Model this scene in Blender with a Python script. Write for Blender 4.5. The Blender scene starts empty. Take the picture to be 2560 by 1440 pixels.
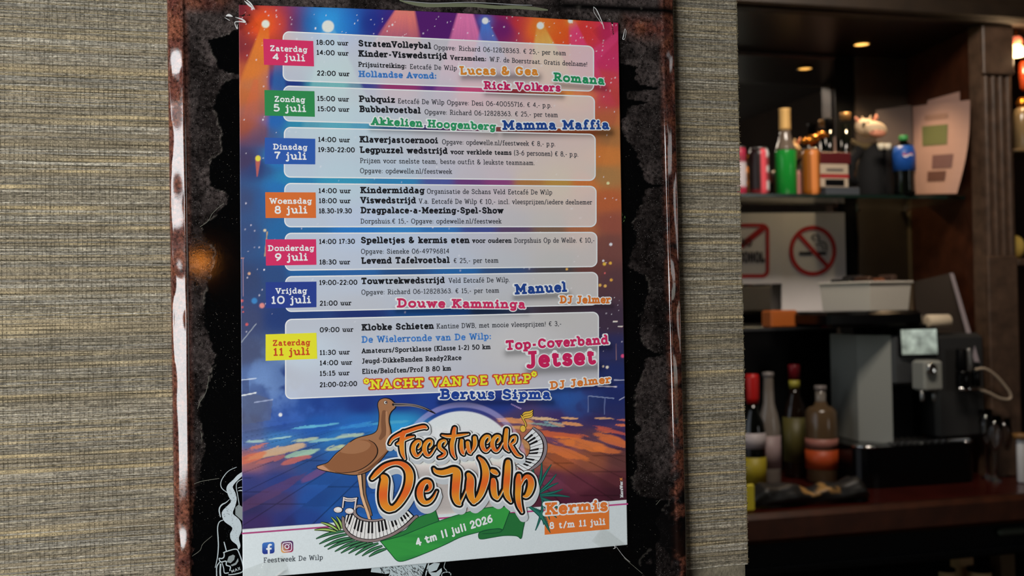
import bpy, math, random
import numpy as np
from mathutils import Vector, Matrix, noise as mnoise
from mathutils.geometry import tessellate_polygon, delaunay_2d_cdt

random.seed(7); RNG = np.random.default_rng(7)
SC = bpy.context.scene
COL = SC.collection

# ------------------------------------------------------------------ camera
FPX = 2600.0
CAM = np.array([0.00115, -0.78694, 0.19528 + 1.30])
YAW, PITCH, ROLL = 0.25369, 0.01582, -0.01719
Z0 = 1.30                                   # height of the poster's lower edge
cy_, sy_, cp_, sp_ = math.cos(YAW), math.sin(YAW), math.cos(PITCH), math.sin(PITCH)
Fw = np.array([sy_*cp_, cy_*cp_, sp_]); R0 = np.array([cy_, -sy_, 0.0]); U0 = np.cross(R0, Fw)
cr_, sr_ = math.cos(ROLL), math.sin(ROLL)
Rt = cr_*R0 + sr_*U0; Up = -sr_*R0 + cr_*U0
cam_d = bpy.data.cameras.new('camera'); cam = bpy.data.objects.new('camera', cam_d); COL.objects.link(cam)
m = Matrix((( Rt[0], Up[0], -Fw[0], CAM[0]), (Rt[1], Up[1], -Fw[1], CAM[1]), (Rt[2], Up[2], -Fw[2], CAM[2]), (0, 0, 0, 1)))
cam.matrix_world = m
cam_d.sensor_width = 36.0; cam_d.lens = 36.0*FPX/2560.0; cam_d.clip_start = 0.02; cam_d.clip_end = 50
cam_d.dof.use_dof = True; cam_d.dof.focus_distance = 0.80; cam_d.dof.aperture_fstop = 9.0
SC.camera = cam

# ------------------------------------------------------------------ world, exposure, lights
SC.view_settings.view_transform = 'Standard'; SC.view_settings.look = 'None'
SC.view_settings.gamma = 1.0; SC.view_settings.use_curve_mapping = False
SC.view_settings.exposure = 0.0
wd = bpy.data.worlds.new('world'); SC.world = wd; wd.use_nodes = True
_nt = wd.node_tree; _bg = _nt.nodes['Background']; _tc = _nt.nodes.new('ShaderNodeTexCoord'); _sx = _nt.nodes.new('ShaderNodeSeparateXYZ')
_cr = _nt.nodes.new('ShaderNodeValToRGB'); _cr.color_ramp.elements[0].position = .46; _cr.color_ramp.elements[0].color = (.10, .16, .06, 1)
_cr.color_ramp.elements[1].position = .54; _cr.color_ramp.elements[1].color = (.80, .86, .95, 1)
_mr = _nt.nodes.new('ShaderNodeMapRange'); _mr.inputs[1].default_value = -1; _mr.inputs[2].default_value = 1
_nt.links.new(_tc.outputs['Generated'], _sx.inputs[0]); _nt.links.new(_sx.outputs['Z'], _mr.inputs[0]); _nt.links.new(_mr.outputs[0], _cr.inputs[0]); _nt.links.new(_cr.outputs[0], _bg.inputs[0])
_bg.inputs[1].default_value = 1.2

def area(name, loc, target, sx, sy, power, colr):
    l = bpy.data.lights.new(name, 'AREA'); l.shape = 'RECTANGLE'; l.size = sx; l.size_y = sy
    l.energy = power; l.color = colr
    o = bpy.data.objects.new(name, l); COL.objects.link(o); o.location = loc
    o.rotation_euler = (Vector(target)-Vector(loc)).to_track_quat('-Z', 'Y').to_euler()
    return o
WX = -0.98                                  # inner face of the window wall
area('window_daylight', (WX-0.26, -1.0, 1.53), (0.3, -0.2, 1.47), 1.2, 0.84, 41, (0.95, 0.985, 1.0))
area('right_window_daylight', (3.4+.30, -2.3, 1.75), (1.3, 1.4, 1.3), 1.2, 1.3, 9, (1.0, 0.95, 0.88))
area('added_aisle_fill', (1.25, 0.95, 2.66), (1.35, 2.5, 1.55), 0.7, 0.3, 21, (1.0, 0.88, 0.76))  # unseen fill light added above the aisle to brighten the bar

# ------------------------------------------------------------------ pixel <-> world helpers
def W(px, py, y):
    """points of the world plane y=const that the photograph's pixels (px,py) look at"""
    px = np.asarray(px, float); py = np.asarray(py, float)
    d = Fw[None, :]*FPX + Rt[None, :]*(px.reshape(-1, 1)-1280) + Up[None, :]*(720-py.reshape(-1, 1))
    yy = np.broadcast_to(np.asarray(y, float), px.reshape(-1).shape).reshape(-1, 1)
    t = (yy-CAM[1])/d[:, 1:2]
    return CAM[None, :]+d*t
def W1(px, py, y): return W([px], [py], y)[0]
def PXof(P):
    v = np.asarray(P, float)-CAM
    z = v@Fw; return 1280+FPX*(v@Rt)/z, 720-FPX*(v@Up)/z, z
def onz(px, y, z):
    """point at depth plane y and height z seen at column px"""
    py = 700.0
    for _ in range(6):
        p = W1(px, py, y); d = (z-p[2]); py = PXof((p[0], y, z))[1]
    p = W1(px, py, y); return np.array([p[0], y, z])
def lin(c):
    c = np.asarray(c, float)/255.0
    return np.where(c <= 0.04045, c/12.92, ((c+0.055)/1.055)**2.4)

# ------------------------------------------------------------------ object helpers
def tag(o, label=None, cat=None, group=None, kind=None):
    if label: o['label'] = label
    if cat: o['category'] = cat
    if group: o['group'] = group
    if kind: o['kind'] = kind
    return o
def empty(name, loc, label, cat, group=None, rz=0):
    o = bpy.data.objects.new(name, None); COL.objects.link(o); o.location = Vector(loc); o.rotation_euler = (0, 0, rz)
    o.empty_display_size = 0.02
    return tag(o, label, cat, group)
def mesh(name, V, faces, mat, parent=None, col=None, smooth=False):
    """V (N,3) world coordinates; faces list of arrays/lists of polygons"""
    V = np.asarray(V, float)
    flat = []; tot = []
    for fs in faces:
        if isinstance(fs, np.ndarray):
            flat.append(fs.reshape(-1)); tot.append(np.full(len(fs), fs.shape[1]))
        else:
            flat.append(np.array([i for f in fs for i in f], int)); tot.append(np.array([len(f) for f in fs], int))
    flat = np.concatenate(flat).astype(np.int32); tot = np.concatenate(tot).astype(np.int32)
    me = bpy.data.meshes.new(name)
    me.vertices.add(len(V)); me.loops.add(len(flat)); me.polygons.add(len(tot))
    inv = None
    if parent is not None:
        Vl = V-np.array(parent_world(parent))[None, :]
    else: Vl = V
    me.vertices.foreach_set('co', Vl.astype(np.float32).reshape(-1))
    me.loops.foreach_set('vertex_index', flat)
    st = np.zeros(len(tot), np.int32); st[1:] = np.cumsum(tot)[:-1]
    me.polygons.foreach_set('loop_start', st)
    me.polygons.foreach_set('use_smooth', np.full(len(tot), bool(smooth)))
    if col is not None:
        col = np.asarray(col, float)
        if col.ndim == 1: col = np.broadcast_to(col, (len(V), 3))
        a = me.color_attributes.new('col', 'FLOAT_COLOR', 'POINT')
        a.data.foreach_set('color', np.concatenate([col, np.ones((len(V), 1))], 1).astype(np.float32).reshape(-1))
    me.update(calc_edges=True); me.validate()
    if mat: me.materials.append(mat)
    o = bpy.data.objects.new(name, me); COL.objects.link(o)
    if parent is not None: o.parent = parent
    return o
PW = {}
def parent_world(p):
    v = Vector((0, 0, 0))
    q = p
    while q is not None:
        v = v+q.location; q = q.parent
    return v

class MB:
    """collects simple solids in world coordinates, then links them as one mesh object"""
    def __init__(s): s.V = []; s.F = []; s.n = 0; s.C = []
    def add(s, V, F, c=None):
        V = [tuple(v) for v in V]
        s.V += V; s.F += [tuple(i+s.n for i in f) for f in F]; s.n += len(V)
        s.C += [tuple(c) if c is not None else (1, 1, 1)]*len(V)
        return s
    def box(s, c, d, rz=0, tap=1.0, rot=None, col=None):
        x, y, z = d[0]/2, d[1]/2, d[2]/2
        P = [(-x, -y, -z), (x, -y, -z), (x, y, -z), (-x, y, -z), (-x*tap, -y*tap, z), (x*tap, -y*tap, z), (x*tap, y*tap, z), (-x*tap, y*tap, z)]
        M = rot if rot is not None else Matrix.Rotation(rz, 3, 'Z')
        P = [M@Vector(p)+Vector(c) for p in P]
        return s.add(P, [(0, 3, 2, 1), (4, 5, 6, 7), (0, 1, 5, 4), (1, 2, 6, 5), (2, 3, 7, 6), (3, 0, 4, 7)], col)
    def rbox(s, c, d, b=0.004, rz=0, col=None, rot=None):
        """box with chamfered edges"""
        x, y, z = d[0]/2, d[1]/2, d[2]/2; b = min(b, x*.9, y*.9, z*.9)
        M = rot if rot is not None else Matrix.Rotation(rz, 3, 'Z')
        P = []
        for zz, k in ((-z, b), (-z+b, 0), (z-b, 0), (z, b)):
            xx, yy = x-k, y-k
            P += [(-xx+b, -yy, zz), (xx-b, -yy, zz), (xx, -yy+b, zz), (xx, yy-b, zz), (xx-b, yy, zz), (-xx+b, yy, zz), (-xx, yy-b, zz), (-xx, -yy+b, zz)]
        P = [M@Vector(p)+Vector(c) for p in P]
        F = [tuple(range(7, -1, -1)), tuple(range(24, 32))]
        for r in range(3):
            for i in range(8): F.append((r*8+i, r*8+(i+1) % 8, (r+1)*8+(i+1) % 8, (r+1)*8+i))
        return s.add(P, F, col)
    def lathe(s, base, prof, n=24, sx=1, sy=1, cols=None, axis='Z', tilt=None):
        """prof: list of (radius, height)"""
        P = []; C = []
        for k, (r, h) in enumerate(prof):
            for i in range(n):
                a = 2*math.pi*i/n
                v = Vector((r*math.cos(a)*sx, r*math.sin(a)*sy, h))
                if axis == 'X': v = Vector((h, v.x, v.y))
                if axis == 'Y': v = Vector((v.x, h, v.y))
                if tilt is not None: v = tilt@v
                P.append(v+Vector(base))
                C.append(tuple(cols(k, a)) if cols else (1, 1, 1))
        F = []
        for k in range(len(prof)-1):
            for i in range(n):
                F.append((k*n+i, k*n+(i+1) % n, (k+1)*n+(i+1) % n, (k+1)*n+i))
        if prof[0][0] > 1e-5: F.append(tuple(range(n-1, -1, -1)))
        if prof[-1][0] > 1e-5: F.append(tuple((len(prof)-1)*n+i for i in range(n)))
        s.V += [tuple(p) for p in P]; s.F += [tuple(i+s.n for i in f) for f in F]; s.n += len(P); s.C += C
        return s
    def ball(s, c, r, n=16, m_=10, rot=None, col=None):
        if not hasattr(r, '__len__'): r = (r, r, r)
        P = []; F = []
        M = rot if rot is not None else Matrix.Identity(3)
        for j in range(m_+1):
            t = math.pi*j/m_
            for i in range(n):
                a = 2*math.pi*i/n
                P.append(M@Vector((r[0]*math.sin(t)*math.cos(a), r[1]*math.sin(t)*math.sin(a), r[2]*math.cos(t)))+Vector(c))
        for j in range(m_):
            for i in range(n): F.append((j*n+i, (j+1)*n+i, (j+1)*n+(i+1) % n, j*n+(i+1) % n))
        return s.add(P, F, col)
    def tube(s, pts, r, n=8, col=None, closed=False):
        pts = [Vector(p) for p in pts]
        rr = r if hasattr(r, '__len__') else [r]*len(pts)
        P = []; F = []
        for k, p in enumerate(pts):
            a = pts[max(k-1, 0)]; b = pts[min(k+1, len(pts)-1)]
            t = (b-a).normalized(); u = t.orthogonal().normalized()
            if k: 
                u = (pu-t*pu.dot(t)).normalized()
            pu = u; w = t.cross(u)
            for i in range(n):
                q = 2*math.pi*i/n; P.append(p+(u*math.cos(q)+w*math.sin(q))*rr[k])
        for k in range(len(pts)-1):
            for i in range(n): F.append((k*n+i, k*n+(i+1) % n, (k+1)*n+(i+1) % n, (k+1)*n+i))
        F.append(tuple(range(n-1, -1, -1))); F.append(tuple((len(pts)-1)*n+i for i in range(n)))
        return s.add(P, F, col)
    def build(s, name, mat, parent=None, smooth=False, label=None):
        o = mesh(name, s.V, [s.F], mat, parent, np.array(s.C), smooth)
        if label: o['label'] = label
        return o

# ------------------------------------------------------------------ materials
def newmat(name):
    mt = bpy.data.materials.new(name); mt.use_nodes = True
    return mt, mt.node_tree, mt.node_tree.nodes['Principled BSDF']
def mat(name, c, rough=0.5, metal=0.0, spec=0.5, trans=0.0, ior=1.45, emit=None, es=0.0, nscale=0, namt=0.15, bump=0.0, bscale=200, coat=0.0, lincol=False):
    mt, nt, p = newmat(name)
    c = np.asarray(c, float) if lincol else lin(c)
    p.inputs['Base Color'].default_value = (*c, 1); p.inputs['Roughness'].default_value = rough
    p.inputs['Metallic'].default_value = metal; p.inputs['Specular IOR Level'].default_value = spec
    p.inputs['Transmission Weight'].default_value = trans; p.inputs['IOR'].default_value = ior
    p.inputs['Coat Weight'].default_value = coat
    if emit is not None:
        p.inputs['Emission Color'].default_value = (*lin(emit), 1); p.inputs['Emission Strength'].default_value = es
    tc = nt.nodes.new('ShaderNodeTexCoord')
    if nscale:
        n = nt.nodes.new('ShaderNodeTexNoise'); n.inputs['Scale'].default_value = nscale; n.inputs['Detail'].default_value = 4
        nt.links.new(tc.outputs['Object'], n.inputs['Vector'])
        mx = nt.nodes.new('ShaderNodeMix'); mx.data_type = 'RGBA'; mx.blend_type = 'MULTIPLY'
        mx.inputs[6].default_value = (*c, 1)
        cr = nt.nodes.new('ShaderNodeValToRGB'); cr.color_ramp.elements[0].color = (1-namt*2,)*3+(1,); cr.color_ramp.elements[1].color = (1+namt,)*3+(1,)
        cr.color_ramp.elements[0].position = .25; cr.color_ramp.elements[1].position = .75
        nt.links.new(n.outputs['Fac'], cr.inputs['Fac']); nt.links.new(cr.outputs['Color'], mx.inputs[7]); mx.inputs[0].default_value = 1
        nt.links.new(mx.outputs[2], p.inputs['Base Color'])
    if bump:
        n2 = nt.nodes.new('ShaderNodeTexNoise'); n2.inputs['Scale'].default_value = bscale; n2.inputs['Detail'].default_value = 3
        nt.links.new(tc.outputs['Object'], n2.inputs['Vector'])
        b = nt.nodes.new('ShaderNodeBump'); b.inputs['Strength'].default_value = bump; b.inputs['Distance'].default_value = 0.002
        nt.links.new(n2.outputs['Fac'], b.inputs['Height']); nt.links.new(b.outputs['Normal'], p.inputs['Normal'])
    return mt
def vcmat(name, rough=0.5, spec=0.4, bump=0.0, bscale=600, namt=0.0, nscale=800, metal=0, stretch=(1, 1, 1), trans=0.0):
    mt, nt, p = newmat(name)
    a = nt.nodes.new('ShaderNodeAttribute'); a.attribute_name = 'col'
    p.inputs['Roughness'].default_value = rough; p.inputs['Specular IOR Level'].default_value = spec; p.inputs['Metallic'].default_value = metal
    p.inputs['Transmission Weight'].default_value = trans
    out = a.outputs['Color']
    tc = nt.nodes.new('ShaderNodeTexCoord'); mp = nt.nodes.new('ShaderNodeMapping'); mp.inputs['Scale'].default_value = stretch
    nt.links.new(tc.outputs['Object'], mp.inputs['Vector'])
    if namt:
        n = nt.nodes.new('ShaderNodeTexNoise'); n.inputs['Scale'].default_value = nscale; n.inputs['Detail'].default_value = 3
        nt.links.new(mp.outputs[0], n.inputs['Vector'])
        cr = nt.nodes.new('ShaderNodeValToRGB'); cr.color_ramp.elements[0].color = (max(0, 1-namt),)*3+(1,); cr.color_ramp.elements[1].color = (1+namt,)*3+(1,)
        cr.color_ramp.elements[0].position = .3; cr.color_ramp.elements[1].position = .7
        nt.links.new(n.outputs['Fac'], cr.inputs['Fac'])
        mx = nt.nodes.new('ShaderNodeMix'); mx.data_type = 'RGBA'; mx.blend_type = 'MULTIPLY'; mx.inputs[0].default_value = 1
        nt.links.new(out, mx.inputs[6]); nt.links.new(cr.outputs[0], mx.inputs[7]); out = mx.outputs[2]
    nt.links.new(out, p.inputs['Base Color'])
    if bump:
        n2 = nt.nodes.new('ShaderNodeTexNoise'); n2.inputs['Scale'].default_value = bscale; n2.inputs['Detail'].default_value = 3
        nt.links.new(mp.outputs[0], n2.inputs['Vector'])
        b = nt.nodes.new('ShaderNodeBump'); b.inputs['Strength'].default_value = bump; b.inputs['Distance'].default_value = 0.0005
        nt.links.new(n2.outputs['Fac'], b.inputs['Height']); nt.links.new(b.outputs['Normal'], p.inputs['Normal'])
    return mt
M_PRINT = vcmat('satin_print', rough=0.42, spec=0.35, namt=0.03, nscale=900)
M_INK = vcmat('printed_ink', rough=0.42, spec=0.35)

# ------------------------------------------------------------------ planes of the bar
def yplane(depth):
    v = Fw*FPX+Rt*(2100-1280)+Up*(20); return CAM[1]+v[1]/FPX*depth
Y_SHEET = 0.0
Y_WALL = 0.012
Y_MIR, Y_FRONT, Y_SHELF, Y_ITEM = yplane(3.40), yplane(2.93), yplane(3.03), yplane(3.11)
Y_CNT = yplane(2.62)
Z_SOFF = W1(2150, 142, Y_MIR)[2]
Z_COUNT = W1(2100, 1273, Y_CNT)[2]
Z_SHELF = W1(2100, 486, Y_SHELF)[2]
X_EDGE = W1(1853, 720, Y_WALL)[0]
# ------------------------------------------------------------------ room shell (setting)
M_PAINT = mat('warm_brown_plaster', (60, 44, 34), rough=0.8, nscale=6)
M_FLOOR = mat('dark_wood_floor', (62, 40, 26), rough=0.35, nscale=9)
M_CEIL = mat('dim_beige_ceiling', (52, 38, 28), rough=0.85, nscale=4)
M_DARK = mat('dark_brown_panelling', (44, 26, 16), rough=0.45, nscale=14, namt=0.2)
def struct(name, mb, mt, parent=None, **k):
    o = mb.build(name, mt, parent, **k)
    if parent is None: o['kind'] = 'structure'
    return o
XL, XR, YB, YF, ZC = WX, 3.4, -3.0, Y_MIR+0.10, 2.75
struct('floor', MB().box(((XL+XR)/2, (YB+YF)/2, -0.05), (XR-XL+.3, YF-YB+.5, .1)), M_FLOOR)
struct('ceiling', MB().box(((XL+XR)/2, (YB+YF)/2, ZC+0.05), (XR-XL+.3, YF-YB+.5, .1)), M_CEIL)
vy0, vy1, vz0, vz1 = -2.96, -1.66, 1.0, 2.4
b = MB(); b.box((XR+.06, (YB+vy0)/2, ZC/2), (.12, vy0-YB, ZC)); b.box((XR+.06, (vy1+YF)/2, ZC/2), (.12, YF-vy1, ZC))
b.box((XR+.06, (vy0+vy1)/2, vz0/2), (.12, vy1-vy0, vz0)); b.box((XR+.06, (vy0+vy1)/2, (vz1+ZC)/2), (.12, vy1-vy0, ZC-vz1))
struct('wall_right', b, M_PAINT)
struct('wall_back', MB().box(((XL+XR)/2, YB-.05, ZC/2), (XR-XL, .1, ZC)), M_PAINT)
# left wall with the big window opening (y -2.15..-.5, z 1.1..2.4)
wy0, wy1, wz0, wz1 = -1.62, -0.34, 1.10, 1.96
b = MB(); b.box((XL-.06, (YB+wy0)/2, ZC/2), (.12, wy0-YB, ZC)); b.box((XL-.06, (wy1+0.25)/2, ZC/2), (.12, .25-wy1, ZC))
b.box((XL-.06, (wy0+wy1)/2, wz0/2), (.12, wy1-wy0, wz0)); b.box((XL-.06, (wy0+wy1)/2, (wz1+ZC)/2), (.12, wy1-wy0, ZC-wz1))
struct('wall_left', b, M_PAINT)
M_WHITE = mat('white_window_paint', (225, 225, 220), rough=0.4)
def window_frame(name, fixed, a0, a1, z0, z1, axis, bars, added_bars=()):
    b = MB(); w = .05
    def bar(c, d):
        if axis == 'x': b.rbox((fixed, c[0], c[1]), (.06, d[0], d[1]), .006)
        else: b.rbox((c[0], fixed, c[1]), (d[0], .06, d[1]), .006)
    bar(((a0+a1)/2, z0+w/2), (a1-a0, w)); bar(((a0+a1)/2, z1-w/2), (a1-a0, w))
    for zt_ in added_bars: bar(((a0+a1)/2, zt_), (a1-a0, .07))
    for k in range(bars+2): bar((a0+w/2+(a1-a0-w)*k/(bars+1), (z0+z1)/2), (w, z1-z0))
    return struct(name, b, M_WHITE)
window_frame('window_1', XL-.06, wy0, wy1, wz0, wz1, 'x', 0, (1.635,))  # crossbar added to break the bright reflection on the sign rim
window_frame('window_2', XR+.06, vy0, vy1, vz0, vz1, 'x', 0, (1.62,))

# wall that carries the poster: grasscloth in front of a solid core
TH = 0.12
b = MB(); b.box(((XL+X_EDGE)/2, Y_WALL+.0015+TH/2, ZC/2), (X_EDGE-XL-.002, TH, ZC))
M_GRASS0 = mat('grasscloth_backing', (140, 129, 107), rough=0.9, nscale=60, namt=.3, bump=.5, bscale=300)
wall_front = struct('wall_front', b, M_GRASS0)
wall_front['kind'] = 'structure'

# ---- woven reeds and threads (real relief)
def grass():
    xa, xb = W1(-160, 720, Y_WALL)[0], W1(452, 720, Y_WALL)[0]
    xc, xd = W1(1672, 720, Y_WALL)[0], X_EDGE+0.0006
    zt, zb = W1(0, -90, Y_WALL)[2]+.01, W1(0, 1530, Y_WALL)[2]-.012
    xs = np.concatenate([np.arange(xa, xb, .0021), np.array([xb, xb+.01, xc-.01]), np.arange(xc, xd, .0019), [xd]])
    nx = len(xs)
    V = []; C = []; F = []; z = zb; rows = []
    n0 = 0
    base_c = np.array([(166, 154, 132), (150, 138, 118), (176, 165, 146), (158, 146, 126), (138, 128, 110), (166, 150, 120), (152, 144, 130), (184, 174, 156)])
    tan = np.array([(196, 174, 134), (190, 168, 128), (182, 163, 130)])
    ph = RNG.uniform(0, 100, 2)
    while z < zt:
        if RNG.random() < 0.14:
            h = RNG.uniform(.0017, .0028); c = lin(tan[RNG.integers(3)]); kind = 1
        else:
            h = RNG.choice([RNG.uniform(.0006, .0010), RNG.uniform(.0010, .0015)], p=[.66, .34]); c = lin(base_c[RNG.integers(8)]); kind = 0
        rows.append((z, h, kind, c)); z += h
    acc = np.zeros(nx)
    allrow = []
    for (z, h, kind, c) in rows:
        nz = np.interp(xs, np.linspace(xa, xd, 30), RNG.normal(0, .00016, 30))
        yoff = np.interp(xs, np.linspace(xa, xd, 60), RNG.normal(0, .00012, 60))
        hh = h*(1+np.interp(xs, np.linspace(xa, xd, 26), RNG.normal(0, .16, 26)))
        prof = [(-.52, 0.0), (-.22, .9), (.24, .9), (.52, 0.0)]
        amp = min(h*.42, .0008)
        m2 = np.interp(xs, np.linspace(xa, xd, 40), RNG.normal(0, 1, 40))
        shade = 1+.09*m2+RNG.normal(0, .20 if kind == 0 else .09, nx)
        cc = np.clip(c[None, :]*shade[:, None], .01, 1)
        if kind == 1:                              # tan reeds fade to grey in places
            g = np.clip(np.interp(xs, np.linspace(xa, xd, 14), RNG.uniform(-.6, 1.3, 14)), 0, 1)[:, None]
            cc = cc*(g)+lin((152, 138, 114))[None, :]*(1-g)*shade[:, None]
        for (u, d) in prof:
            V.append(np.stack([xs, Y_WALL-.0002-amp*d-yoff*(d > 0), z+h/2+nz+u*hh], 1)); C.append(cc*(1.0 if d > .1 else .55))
        for k in range(3):
            i = np.arange(nx-1); a = n0+k*nx+i; bb = a+nx
            F.append(np.stack([a, a+1, bb+1, bb], 1))
        n0 += 4*nx
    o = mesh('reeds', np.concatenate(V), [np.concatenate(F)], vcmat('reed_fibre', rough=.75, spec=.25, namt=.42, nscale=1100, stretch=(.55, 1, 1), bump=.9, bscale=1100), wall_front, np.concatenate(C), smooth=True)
    tag(o, 'horizontal grey and tan reeds of woven grasscloth', kind='stuff')
    # warp threads running over and under
    V = []; C = []; F = []; n0 = 0
    zc = np.array([r[0]+r[1]/2 for r in rows]); hh = np.array([r[1] for r in rows])
    xt = []
    x = xa+.001
    while x < xd-.0006:
        if x < xb or x > xc:
            xt.append(x)
            if RNG.random() < .04: xt.append(x+.0008)
        x += RNG.uniform(.0025, .0035)
    xt.append(xd-.0003); xt.append(xd+.0001)
    for x0 in xt:
        ph = RNG.integers(2)
        zz = np.stack([zc-hh*.5, zc], 1).reshape(-1)
        amp = np.minimum(hh*.42, .0008)
        over = (RNG.random(len(zc)) < .72) | (hh > .0016)
        yc = Y_WALL-.0003-np.where(over, amp+.00012, -.0006)
        yy = np.stack([np.full(len(zc), Y_WALL-.0002), yc], 1).reshape(-1)
        xx = x0+np.interp(zz, np.linspace(zz[0], zz[-1], 50), RNG.normal(0, .00028, 50))
        r = .00009+RNG.uniform(0, .00007)
        lightish = RNG.random() < .25
        c = lin((98, 89, 69)) if not lightish else lin((168, 156, 130))
        for s_, dy in ((-1, 0), (0, -.00018), (1, 0)):
            V.append(np.stack([xx+s_*r, yy+dy, zz], 1)); C.append(np.broadcast_to(c, (len(zz), 3))*RNG.uniform(.75, 1.35, (len(zz), 1)))
        nn = len(zz)
        for k in range(2):
            i = np.arange(nn-1); a = n0+k*nn+i
            F.append(np.stack([a, a+nn, a+nn+1, a+1], 1))
        n0 += 3*nn
    o = mesh('threads', np.concatenate(V), [np.concatenate(F)], vcmat('thread_fibre', rough=.8, spec=.2), wall_front, np.concatenate(C), smooth=True)
    tag(o, 'thin vertical threads tying the reeds', kind='stuff')
    # frayed loops along the cut edge
    b = MB()
    for k in range(260):
        z = RNG.uniform(zb, zt); l = RNG.uniform(.0004, .0016)
        p0 = Vector((xd-.0012, Y_WALL-.0006, z)); p2 = Vector((xd+l, Y_WALL-.0006+RNG.uniform(-.001, .001), z+RNG.uniform(-.001, .001)))
        b.tube([p0, (p0+p2)/2+Vector((0, -.0006, .0003)), p2, p2+Vector((-l*.6, .0006, RNG.uniform(-.0012, .0012)))], RNG.uniform(.00008, .00017), 4, col=lin((128, 112, 84))*RNG.uniform(.6, 1.3))
    o = b.build('frayed_fibres', vcmat('fray_fibre', rough=.85, spec=.2), wall_front); tag(o, 'frayed fibre ends on the cut edge', kind='stuff')
grass()
# ------------------------------------------------------------------ tin sign behind the poster
Y_PAN = 0.0016                                # flat field of the sign
def value_noise(px, py, s, seed=0, octv=3):
    """cheap 2-D value noise on arrays"""
    out = np.zeros_like(px, float); a = 1.0; tot = 0
    for o in range(octv):
        r = np.random.default_rng(seed*17+o); T = r.random((256, 256))
        x = px/s*(2**o)+37.1*seed; y = py/s*(2**o)+11.7*seed
        xi = np.floor(x).astype(int); yi = np.floor(y).astype(int); fx = x-xi; fy = y-yi
        fx = fx*fx*(3-2*fx); fy = fy*fy*(3-2*fy)
        g = lambda i, j: T[(i) % 256, (j) % 256]
        v = (g(xi, yi)*(1-fx)+g(xi+1, yi)*fx)*(1-fy)+(g(xi, yi+1)*(1-fx)+g(xi+1, yi+1)*fx)*fy
        out += a*v; tot += a; a *= .5
    return out/tot
def smooth(x, a, b):
    t = np.clip((x-a)/(b-a), 0, 1); return t*t*(3-2*t)
XB = np.array([(-300,1600),(60,1600),(66,640),(71,594),(90,560),(99,520),(149,537),(170,546),(185,580),(189,640),(194,640),(199,573),(215,553),(257,534),(295,542),(333,553),(378,556),(399,527),(427,521),(465,527),(484,565),(500,572),(522,553),(546,528),(565,501),(598,515),(626,539),(688,528),(737,508),(813,514),(855,528),(890,539),(917,532),(976,514),(1023,494),(1079,504),(1113,511),(1180,500),(1240,490),(1300,480),(1900,478)], float)
XRBN = np.array([(-300,1300),(150,1500),(158,1560),(168,1594),(197,1590),(210,1597),(222,1652),(230,1565),(248,1572),(256,1622),(268,1570),(300,1556),(340,1562),(377,1590),(400,1598),(440,1610),(459,1620),(463,1662),(474,1612),(540,1592),(563,1583),(597,1593),(640,1577),(670,1572),(690,1618),(713,1623),(747,1617),(780,1607),(813,1600),(863,1607),(880,1640),(887,1667),(897,1613),(930,1607),(977,1590),(1043,1587),(1070,1603),(1110,1583),(1160,1593),(1210,1580),(1240,1600),(1252,1675),(1300,1640),(1340,1655),(1400,1600),(1500,1620),(1900,1620)], float)
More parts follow.
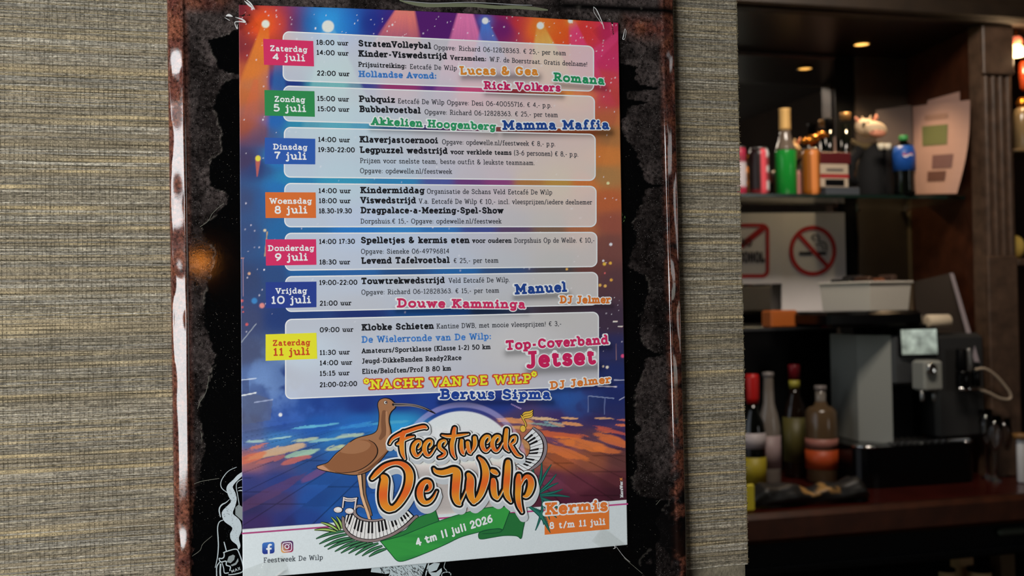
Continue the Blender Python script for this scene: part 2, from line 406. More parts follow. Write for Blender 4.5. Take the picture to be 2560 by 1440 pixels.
def sign():
    rows = np.concatenate([np.arange(-330, -20, 20), np.arange(-20, 1470, 3.0), np.arange(1470, 1900, 20)])
    R = len(rows)
    ur = np.linspace(0, 1, 15)
    xl = 414.5+.0138*rows; xi = 459.5+.0134*rows; xr = 1689+.0246*rows; xj = 1652+.0280*rows
    cols = []; hs = []
    for u in ur: cols.append(xl+(xi-xl)*u); hs.append(np.full(R, u))
    mid_l = np.arange(2.5, 146, 2.5)
    for d in mid_l: cols.append(xi+d); hs.append(np.full(R, 2.0))
    a = xi+146; bb = xj-130
    for t in np.linspace(0, 1, 110)[1:-1]: cols.append(a+(bb-a)*t); hs.append(np.full(R, 2.0))
    for d in np.arange(130, 2, -2.5): cols.append(xj-d); hs.append(np.full(R, 2.0))
    for u in ur[::-1]: cols.append(xr+(xj-xr)*u); hs.append(np.full(R, u))
    PX = np.stack(cols, 1); H = np.stack(hs, 1); PY = np.repeat(rows[:, None], PX.shape[1], 1)
    nC = PX.shape[1]
    Hc = np.clip(H, 0, 1); bv = np.where(PX < 1000, .0058, .0038)
    prof = np.where(Hc < .1, Y_WALL-(.0120-bv)*smooth(Hc, 0, .09), np.where(Hc < .97, Y_WALL-.0120+bv-bv*((Hc-.1)/.87)-.00022*np.sin((Hc-.1)/.87*math.pi), Y_WALL-.0120+.0012*smooth(Hc, .96, 1)))
    Yd = np.where(H > 1.5, Y_PAN, prof)
    # slight dents of the sheet metal along the rim
    dent = (value_noise(PY, PX*0+3, 150, 5, 2)-.5)*.0042
    Yd = Yd+np.where((H > .15) & (H < 1.5), dent*np.sin(np.clip(H, 0, 1)*math.pi), 0)
    base = W(PX.reshape(-1), PY.reshape(-1), np.full(PX.size, Y_PAN))
    base[:, 1] = Yd.reshape(-1)
    # colours
    n1 = value_noise(PX, PY, 60, 1, 4); n2 = value_noise(PX, PY, 9, 2, 3); n3 = value_noise(PX, PY, 22, 3, 3)
    xb = np.interp(PY, XB[:, 0], XB[:, 1])+(n2-.5)*16; xrb = np.interp(PY, XRBN[:, 0], XRBN[:, 1])+(n2-.5)*18
    black = np.minimum(smooth(PX, xb-1.5, xb+1.5), 1-smooth(PX, xrb-1.5, xrb+1.5))
    black = np.maximum(black, (PY > 1330)*(PX > 560)*(PX < 1640)*smooth(n3, .2, .35))
    black = np.maximum(black, smooth(PX, 1540, 1600)*smooth(PY, 1180, 1260)*smooth(n1, .45, .52)*.9)
    topdark = smooth(PX, 1370, 1420)*np.exp(-((PY-12-(PX-1370)*.05)/9.)**2)
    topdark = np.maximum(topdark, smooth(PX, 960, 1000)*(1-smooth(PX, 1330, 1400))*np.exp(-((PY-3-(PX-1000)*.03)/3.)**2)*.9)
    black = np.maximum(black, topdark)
    grey = lin((60, 53, 51)); dk = lin((30, 26, 25)); rust = lin((100, 59, 43)); red = lin((76, 43, 36))
    t = smooth(n1, .35, .7)[..., None]
    c = grey*t+dk*(1-t)
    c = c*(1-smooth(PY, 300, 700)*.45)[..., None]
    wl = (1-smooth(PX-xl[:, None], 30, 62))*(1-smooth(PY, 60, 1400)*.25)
    wl = np.maximum(wl, (1-smooth(PX, 470, 640))*(1-smooth(PY, 4, 42))*.9)
    wr = 1-smooth(xr[:, None]-PX, 22, 50)
    wr = np.maximum(wr, smooth(PX, 1540, 1590)*np.exp(-((PY-66-(PX-1600)*.15)/24.)**2))
    wr = wr*smooth(n3+.25*(1-smooth(PY, 200, 1500)), .3, .6)
    rr = np.clip(np.maximum(wl, wr), 0, 1)[..., None]
    rc = rust*smooth(n3, .3, .75)[..., None]+red*(1-smooth(n3, .3, .75)[..., None])
    c = c*(1-rr)+rc*rr
    k = black[..., None]; c = c*(1-k)+np.array([.0018, .0019, .0021])*k
    tex = (1-black)
    # torn edge: a thin pale line with crumbs where the sheet of paper print was torn
    edge = np.exp(-((PX-xb)/2.2)**2)*(n3 > .52)*(PY < 1120)
    edge = np.maximum(edge, np.exp(-((PX-xrb)/2.2)**2)*(n3 > .62)*.6)
    c = c+edge[..., None]*lin((86, 80, 74))*.7
    # scratches and crumbs scattered over the black field
    C = c.reshape(-1, 3)
    idx = np.arange(R*nC).reshape(R, nC)
    q = np.stack([idx[1:, :-1], idx[1:, 1:], idx[:-1, 1:], idx[:-1, :-1]], -1).reshape(-1, 4)
    # material with rocky speckle driven by attribute 'tex'
    mt, nt, p = newmat('enamelled_sign_metal')
    L = nt.links.new; nd = nt.nodes.new
    at = nd('ShaderNodeAttribute'); at.attribute_name = 'col'
    tx = nd('ShaderNodeAttribute'); tx.attribute_name = 'tex'
    tc = nd('ShaderNodeTexCoord')
    no = nd('ShaderNodeTexNoise'); no.inputs['Scale'].default_value = 420; no.inputs['Detail'].default_value = 5; no.inputs['Roughness'].default_value = .7
    L(tc.outputs['Object'], no.inputs['Vector'])
    cr = nd('ShaderNodeValToRGB'); cr.color_ramp.elements[0].position = .35; cr.color_ramp.elements[0].color = (.25, .25, .25, 1); cr.color_ramp.elements[1].position = .72; cr.color_ramp.elements[1].color = (3.2, 3.1, 3.1, 1)
    L(no.outputs['Fac'], cr.inputs['Fac'])
    mx = nd('ShaderNodeMix'); mx.data_type = 'RGBA'; mx.blend_type = 'MULTIPLY'; L(tx.outputs['Fac'], mx.inputs[0]); L(at.outputs['Color'], mx.inputs[6]); L(cr.outputs[0], mx.inputs[7])
    vo = nd('ShaderNodeTexVoronoi'); vo.inputs['Scale'].default_value = 900; L(tc.outputs['Object'], vo.inputs['Vector'])
    c2 = nd('ShaderNodeValToRGB'); c2.color_ramp.elements[0].position = .10; c2.color_ramp.elements[0].color = (1, 1, 1, 1); c2.color_ramp.elements[1].position = .24; c2.color_ramp.elements[1].color = (0, 0, 0, 1)
    L(vo.outputs['Distance'], c2.inputs['Fac'])
    n5 = nd('ShaderNodeTexNoise'); n5.inputs['Scale'].default_value = 210; n5.inputs['Detail'].default_value = 3; L(tc.outputs['Object'], n5.inputs['Vector'])
    c3 = nd('ShaderNodeValToRGB'); c3.color_ramp.elements[0].position = .48; c3.color_ramp.elements[0].color = (0, 0, 0, 1); c3.color_ramp.elements[1].position = .58; c3.color_ramp.elements[1].color = (1, 1, 1, 1)
    L(n5.outputs['Fac'], c3.inputs['Fac'])
    mu = nd('ShaderNodeMath'); mu.operation = 'MULTIPLY'; L(c2.outputs[0], mu.inputs[0]); L(c3.outputs[0], mu.inputs[1])
    mv = nd('ShaderNodeMath'); mv.operation = 'MULTIPLY'; mv.inputs[1].default_value = .6
    ad0 = nd('ShaderNodeMath'); ad0.operation = 'ADD'; ad0.inputs[1].default_value = .05; L(tx.outputs['Fac'], ad0.inputs[0]); ad0.use_clamp = True
    mw = nd('ShaderNodeMath'); mw.operation = 'MULTIPLY'; L(mu.outputs[0], mw.inputs[0]); L(ad0.outputs[0], mw.inputs[1]); L(mw.outputs[0], mv.inputs[0])
    ad = nd('ShaderNodeMix'); ad.data_type = 'RGBA'; L(mv.outputs[0], ad.inputs[0]); L(mx.outputs[2], ad.inputs[6]); ad.inputs[7].default_value = (.42, .38, .36, 1)
    L(ad.outputs[2], p.inputs['Base Color'])
    p.inputs['Roughness'].default_value = .055; p.inputs['Specular IOR Level'].default_value = .6
    bp = nd('ShaderNodeBump'); bp.inputs['Strength'].default_value = .028; bp.inputs['Distance'].default_value = .0004; L(no.outputs['Fac'], bp.inputs['Height']); L(bp.outputs[0], p.inputs['Normal'])
    root = empty('tin_sign', W1(1060, 1700, .01), 'large black retro tin sign with rusty brown raised rim behind the poster', 'sign')
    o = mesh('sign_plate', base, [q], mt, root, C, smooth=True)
    ta = o.data.attributes.new('tex', 'FLOAT', 'POINT'); ta.data.foreach_set('value', tex.reshape(-1).astype(np.float32))
    return root
SIGN = sign()

# ------------------------------------------------------------------ 2-D stroke toolkit
def resample(P, k=6):
    """Catmull-Rom through rows (x,y,r)"""
    P = np.asarray(P, float); n = len(P)
    if n < 3: return P
    Q = np.vstack([2*P[0]-P[1], P, 2*P[-1]-P[-2]]); out = []
    for i in range(1, n):
        a, b, c, d = Q[i-1], Q[i], Q[i+1], Q[i+2]
        for t in np.linspace(0, 1, k, endpoint=False):
            out.append(.5*((2*b)+(-a+c)*t+(2*a-5*b+4*c-d)*t*t+(-a+3*b-3*c+d)*t**3))
    out.append(P[-1]); o = np.array(out); o[:, 2] = np.maximum(o[:, 2], .2)
    return o
class P2:
    """2-D polygon soup"""
    def __init__(s): s.V = []; s.T = []; s.n = 0; s.Q = []
    def strip(s, P, r, cap=False):
        P = np.asarray(P, float)
        keep = np.r_[True, np.hypot(*(np.diff(P, axis=0).T)) > 1e-9]; P = P[keep]
        r = np.broadcast_to(np.asarray(r, float), keep.shape)[keep]
        n = len(P)
        if n < 2: return
        for k in range(n-1): s.Q.append(('seg', P[k], P[k+1], r[k], r[k+1], (k == 0 and not cap), (k == n-2 and not cap)))
        d = np.diff(P, axis=0); d /= np.hypot(d[:, 0], d[:, 1])[:, None]
        ang = np.arccos(np.clip((d[:-1]*d[1:]).sum(1), -1, 1))
        cut = [0]+[i+1 for i in range(n-2) if ang[i] > .9]+[n-1]
        for a, b in zip(cut[:-1], cut[1:]):
            Q = P[a:b+1]; rr = r[a:b+1]; dd = d[a:b]
            t = np.vstack([dd[:1], (dd[:-1]+dd[1:]), dd[-1:]]); L = np.hypot(t[:, 0], t[:, 1])[:, None]
            t = t/L; sc = np.ones(len(Q)); sc[1:-1] = np.minimum(2/np.maximum(L[1:-1, 0], 1e-6), 1.35)
            nr = np.stack([-t[:, 1], t[:, 0]], 1)*(rr*sc)[:, None]
            m = len(Q); s.V.append(Q+nr); s.V.append(Q-nr)
            i = np.arange(m-1)+s.n
            s.T.append(np.stack([i, i+m, i+m+1], 1)); s.T.append(np.stack([i, i+m+1, i+1], 1)); s.n += 2*m
        for c in cut[1:-1]: s.disc(P[c], r[c], 10)
        if cap: s.disc(P[0], r[0], 12); s.disc(P[-1], r[-1], 12)
    def disc(s, c, r, n=12, ry=None):
        a = np.arange(n)*2*math.pi/n; ry = r if ry is None else ry
        s.Q.append(('disc', c, (c[0], c[1]), r, ry, 0, 0))
        s.V.append(np.stack([c[0]+r*np.cos(a), c[1]+ry*np.sin(a)], 1))
        i = np.arange(1, n-1)+s.n; s.T.append(np.stack([np.full(n-2, s.n), i, i+1], 1)); s.n += n
    def poly(s, pts):
        pts = [tuple(p) for p in pts]
        tr = tessellate_polygon([[Vector((p[0], p[1], 0)) for p in pts]])
        s.V.append(np.array(pts, float)); s.T.append(np.array(tr)+s.n); s.n += len(pts)
    def brush(s, rows, k=6, grow=0.0, off=(0, 0), r0=None):
        Q = resample(rows, k); P = Q[:, :2]+np.array(off); r = Q[:, 2]+grow
        # drop discs along the path to close gaps at tight bends
        s.strip(P, r)
        for i in range(0, len(P), 2 if grow > 2 else 3): s.disc(P[i], r[i], 14)
        s.disc(P[-1], r[-1], 14)
    def done(s): return np.concatenate(s.V), np.concatenate(s.T)
    def merged(s, h):
        """one clean non-overlapping outline of everything drawn (distance field + marching squares)"""
        Q = s.Q; pts = np.array([[min(q[1][0]-q[3], q[2][0]-q[4]), min(q[1][1]-q[3], q[2][1]-q[4]), max(q[1][0]+q[3], q[2][0]+q[4]), max(q[1][1]+q[3], q[2][1]+q[4])] for q in Q])
        x0, y0 = pts[:, 0].min()-3*h, pts[:, 1].min()-3*h; nx = int((pts[:, 2].max()-x0)/h)+4; ny = int((pts[:, 3].max()-y0)/h)+4
        Fd = np.full((ny, nx), -1e3)
        for (k, a, b, ra, rb, c0, c1), bb in zip(Q, pts):
            i0 = max(int((bb[0]-x0)/h)-2, 0); i1 = min(int((bb[2]-x0)/h)+4, nx); j0 = max(int((bb[1]-y0)/h)-2, 0); j1 = min(int((bb[3]-y0)/h)+4, ny)
            X, Y = np.meshgrid(x0+np.arange(i0, i1)*h, y0+np.arange(j0, j1)*h)
            if k == 'disc':
                v = (1-np.sqrt(((X-a[0])/ra)**2+((Y-a[1])/rb)**2))*min(ra, rb)
            else:
                dx, dy = b[0]-a[0], b[1]-a[1]; L = math.hypot(dx, dy)
                t = ((X-a[0])*dx+(Y-a[1])*dy)/(L*L); tc = np.clip(t, 0, 1)
                v = ra+(rb-ra)*tc-np.hypot(X-a[0]-tc*dx, Y-a[1]-tc*dy)
                if c0: v = np.minimum(v, t*L)
                if c1: v = np.minimum(v, (1-t)*L)
            sub = Fd[j0:j1, i0:i1]; np.maximum(sub, v, out=sub)
        ins = Fd > 0; V = []; T = []; n = 0
        c = ins[:-1, :-1].astype(int)+2*ins[:-1, 1:]+4*ins[1:, 1:]+8*ins[1:, :-1]
        # full cells, merged into runs
        for j in np.nonzero((c == 15).any(1))[0]:
            r = np.flatnonzero(np.diff(np.r_[0, (c[j] == 15).astype(int), 0])).reshape(-1, 2)
            A, B = x0+r[:, 0]*h, x0+r[:, 1]*h; ya, yb = y0+j*h, y0+(j+1)*h; m = len(r)
            V.append(np.concatenate([np.stack([A, np.full(m, ya)], 1), np.stack([B, np.full(m, ya)], 1), np.stack([B, np.full(m, yb)], 1), np.stack([A, np.full(m, yb)], 1)]))
            i = np.arange(m)+n; T += [np.stack([i, i+m, i+2*m], 1), np.stack([i, i+2*m, i+3*m], 1)]; n += 4*m
        off = [(0, 0), (1, 0), (1, 1), (0, 1)]
        for case in range(1, 15):
            J, I = np.nonzero(c == case)
            if not len(J): continue
            poly = []
            for k in range(4):
                k2 = (k+1) % 4; u, v = off[k], off[k2]
                if case >> k & 1: poly.append(np.stack([x0+(I+u[0])*h, y0+(J+u[1])*h], 1))
                if (case >> k & 1) != (case >> k2 & 1):
                    fa = np.clip(Fd[J+u[1], I+u[0]], -h*1.5, None); fb = np.clip(Fd[J+v[1], I+v[0]], -h*1.5, None); t = fa/(fa-fb)
                    poly.append(np.stack([x0+(I+u[0]+(v[0]-u[0])*t)*h, y0+(J+u[1]+(v[1]-u[1])*t)*h], 1))
            m = len(J); V += poly; i = np.arange(m)+n
            for q in range(1, len(poly)-1): T.append(np.stack([i, i+q*m, i+(q+1)*m], 1))
            n += m*len(poly)
        return np.concatenate(V), np.concatenate(T)
LAY = 0.00003
def Lf(px): return np.interp(np.asarray(px, float), [600, 1570], [.74, .55])
def ink(px, c):
    """print colour: the photographed tone divided by how strongly the daylight falls there"""
    return np.clip(lin(c)[None, :]/Lf(px)[:, None], 0, .95) if np.ndim(px) else np.clip(lin(c)/Lf(px), 0, .95)
def sheet_y(px, py):
    """the paper bows very slightly off the sign"""
    u = np.clip((np.asarray(px, float)-600)/965, 0, 1)
    return -.0002-.0008*np.sin(u*math.pi)
def flat(name, p2, c, layer, parent, label=None, y=None, px_space=True, cgrad=None, h=0):
    V, T = (p2.merged(h) if h else p2.done()) if isinstance(p2, P2) else p2
    if px_space:
        yy = (sheet_y(V[:, 0], V[:, 1])-LAY*layer) if y is None else y-LAY*layer
        X = W(V[:, 0], V[:, 1], yy)
        pxs = V[:, 0]
    else:
        yy = None
        X = np.stack([V[:, 0], np.zeros(len(V)), V[:, 1]], 1)
        pxs = PXof(X)[0]
        X[:, 1] = (sheet_y(pxs, 0)-LAY*layer) if y is None else y-LAY*layer
        # slide along the view ray is negligible at these offsets
    if cgrad is not None: C = cgrad(V[:, 0], V[:, 1])
    else: C = ink(pxs, c) if y is None else np.broadcast_to(lin(c), (len(V), 3))
    # face the room
    e1 = X[T[:, 1]]-X[T[:, 0]]; e2 = X[T[:, 2]]-X[T[:, 0]]; ny = e1[:, 2]*e2[:, 0]-e1[:, 0]*e2[:, 2]
    T = np.where((ny > 0)[:, None], T[:, [0, 2, 1]], T)
    o = mesh(name, X, [T], M_INK, parent, C)
    if label: o['label'] = label
    return o

# ------------------------------------------------------------------ slab-serif stroke alphabet (cap height = 1)
G = {
'a': (.52, 'M .07,.58 C .14,.70 .42,.72 .42,.44 L .42,.1 C .42,-.02 .48,0 .54,0|M .42,.39 C .22,.42 .05,.36 .05,.18 C .05,-.05 .34,-.06 .42,.14'),
'b': (.57, 'M .1,1.05 L .1,0|S .1,1.05,.11,0|M .1,.44 C .14,.72 .55,.78 .55,.33 C .55,-.12 .14,-.06 .1,.2'),
'c': (.49, 'M .46,.50 C .40,.74 .04,.76 .04,.33 C .04,-.08 .38,-.08 .49,.12|M .46,.64 L .46,.46'),
'd': (.57, 'M .47,1.05 L .47,0|S .47,1.05,.11,0|S .47,0,0,.1|M .47,.44 C .43,.72 .03,.78 .03,.33 C .03,-.12 .43,-.06 .47,.2'),
'e': (.5, 'M .05,.34 L .49,.34 C .50,.76 .04,.80 .04,.33 C .04,-.10 .40,-.08 .49,.11'),
'f': (.38, 'M .44,.94 C .36,1.12 .16,1.08 .16,.82 L .16,0|S .16,0,.12,.14|M .02,.66 L .36,.66'),
'g': (.56, 'M .46,.66 L .46,-.10 C .46,-.36 .14,-.36 .05,-.2|S .46,.66,0,.1|M .46,.42 C .42,.74 .03,.76 .03,.35 C .03,-.06 .42,-.04 .46,.22'),
'h': (.59, 'M .1,1.05 L .1,0|S .1,1.05,.11,0|S .1,0,.1,.1|M .1,.42 C .16,.74 .48,.76 .48,.42 L .48,0|S .48,0,.08,.1'),
'i': (.28, 'M .14,.66 L .14,0|S .14,.66,.12,0|S .14,0,.12,.12|D .13,.93'),
'j': (.24, 'M .14,.66 L .14,-.12 C .14,-.32 0,-.34 -.08,-.24|S .14,.66,.12,0|D .13,.93'),
'k': (.56, 'M .1,1.05 L .1,0|S .1,0,.1,.1|S .1,1.05,.11,0|M .46,.66 L .13,.30|M .24,.40 L .47,0|S .46,.66,.1,.06|S .47,0,.06,.1'),
'l': (.26, 'M .13,1.05 L .13,0|S .13,1.05,.11,0|S .13,0,.12,.12'),
'm': (.88, 'M .1,.66 L .1,0|S .1,.66,.11,0|S .1,0,.1,.08|M .1,.42 C .15,.74 .43,.76 .43,.42 L .43,0|S .43,0,.07,.07|M .43,.42 C .48,.74 .77,.76 .77,.42 L .77,0|S .77,0,.08,.1'),
'n': (.59, 'M .1,.66 L .1,0|S .1,.66,.11,0|S .1,0,.1,.1|M .1,.42 C .16,.74 .48,.76 .48,.42 L .48,0|S .48,0,.08,.1'),
'o': (.58, 'O .29,.33,.26,.34'),
'p': (.57, 'M .1,.66 L .1,-.3|S .1,.66,.11,0|S .1,-.3,.1,.12|M .1,.44 C .14,.76 .55,.78 .55,.33 C .55,-.12 .14,-.06 .1,.2'),
'q': (.57, 'M .47,.66 L .47,-.3|S .47,-.3,.1,.1|S .47,.66,0,.08|M .47,.44 C .43,.76 .03,.78 .03,.33 C .03,-.12 .43,-.06 .47,.2'),
'r': (.43, 'M .1,.66 L .1,0|S .1,.66,.11,0|S .1,0,.1,.14|M .1,.36 C .16,.64 .28,.72 .42,.62 L .42,.52'),
's': (.45, 'M .39,.53 C .34,.74 .06,.74 .06,.50 C .06,.28 .41,.38 .41,.16 C .41,-.08 .1,-.06 .04,.13|M .39,.64 L .39,.5|M .04,.02 L .04,.16'),
't': (.42, 'M .16,.88 L .16,.2 C .16,-.05 .34,-.06 .42,.1|M 0,.66 L .38,.66'),
'u': (.59, 'M .1,.66 L .1,.22 C .1,-.08 .42,-.06 .48,.22|M .48,.66 L .48,0|S .1,.66,.11,0|S .48,.66,.1,0|S .48,0,0,.1'),
'v': (.54, 'M .06,.66 L .27,0 L .48,.66|S .06,.66,.07,.1|S .48,.66,.1,.07'),
'w': (.78, 'M .06,.66 L .22,0 L .39,.60 L .56,0 L .72,.66|S .06,.66,.07,.1|S .72,.66,.1,.07'),
'x': (.54, 'M .06,.66 L .48,0|M .48,.66 L .06,0|S .06,.66,.06,.08|S .48,.66,.08,.06|S .06,0,.06,.08|S .48,0,.08,.06'),
'y': (.55, 'M .07,.66 L .28,.03|M .49,.66 L .24,-.14 C .18,-.32 .08,-.34 0,-.27|S .07,.66,.07,.1|S .49,.66,.1,.07'),
'z': (.47, 'M .06,.5 L .06,.66 L .42,.66 L .04,0 L .44,0 L .44,.16'),
'A': (.72, 'M .06,0 L .36,1 L .66,0|M .17,.32 L .55,.32|S .06,0,.08,.12|S .66,0,.12,.08'),
'B': (.64, 'M .14,1 L .14,0|S .14,1,.12,0|S .14,0,.12,0|M .14,1 L .34,1 C .64,1 .62,.54 .36,.54 L .14,.54|M .36,.54 C .70,.54 .70,0 .36,0 L .14,0'),
'C': (.68, 'M .61,.72 C .55,1.1 .06,1.1 .06,.5 C .06,-.1 .54,-.1 .64,.2|M .61,.96 L .61,.68'),
'D': (.74, 'M .14,1 L .14,0|S .14,1,.12,0|S .14,0,.12,0|M .14,1 L .3,1 C .8,1 .8,0 .3,0 L .14,0'),
'E': (.62, 'M .14,1 L .14,0|M .02,1 L .55,1 L .55,.78|M .02,0 L .57,0 L .57,.22|M .14,.52 L .4,.52|M .4,.62 L .4,.42'),
'F': (.6, 'M .14,1 L .14,0|M .02,1 L .56,1 L .56,.78|S .14,0,.12,.14|M .14,.5 L .4,.5|M .4,.6 L .4,.4'),
'G': (.74, 'M .61,.72 C .55,1.1 .06,1.1 .06,.5 C .06,-.12 .62,-.1 .62,.3 L .62,.42|M .42,.42 L .72,.42|M .61,.96 L .61,.68'),
'H': (.78, 'M .14,1 L .14,0|M .64,1 L .64,0|M .14,.52 L .64,.52|S .14,1,.12,.1|S .14,0,.12,.1|S .64,1,.1,.12|S .64,0,.1,.12'),
'I': (.36, 'M .18,1 L .18,0|S .18,1,.14,.14|S .18,0,.14,.14'),
'J': (.46, 'M .32,1 L .32,.25 C .32,-.08 .1,-.1 .0,.06|S .32,1,.16,.1'),
'K': (.72, 'M .14,1 L .14,0|S .14,1,.12,.12|S .14,0,.12,.12|M .6,1 L .17,.44|M .3,.6 L .63,0|S .6,1,.12,.08|S .63,0,.08,.1'),
'L': (.58, 'M .14,1 L .14,0|S .14,1,.12,.12|M .02,0 L .54,0 L .54,.26'),
'M': (.9, 'M .14,0 L .14,1 L .45,.28 L .76,1 L .76,0|S .14,0,.12,.1|S .76,0,.1,.12|S .14,1,.12,0|S .76,1,0,.12'),
'N': (.78, 'M .14,0 L .14,1 L .64,0 L .64,1|S .14,0,.12,.12|S .14,1,.12,0|S .64,1,.12,.12'),
'O': (.8, 'O .4,.5,.35,.52'),
'P': (.62, 'M .14,1 L .14,0|S .14,1,.12,0|S .14,0,.12,.14|M .14,1 L .36,1 C .66,1 .66,.44 .36,.44 L .14,.44'),
'R': (.7, 'M .14,1 L .14,0|S .14,1,.12,0|S .14,0,.12,.12|M .14,1 L .36,1 C .66,1 .66,.46 .36,.46 L .14,.46|M .36,.46 L .6,0|S .6,0,.04,.1'),
'S': (.62, 'M .53,.72 C .48,1.1 .08,1.08 .08,.75 C .08,.42 .56,.56 .56,.26 C .56,-.1 .1,-.08 .06,.26|M .53,.96 L .53,.7|M .06,.04 L .06,.28'),
'T': (.66, 'M .05,.76 L .05,1 L .61,1 L .61,.76|M .33,1 L .33,0|S .33,0,.14,.14'),
'V': (.7, 'M .07,1 L .35,0 L .63,1|S .07,1,.08,.12|S .63,1,.12,.08'),
'W': (1.02, 'M .07,1 L .29,0 L .51,.9 L .73,0 L .95,1|S .07,1,.08,.12|S .95,1,.12,.08'),
'X': (.66, 'M .08,1 L .58,0|M .58,1 L .08,0'),
'Z': (.64, 'M .08,.76 L .08,1 L .56,1 L .06,0 L .58,0 L .58,.24'),
'0': (.72, 'O .36,.5,.31,.52'),
'1': (.38, 'M .04,.80 L .2,1 L .2,0|S .2,0,.13,.13'),
'2': (.58, 'M .07,.76 C .1,1.1 .5,1.1 .5,.74 C .5,.5 .24,.34 .05,0 L .54,0'),
'3': (.58, 'M .07,.84 C .14,1.08 .48,1.1 .48,.77 C .48,.58 .34,.54 .2,.54 C .4,.54 .54,.48 .54,.27 C .54,-.08 .12,-.1 .04,.18'),
'4': (.62, 'M .43,0 L .43,1 L .04,.3 L .6,.3'),
'5': (.58, 'M .5,1 L .12,1 L .1,.56 C .3,.70 .54,.60 .54,.31 C .54,-.06 .12,-.1 .04,.14'),
'6': (.6, 'M .48,1 C .22,.92 .05,.6 .05,.3 C .05,-.1 .55,-.1 .55,.3 C .55,.68 .1,.70 .06,.36'),
'7': (.54, 'M .04,.84 L .04,1 L .5,1 C .34,.7 .22,.4 .2,0'),
'8': (.6, 'O .3,.76,.2,.25|O .3,.26,.25,.28'),
'9': (.6, 'M .12,0 C .38,.08 .55,.4 .55,.7 C .55,1.1 .05,1.1 .05,.7 C .05,.32 .5,.3 .54,.64'),
':': (.2, 'D .1,.56|D .1,.06'), '.': (.18, 'D .09,.02'), ',': (.2, 'D .1,.02|M .11,.02 L .05,-.17'),
'-': (.36, 'M .03,.36 L .33,.36'), '/': (.42, 'M .02,-.16 L .4,1.1'), '!': (.22, 'M .11,1 L .11,.30|D .11,.02'),
'(': (.28, 'M .24,1.1 C .02,.8 .02,.1 .24,-.2'), ')': (.28, 'M .04,1.1 C .26,.8 .26,.1 .04,-.2'),
'&': (.72, 'M .64,.48 C .66,.2 .5,0 .28,0 C -.02,0 -.02,.42 .22,.52 C .48,.62 .46,1.02 .28,1.02 C .08,1.02 .06,.72 .22,.52 L .64,0'),
'€': (.66, 'M .6,.86 C .5,1.06 .14,1.08 .14,.5 C .14,-.08 .5,-.06 .6,.14|M .02,.6 L .46,.6|M .02,.4 L .44,.4'),
' ': (.50, ''),
'é': (.5, 'M .05,.34 L .49,.34 C .50,.76 .04,.80 .04,.33 C .04,-.10 .40,-.08 .49,.11|M .22,.86 L .38,1.06'),
'^': (.34, 'S .17,0,.02,.02|M .17,0 L .17,1'),
}
_gc = {}
def glyph(ch, sans=False):
    key = (ch, sans)
    if key in _gc: return _gc[key]
    adv, s = G[ch]; out = []
    for seg in s.split('|'):
        seg = seg.strip()
        if not seg: continue
        tk = seg.replace(',', ' ').split()
        if tk[0] == 'S':
            if not sans: out.append(('S', [float(v) for v in tk[1:]]))
        elif tk[0] == 'D': out.append(('D', [float(v) for v in tk[1:]]))
        elif tk[0] == 'O':
            cx, cy, rx, ry = [float(v) for v in tk[1:]]; a = np.linspace(0, 2*math.pi, 23)+.001
            k = .92
            out.append(('P', np.stack([cx+rx*np.sign(np.cos(a))*np.abs(np.cos(a))**k, cy+ry*np.sign(np.sin(a))*np.abs(np.sin(a))**k], 1)))
        else:
            i = 0; P = []
            while i < len(tk):
                c = tk[i]
                if c in 'ML': P.append((float(tk[i+1]), float(tk[i+2]))); i += 3
                elif c == 'C':
                    q = [float(v) for v in tk[i+1:i+7]]; p0 = np.array(P[-1]); i += 7
                    for t in np.linspace(0, 1, 9)[1:]:
                        P.append(tuple((1-t)**3*p0+3*(1-t)**2*t*np.array(q[:2])+3*(1-t)*t*t*np.array(q[2:4])+t**3*np.array(q[4:])))
            out.append(('P', np.array(P)))
    _gc[key] = (adv, out); return _gc[key]
def text2d(txt, p0, p1, cap, w, grow=0.0, sans=False, sp=.10, track=None):
    """lay the text between p0 and p1 (plane coordinates), returns a P2"""
    adv = []; x = 0.0
    xs = []
    for ch in txt:
        a, _ = glyph(ch, sans); xs.append(x)
        x += a+(sp+w*.55 if ch != ' ' else 0)
    total = x-sp
    p0 = np.array(p0, float); p1 = np.array(p1, float); d = p1-p0; L = np.hypot(*d); d = d/L; nrm = np.array([-d[1], d[0]])
    hs = L/total
    P = P2(); r = w*cap/2+grow
    for ch, x0 in zip(txt, xs):
        a, gs = glyph(ch, sans)
        def tr(q):
            q = np.atleast_2d(q); y = w/2+q[:, 1]*(1-w)
            return p0+np.outer((x0+w*.28+q[:, 0])*hs, d)+np.outer(y*cap, nrm)
        for kind, g in gs:
            if kind == 'P':
                Q = tr(g); P.strip(Q, r, cap=sans or grow > 0)
                if not sans and grow == 0:                     # square ends reach half a stroke further
                    pass
            elif kind == 'D':
                c = tr([(g[0], g[1])])[0]; P.disc(c, r*1.12, 12)
            elif kind == 'S':
                x_, y_, l, rr_ = g; e = w*.5*cap/hs
                Q = tr([(x_-l-(e if l > 0 else 0), y_), (x_+rr_+(e if rr_ > 0 else 0), y_)])
                P.strip(Q, r*.86 if grow == 0 else r*.95, cap=grow > 0)
    return P
def plane(px, py):
    p = W1(px, py, 0.0); return np.array([p[0], p[2]])
def mpp(px, py): return np.hypot(*(plane(px, py-1)-plane(px, py)))
def letter(txt, x0, y0, x1, y1, cap, w, c, layer, parent, grow=0, name='lettering', label=None, sans=False, y=None, sp=.10, h=0):
    s = mpp(x0, y0)
    P = text2d(txt, plane(x0, y0), plane(x1, y1), cap*s, w, grow*s, sans, sp)
    return flat(name, P, c, layer, parent, label, px_space=False, y=y, h=h*s)
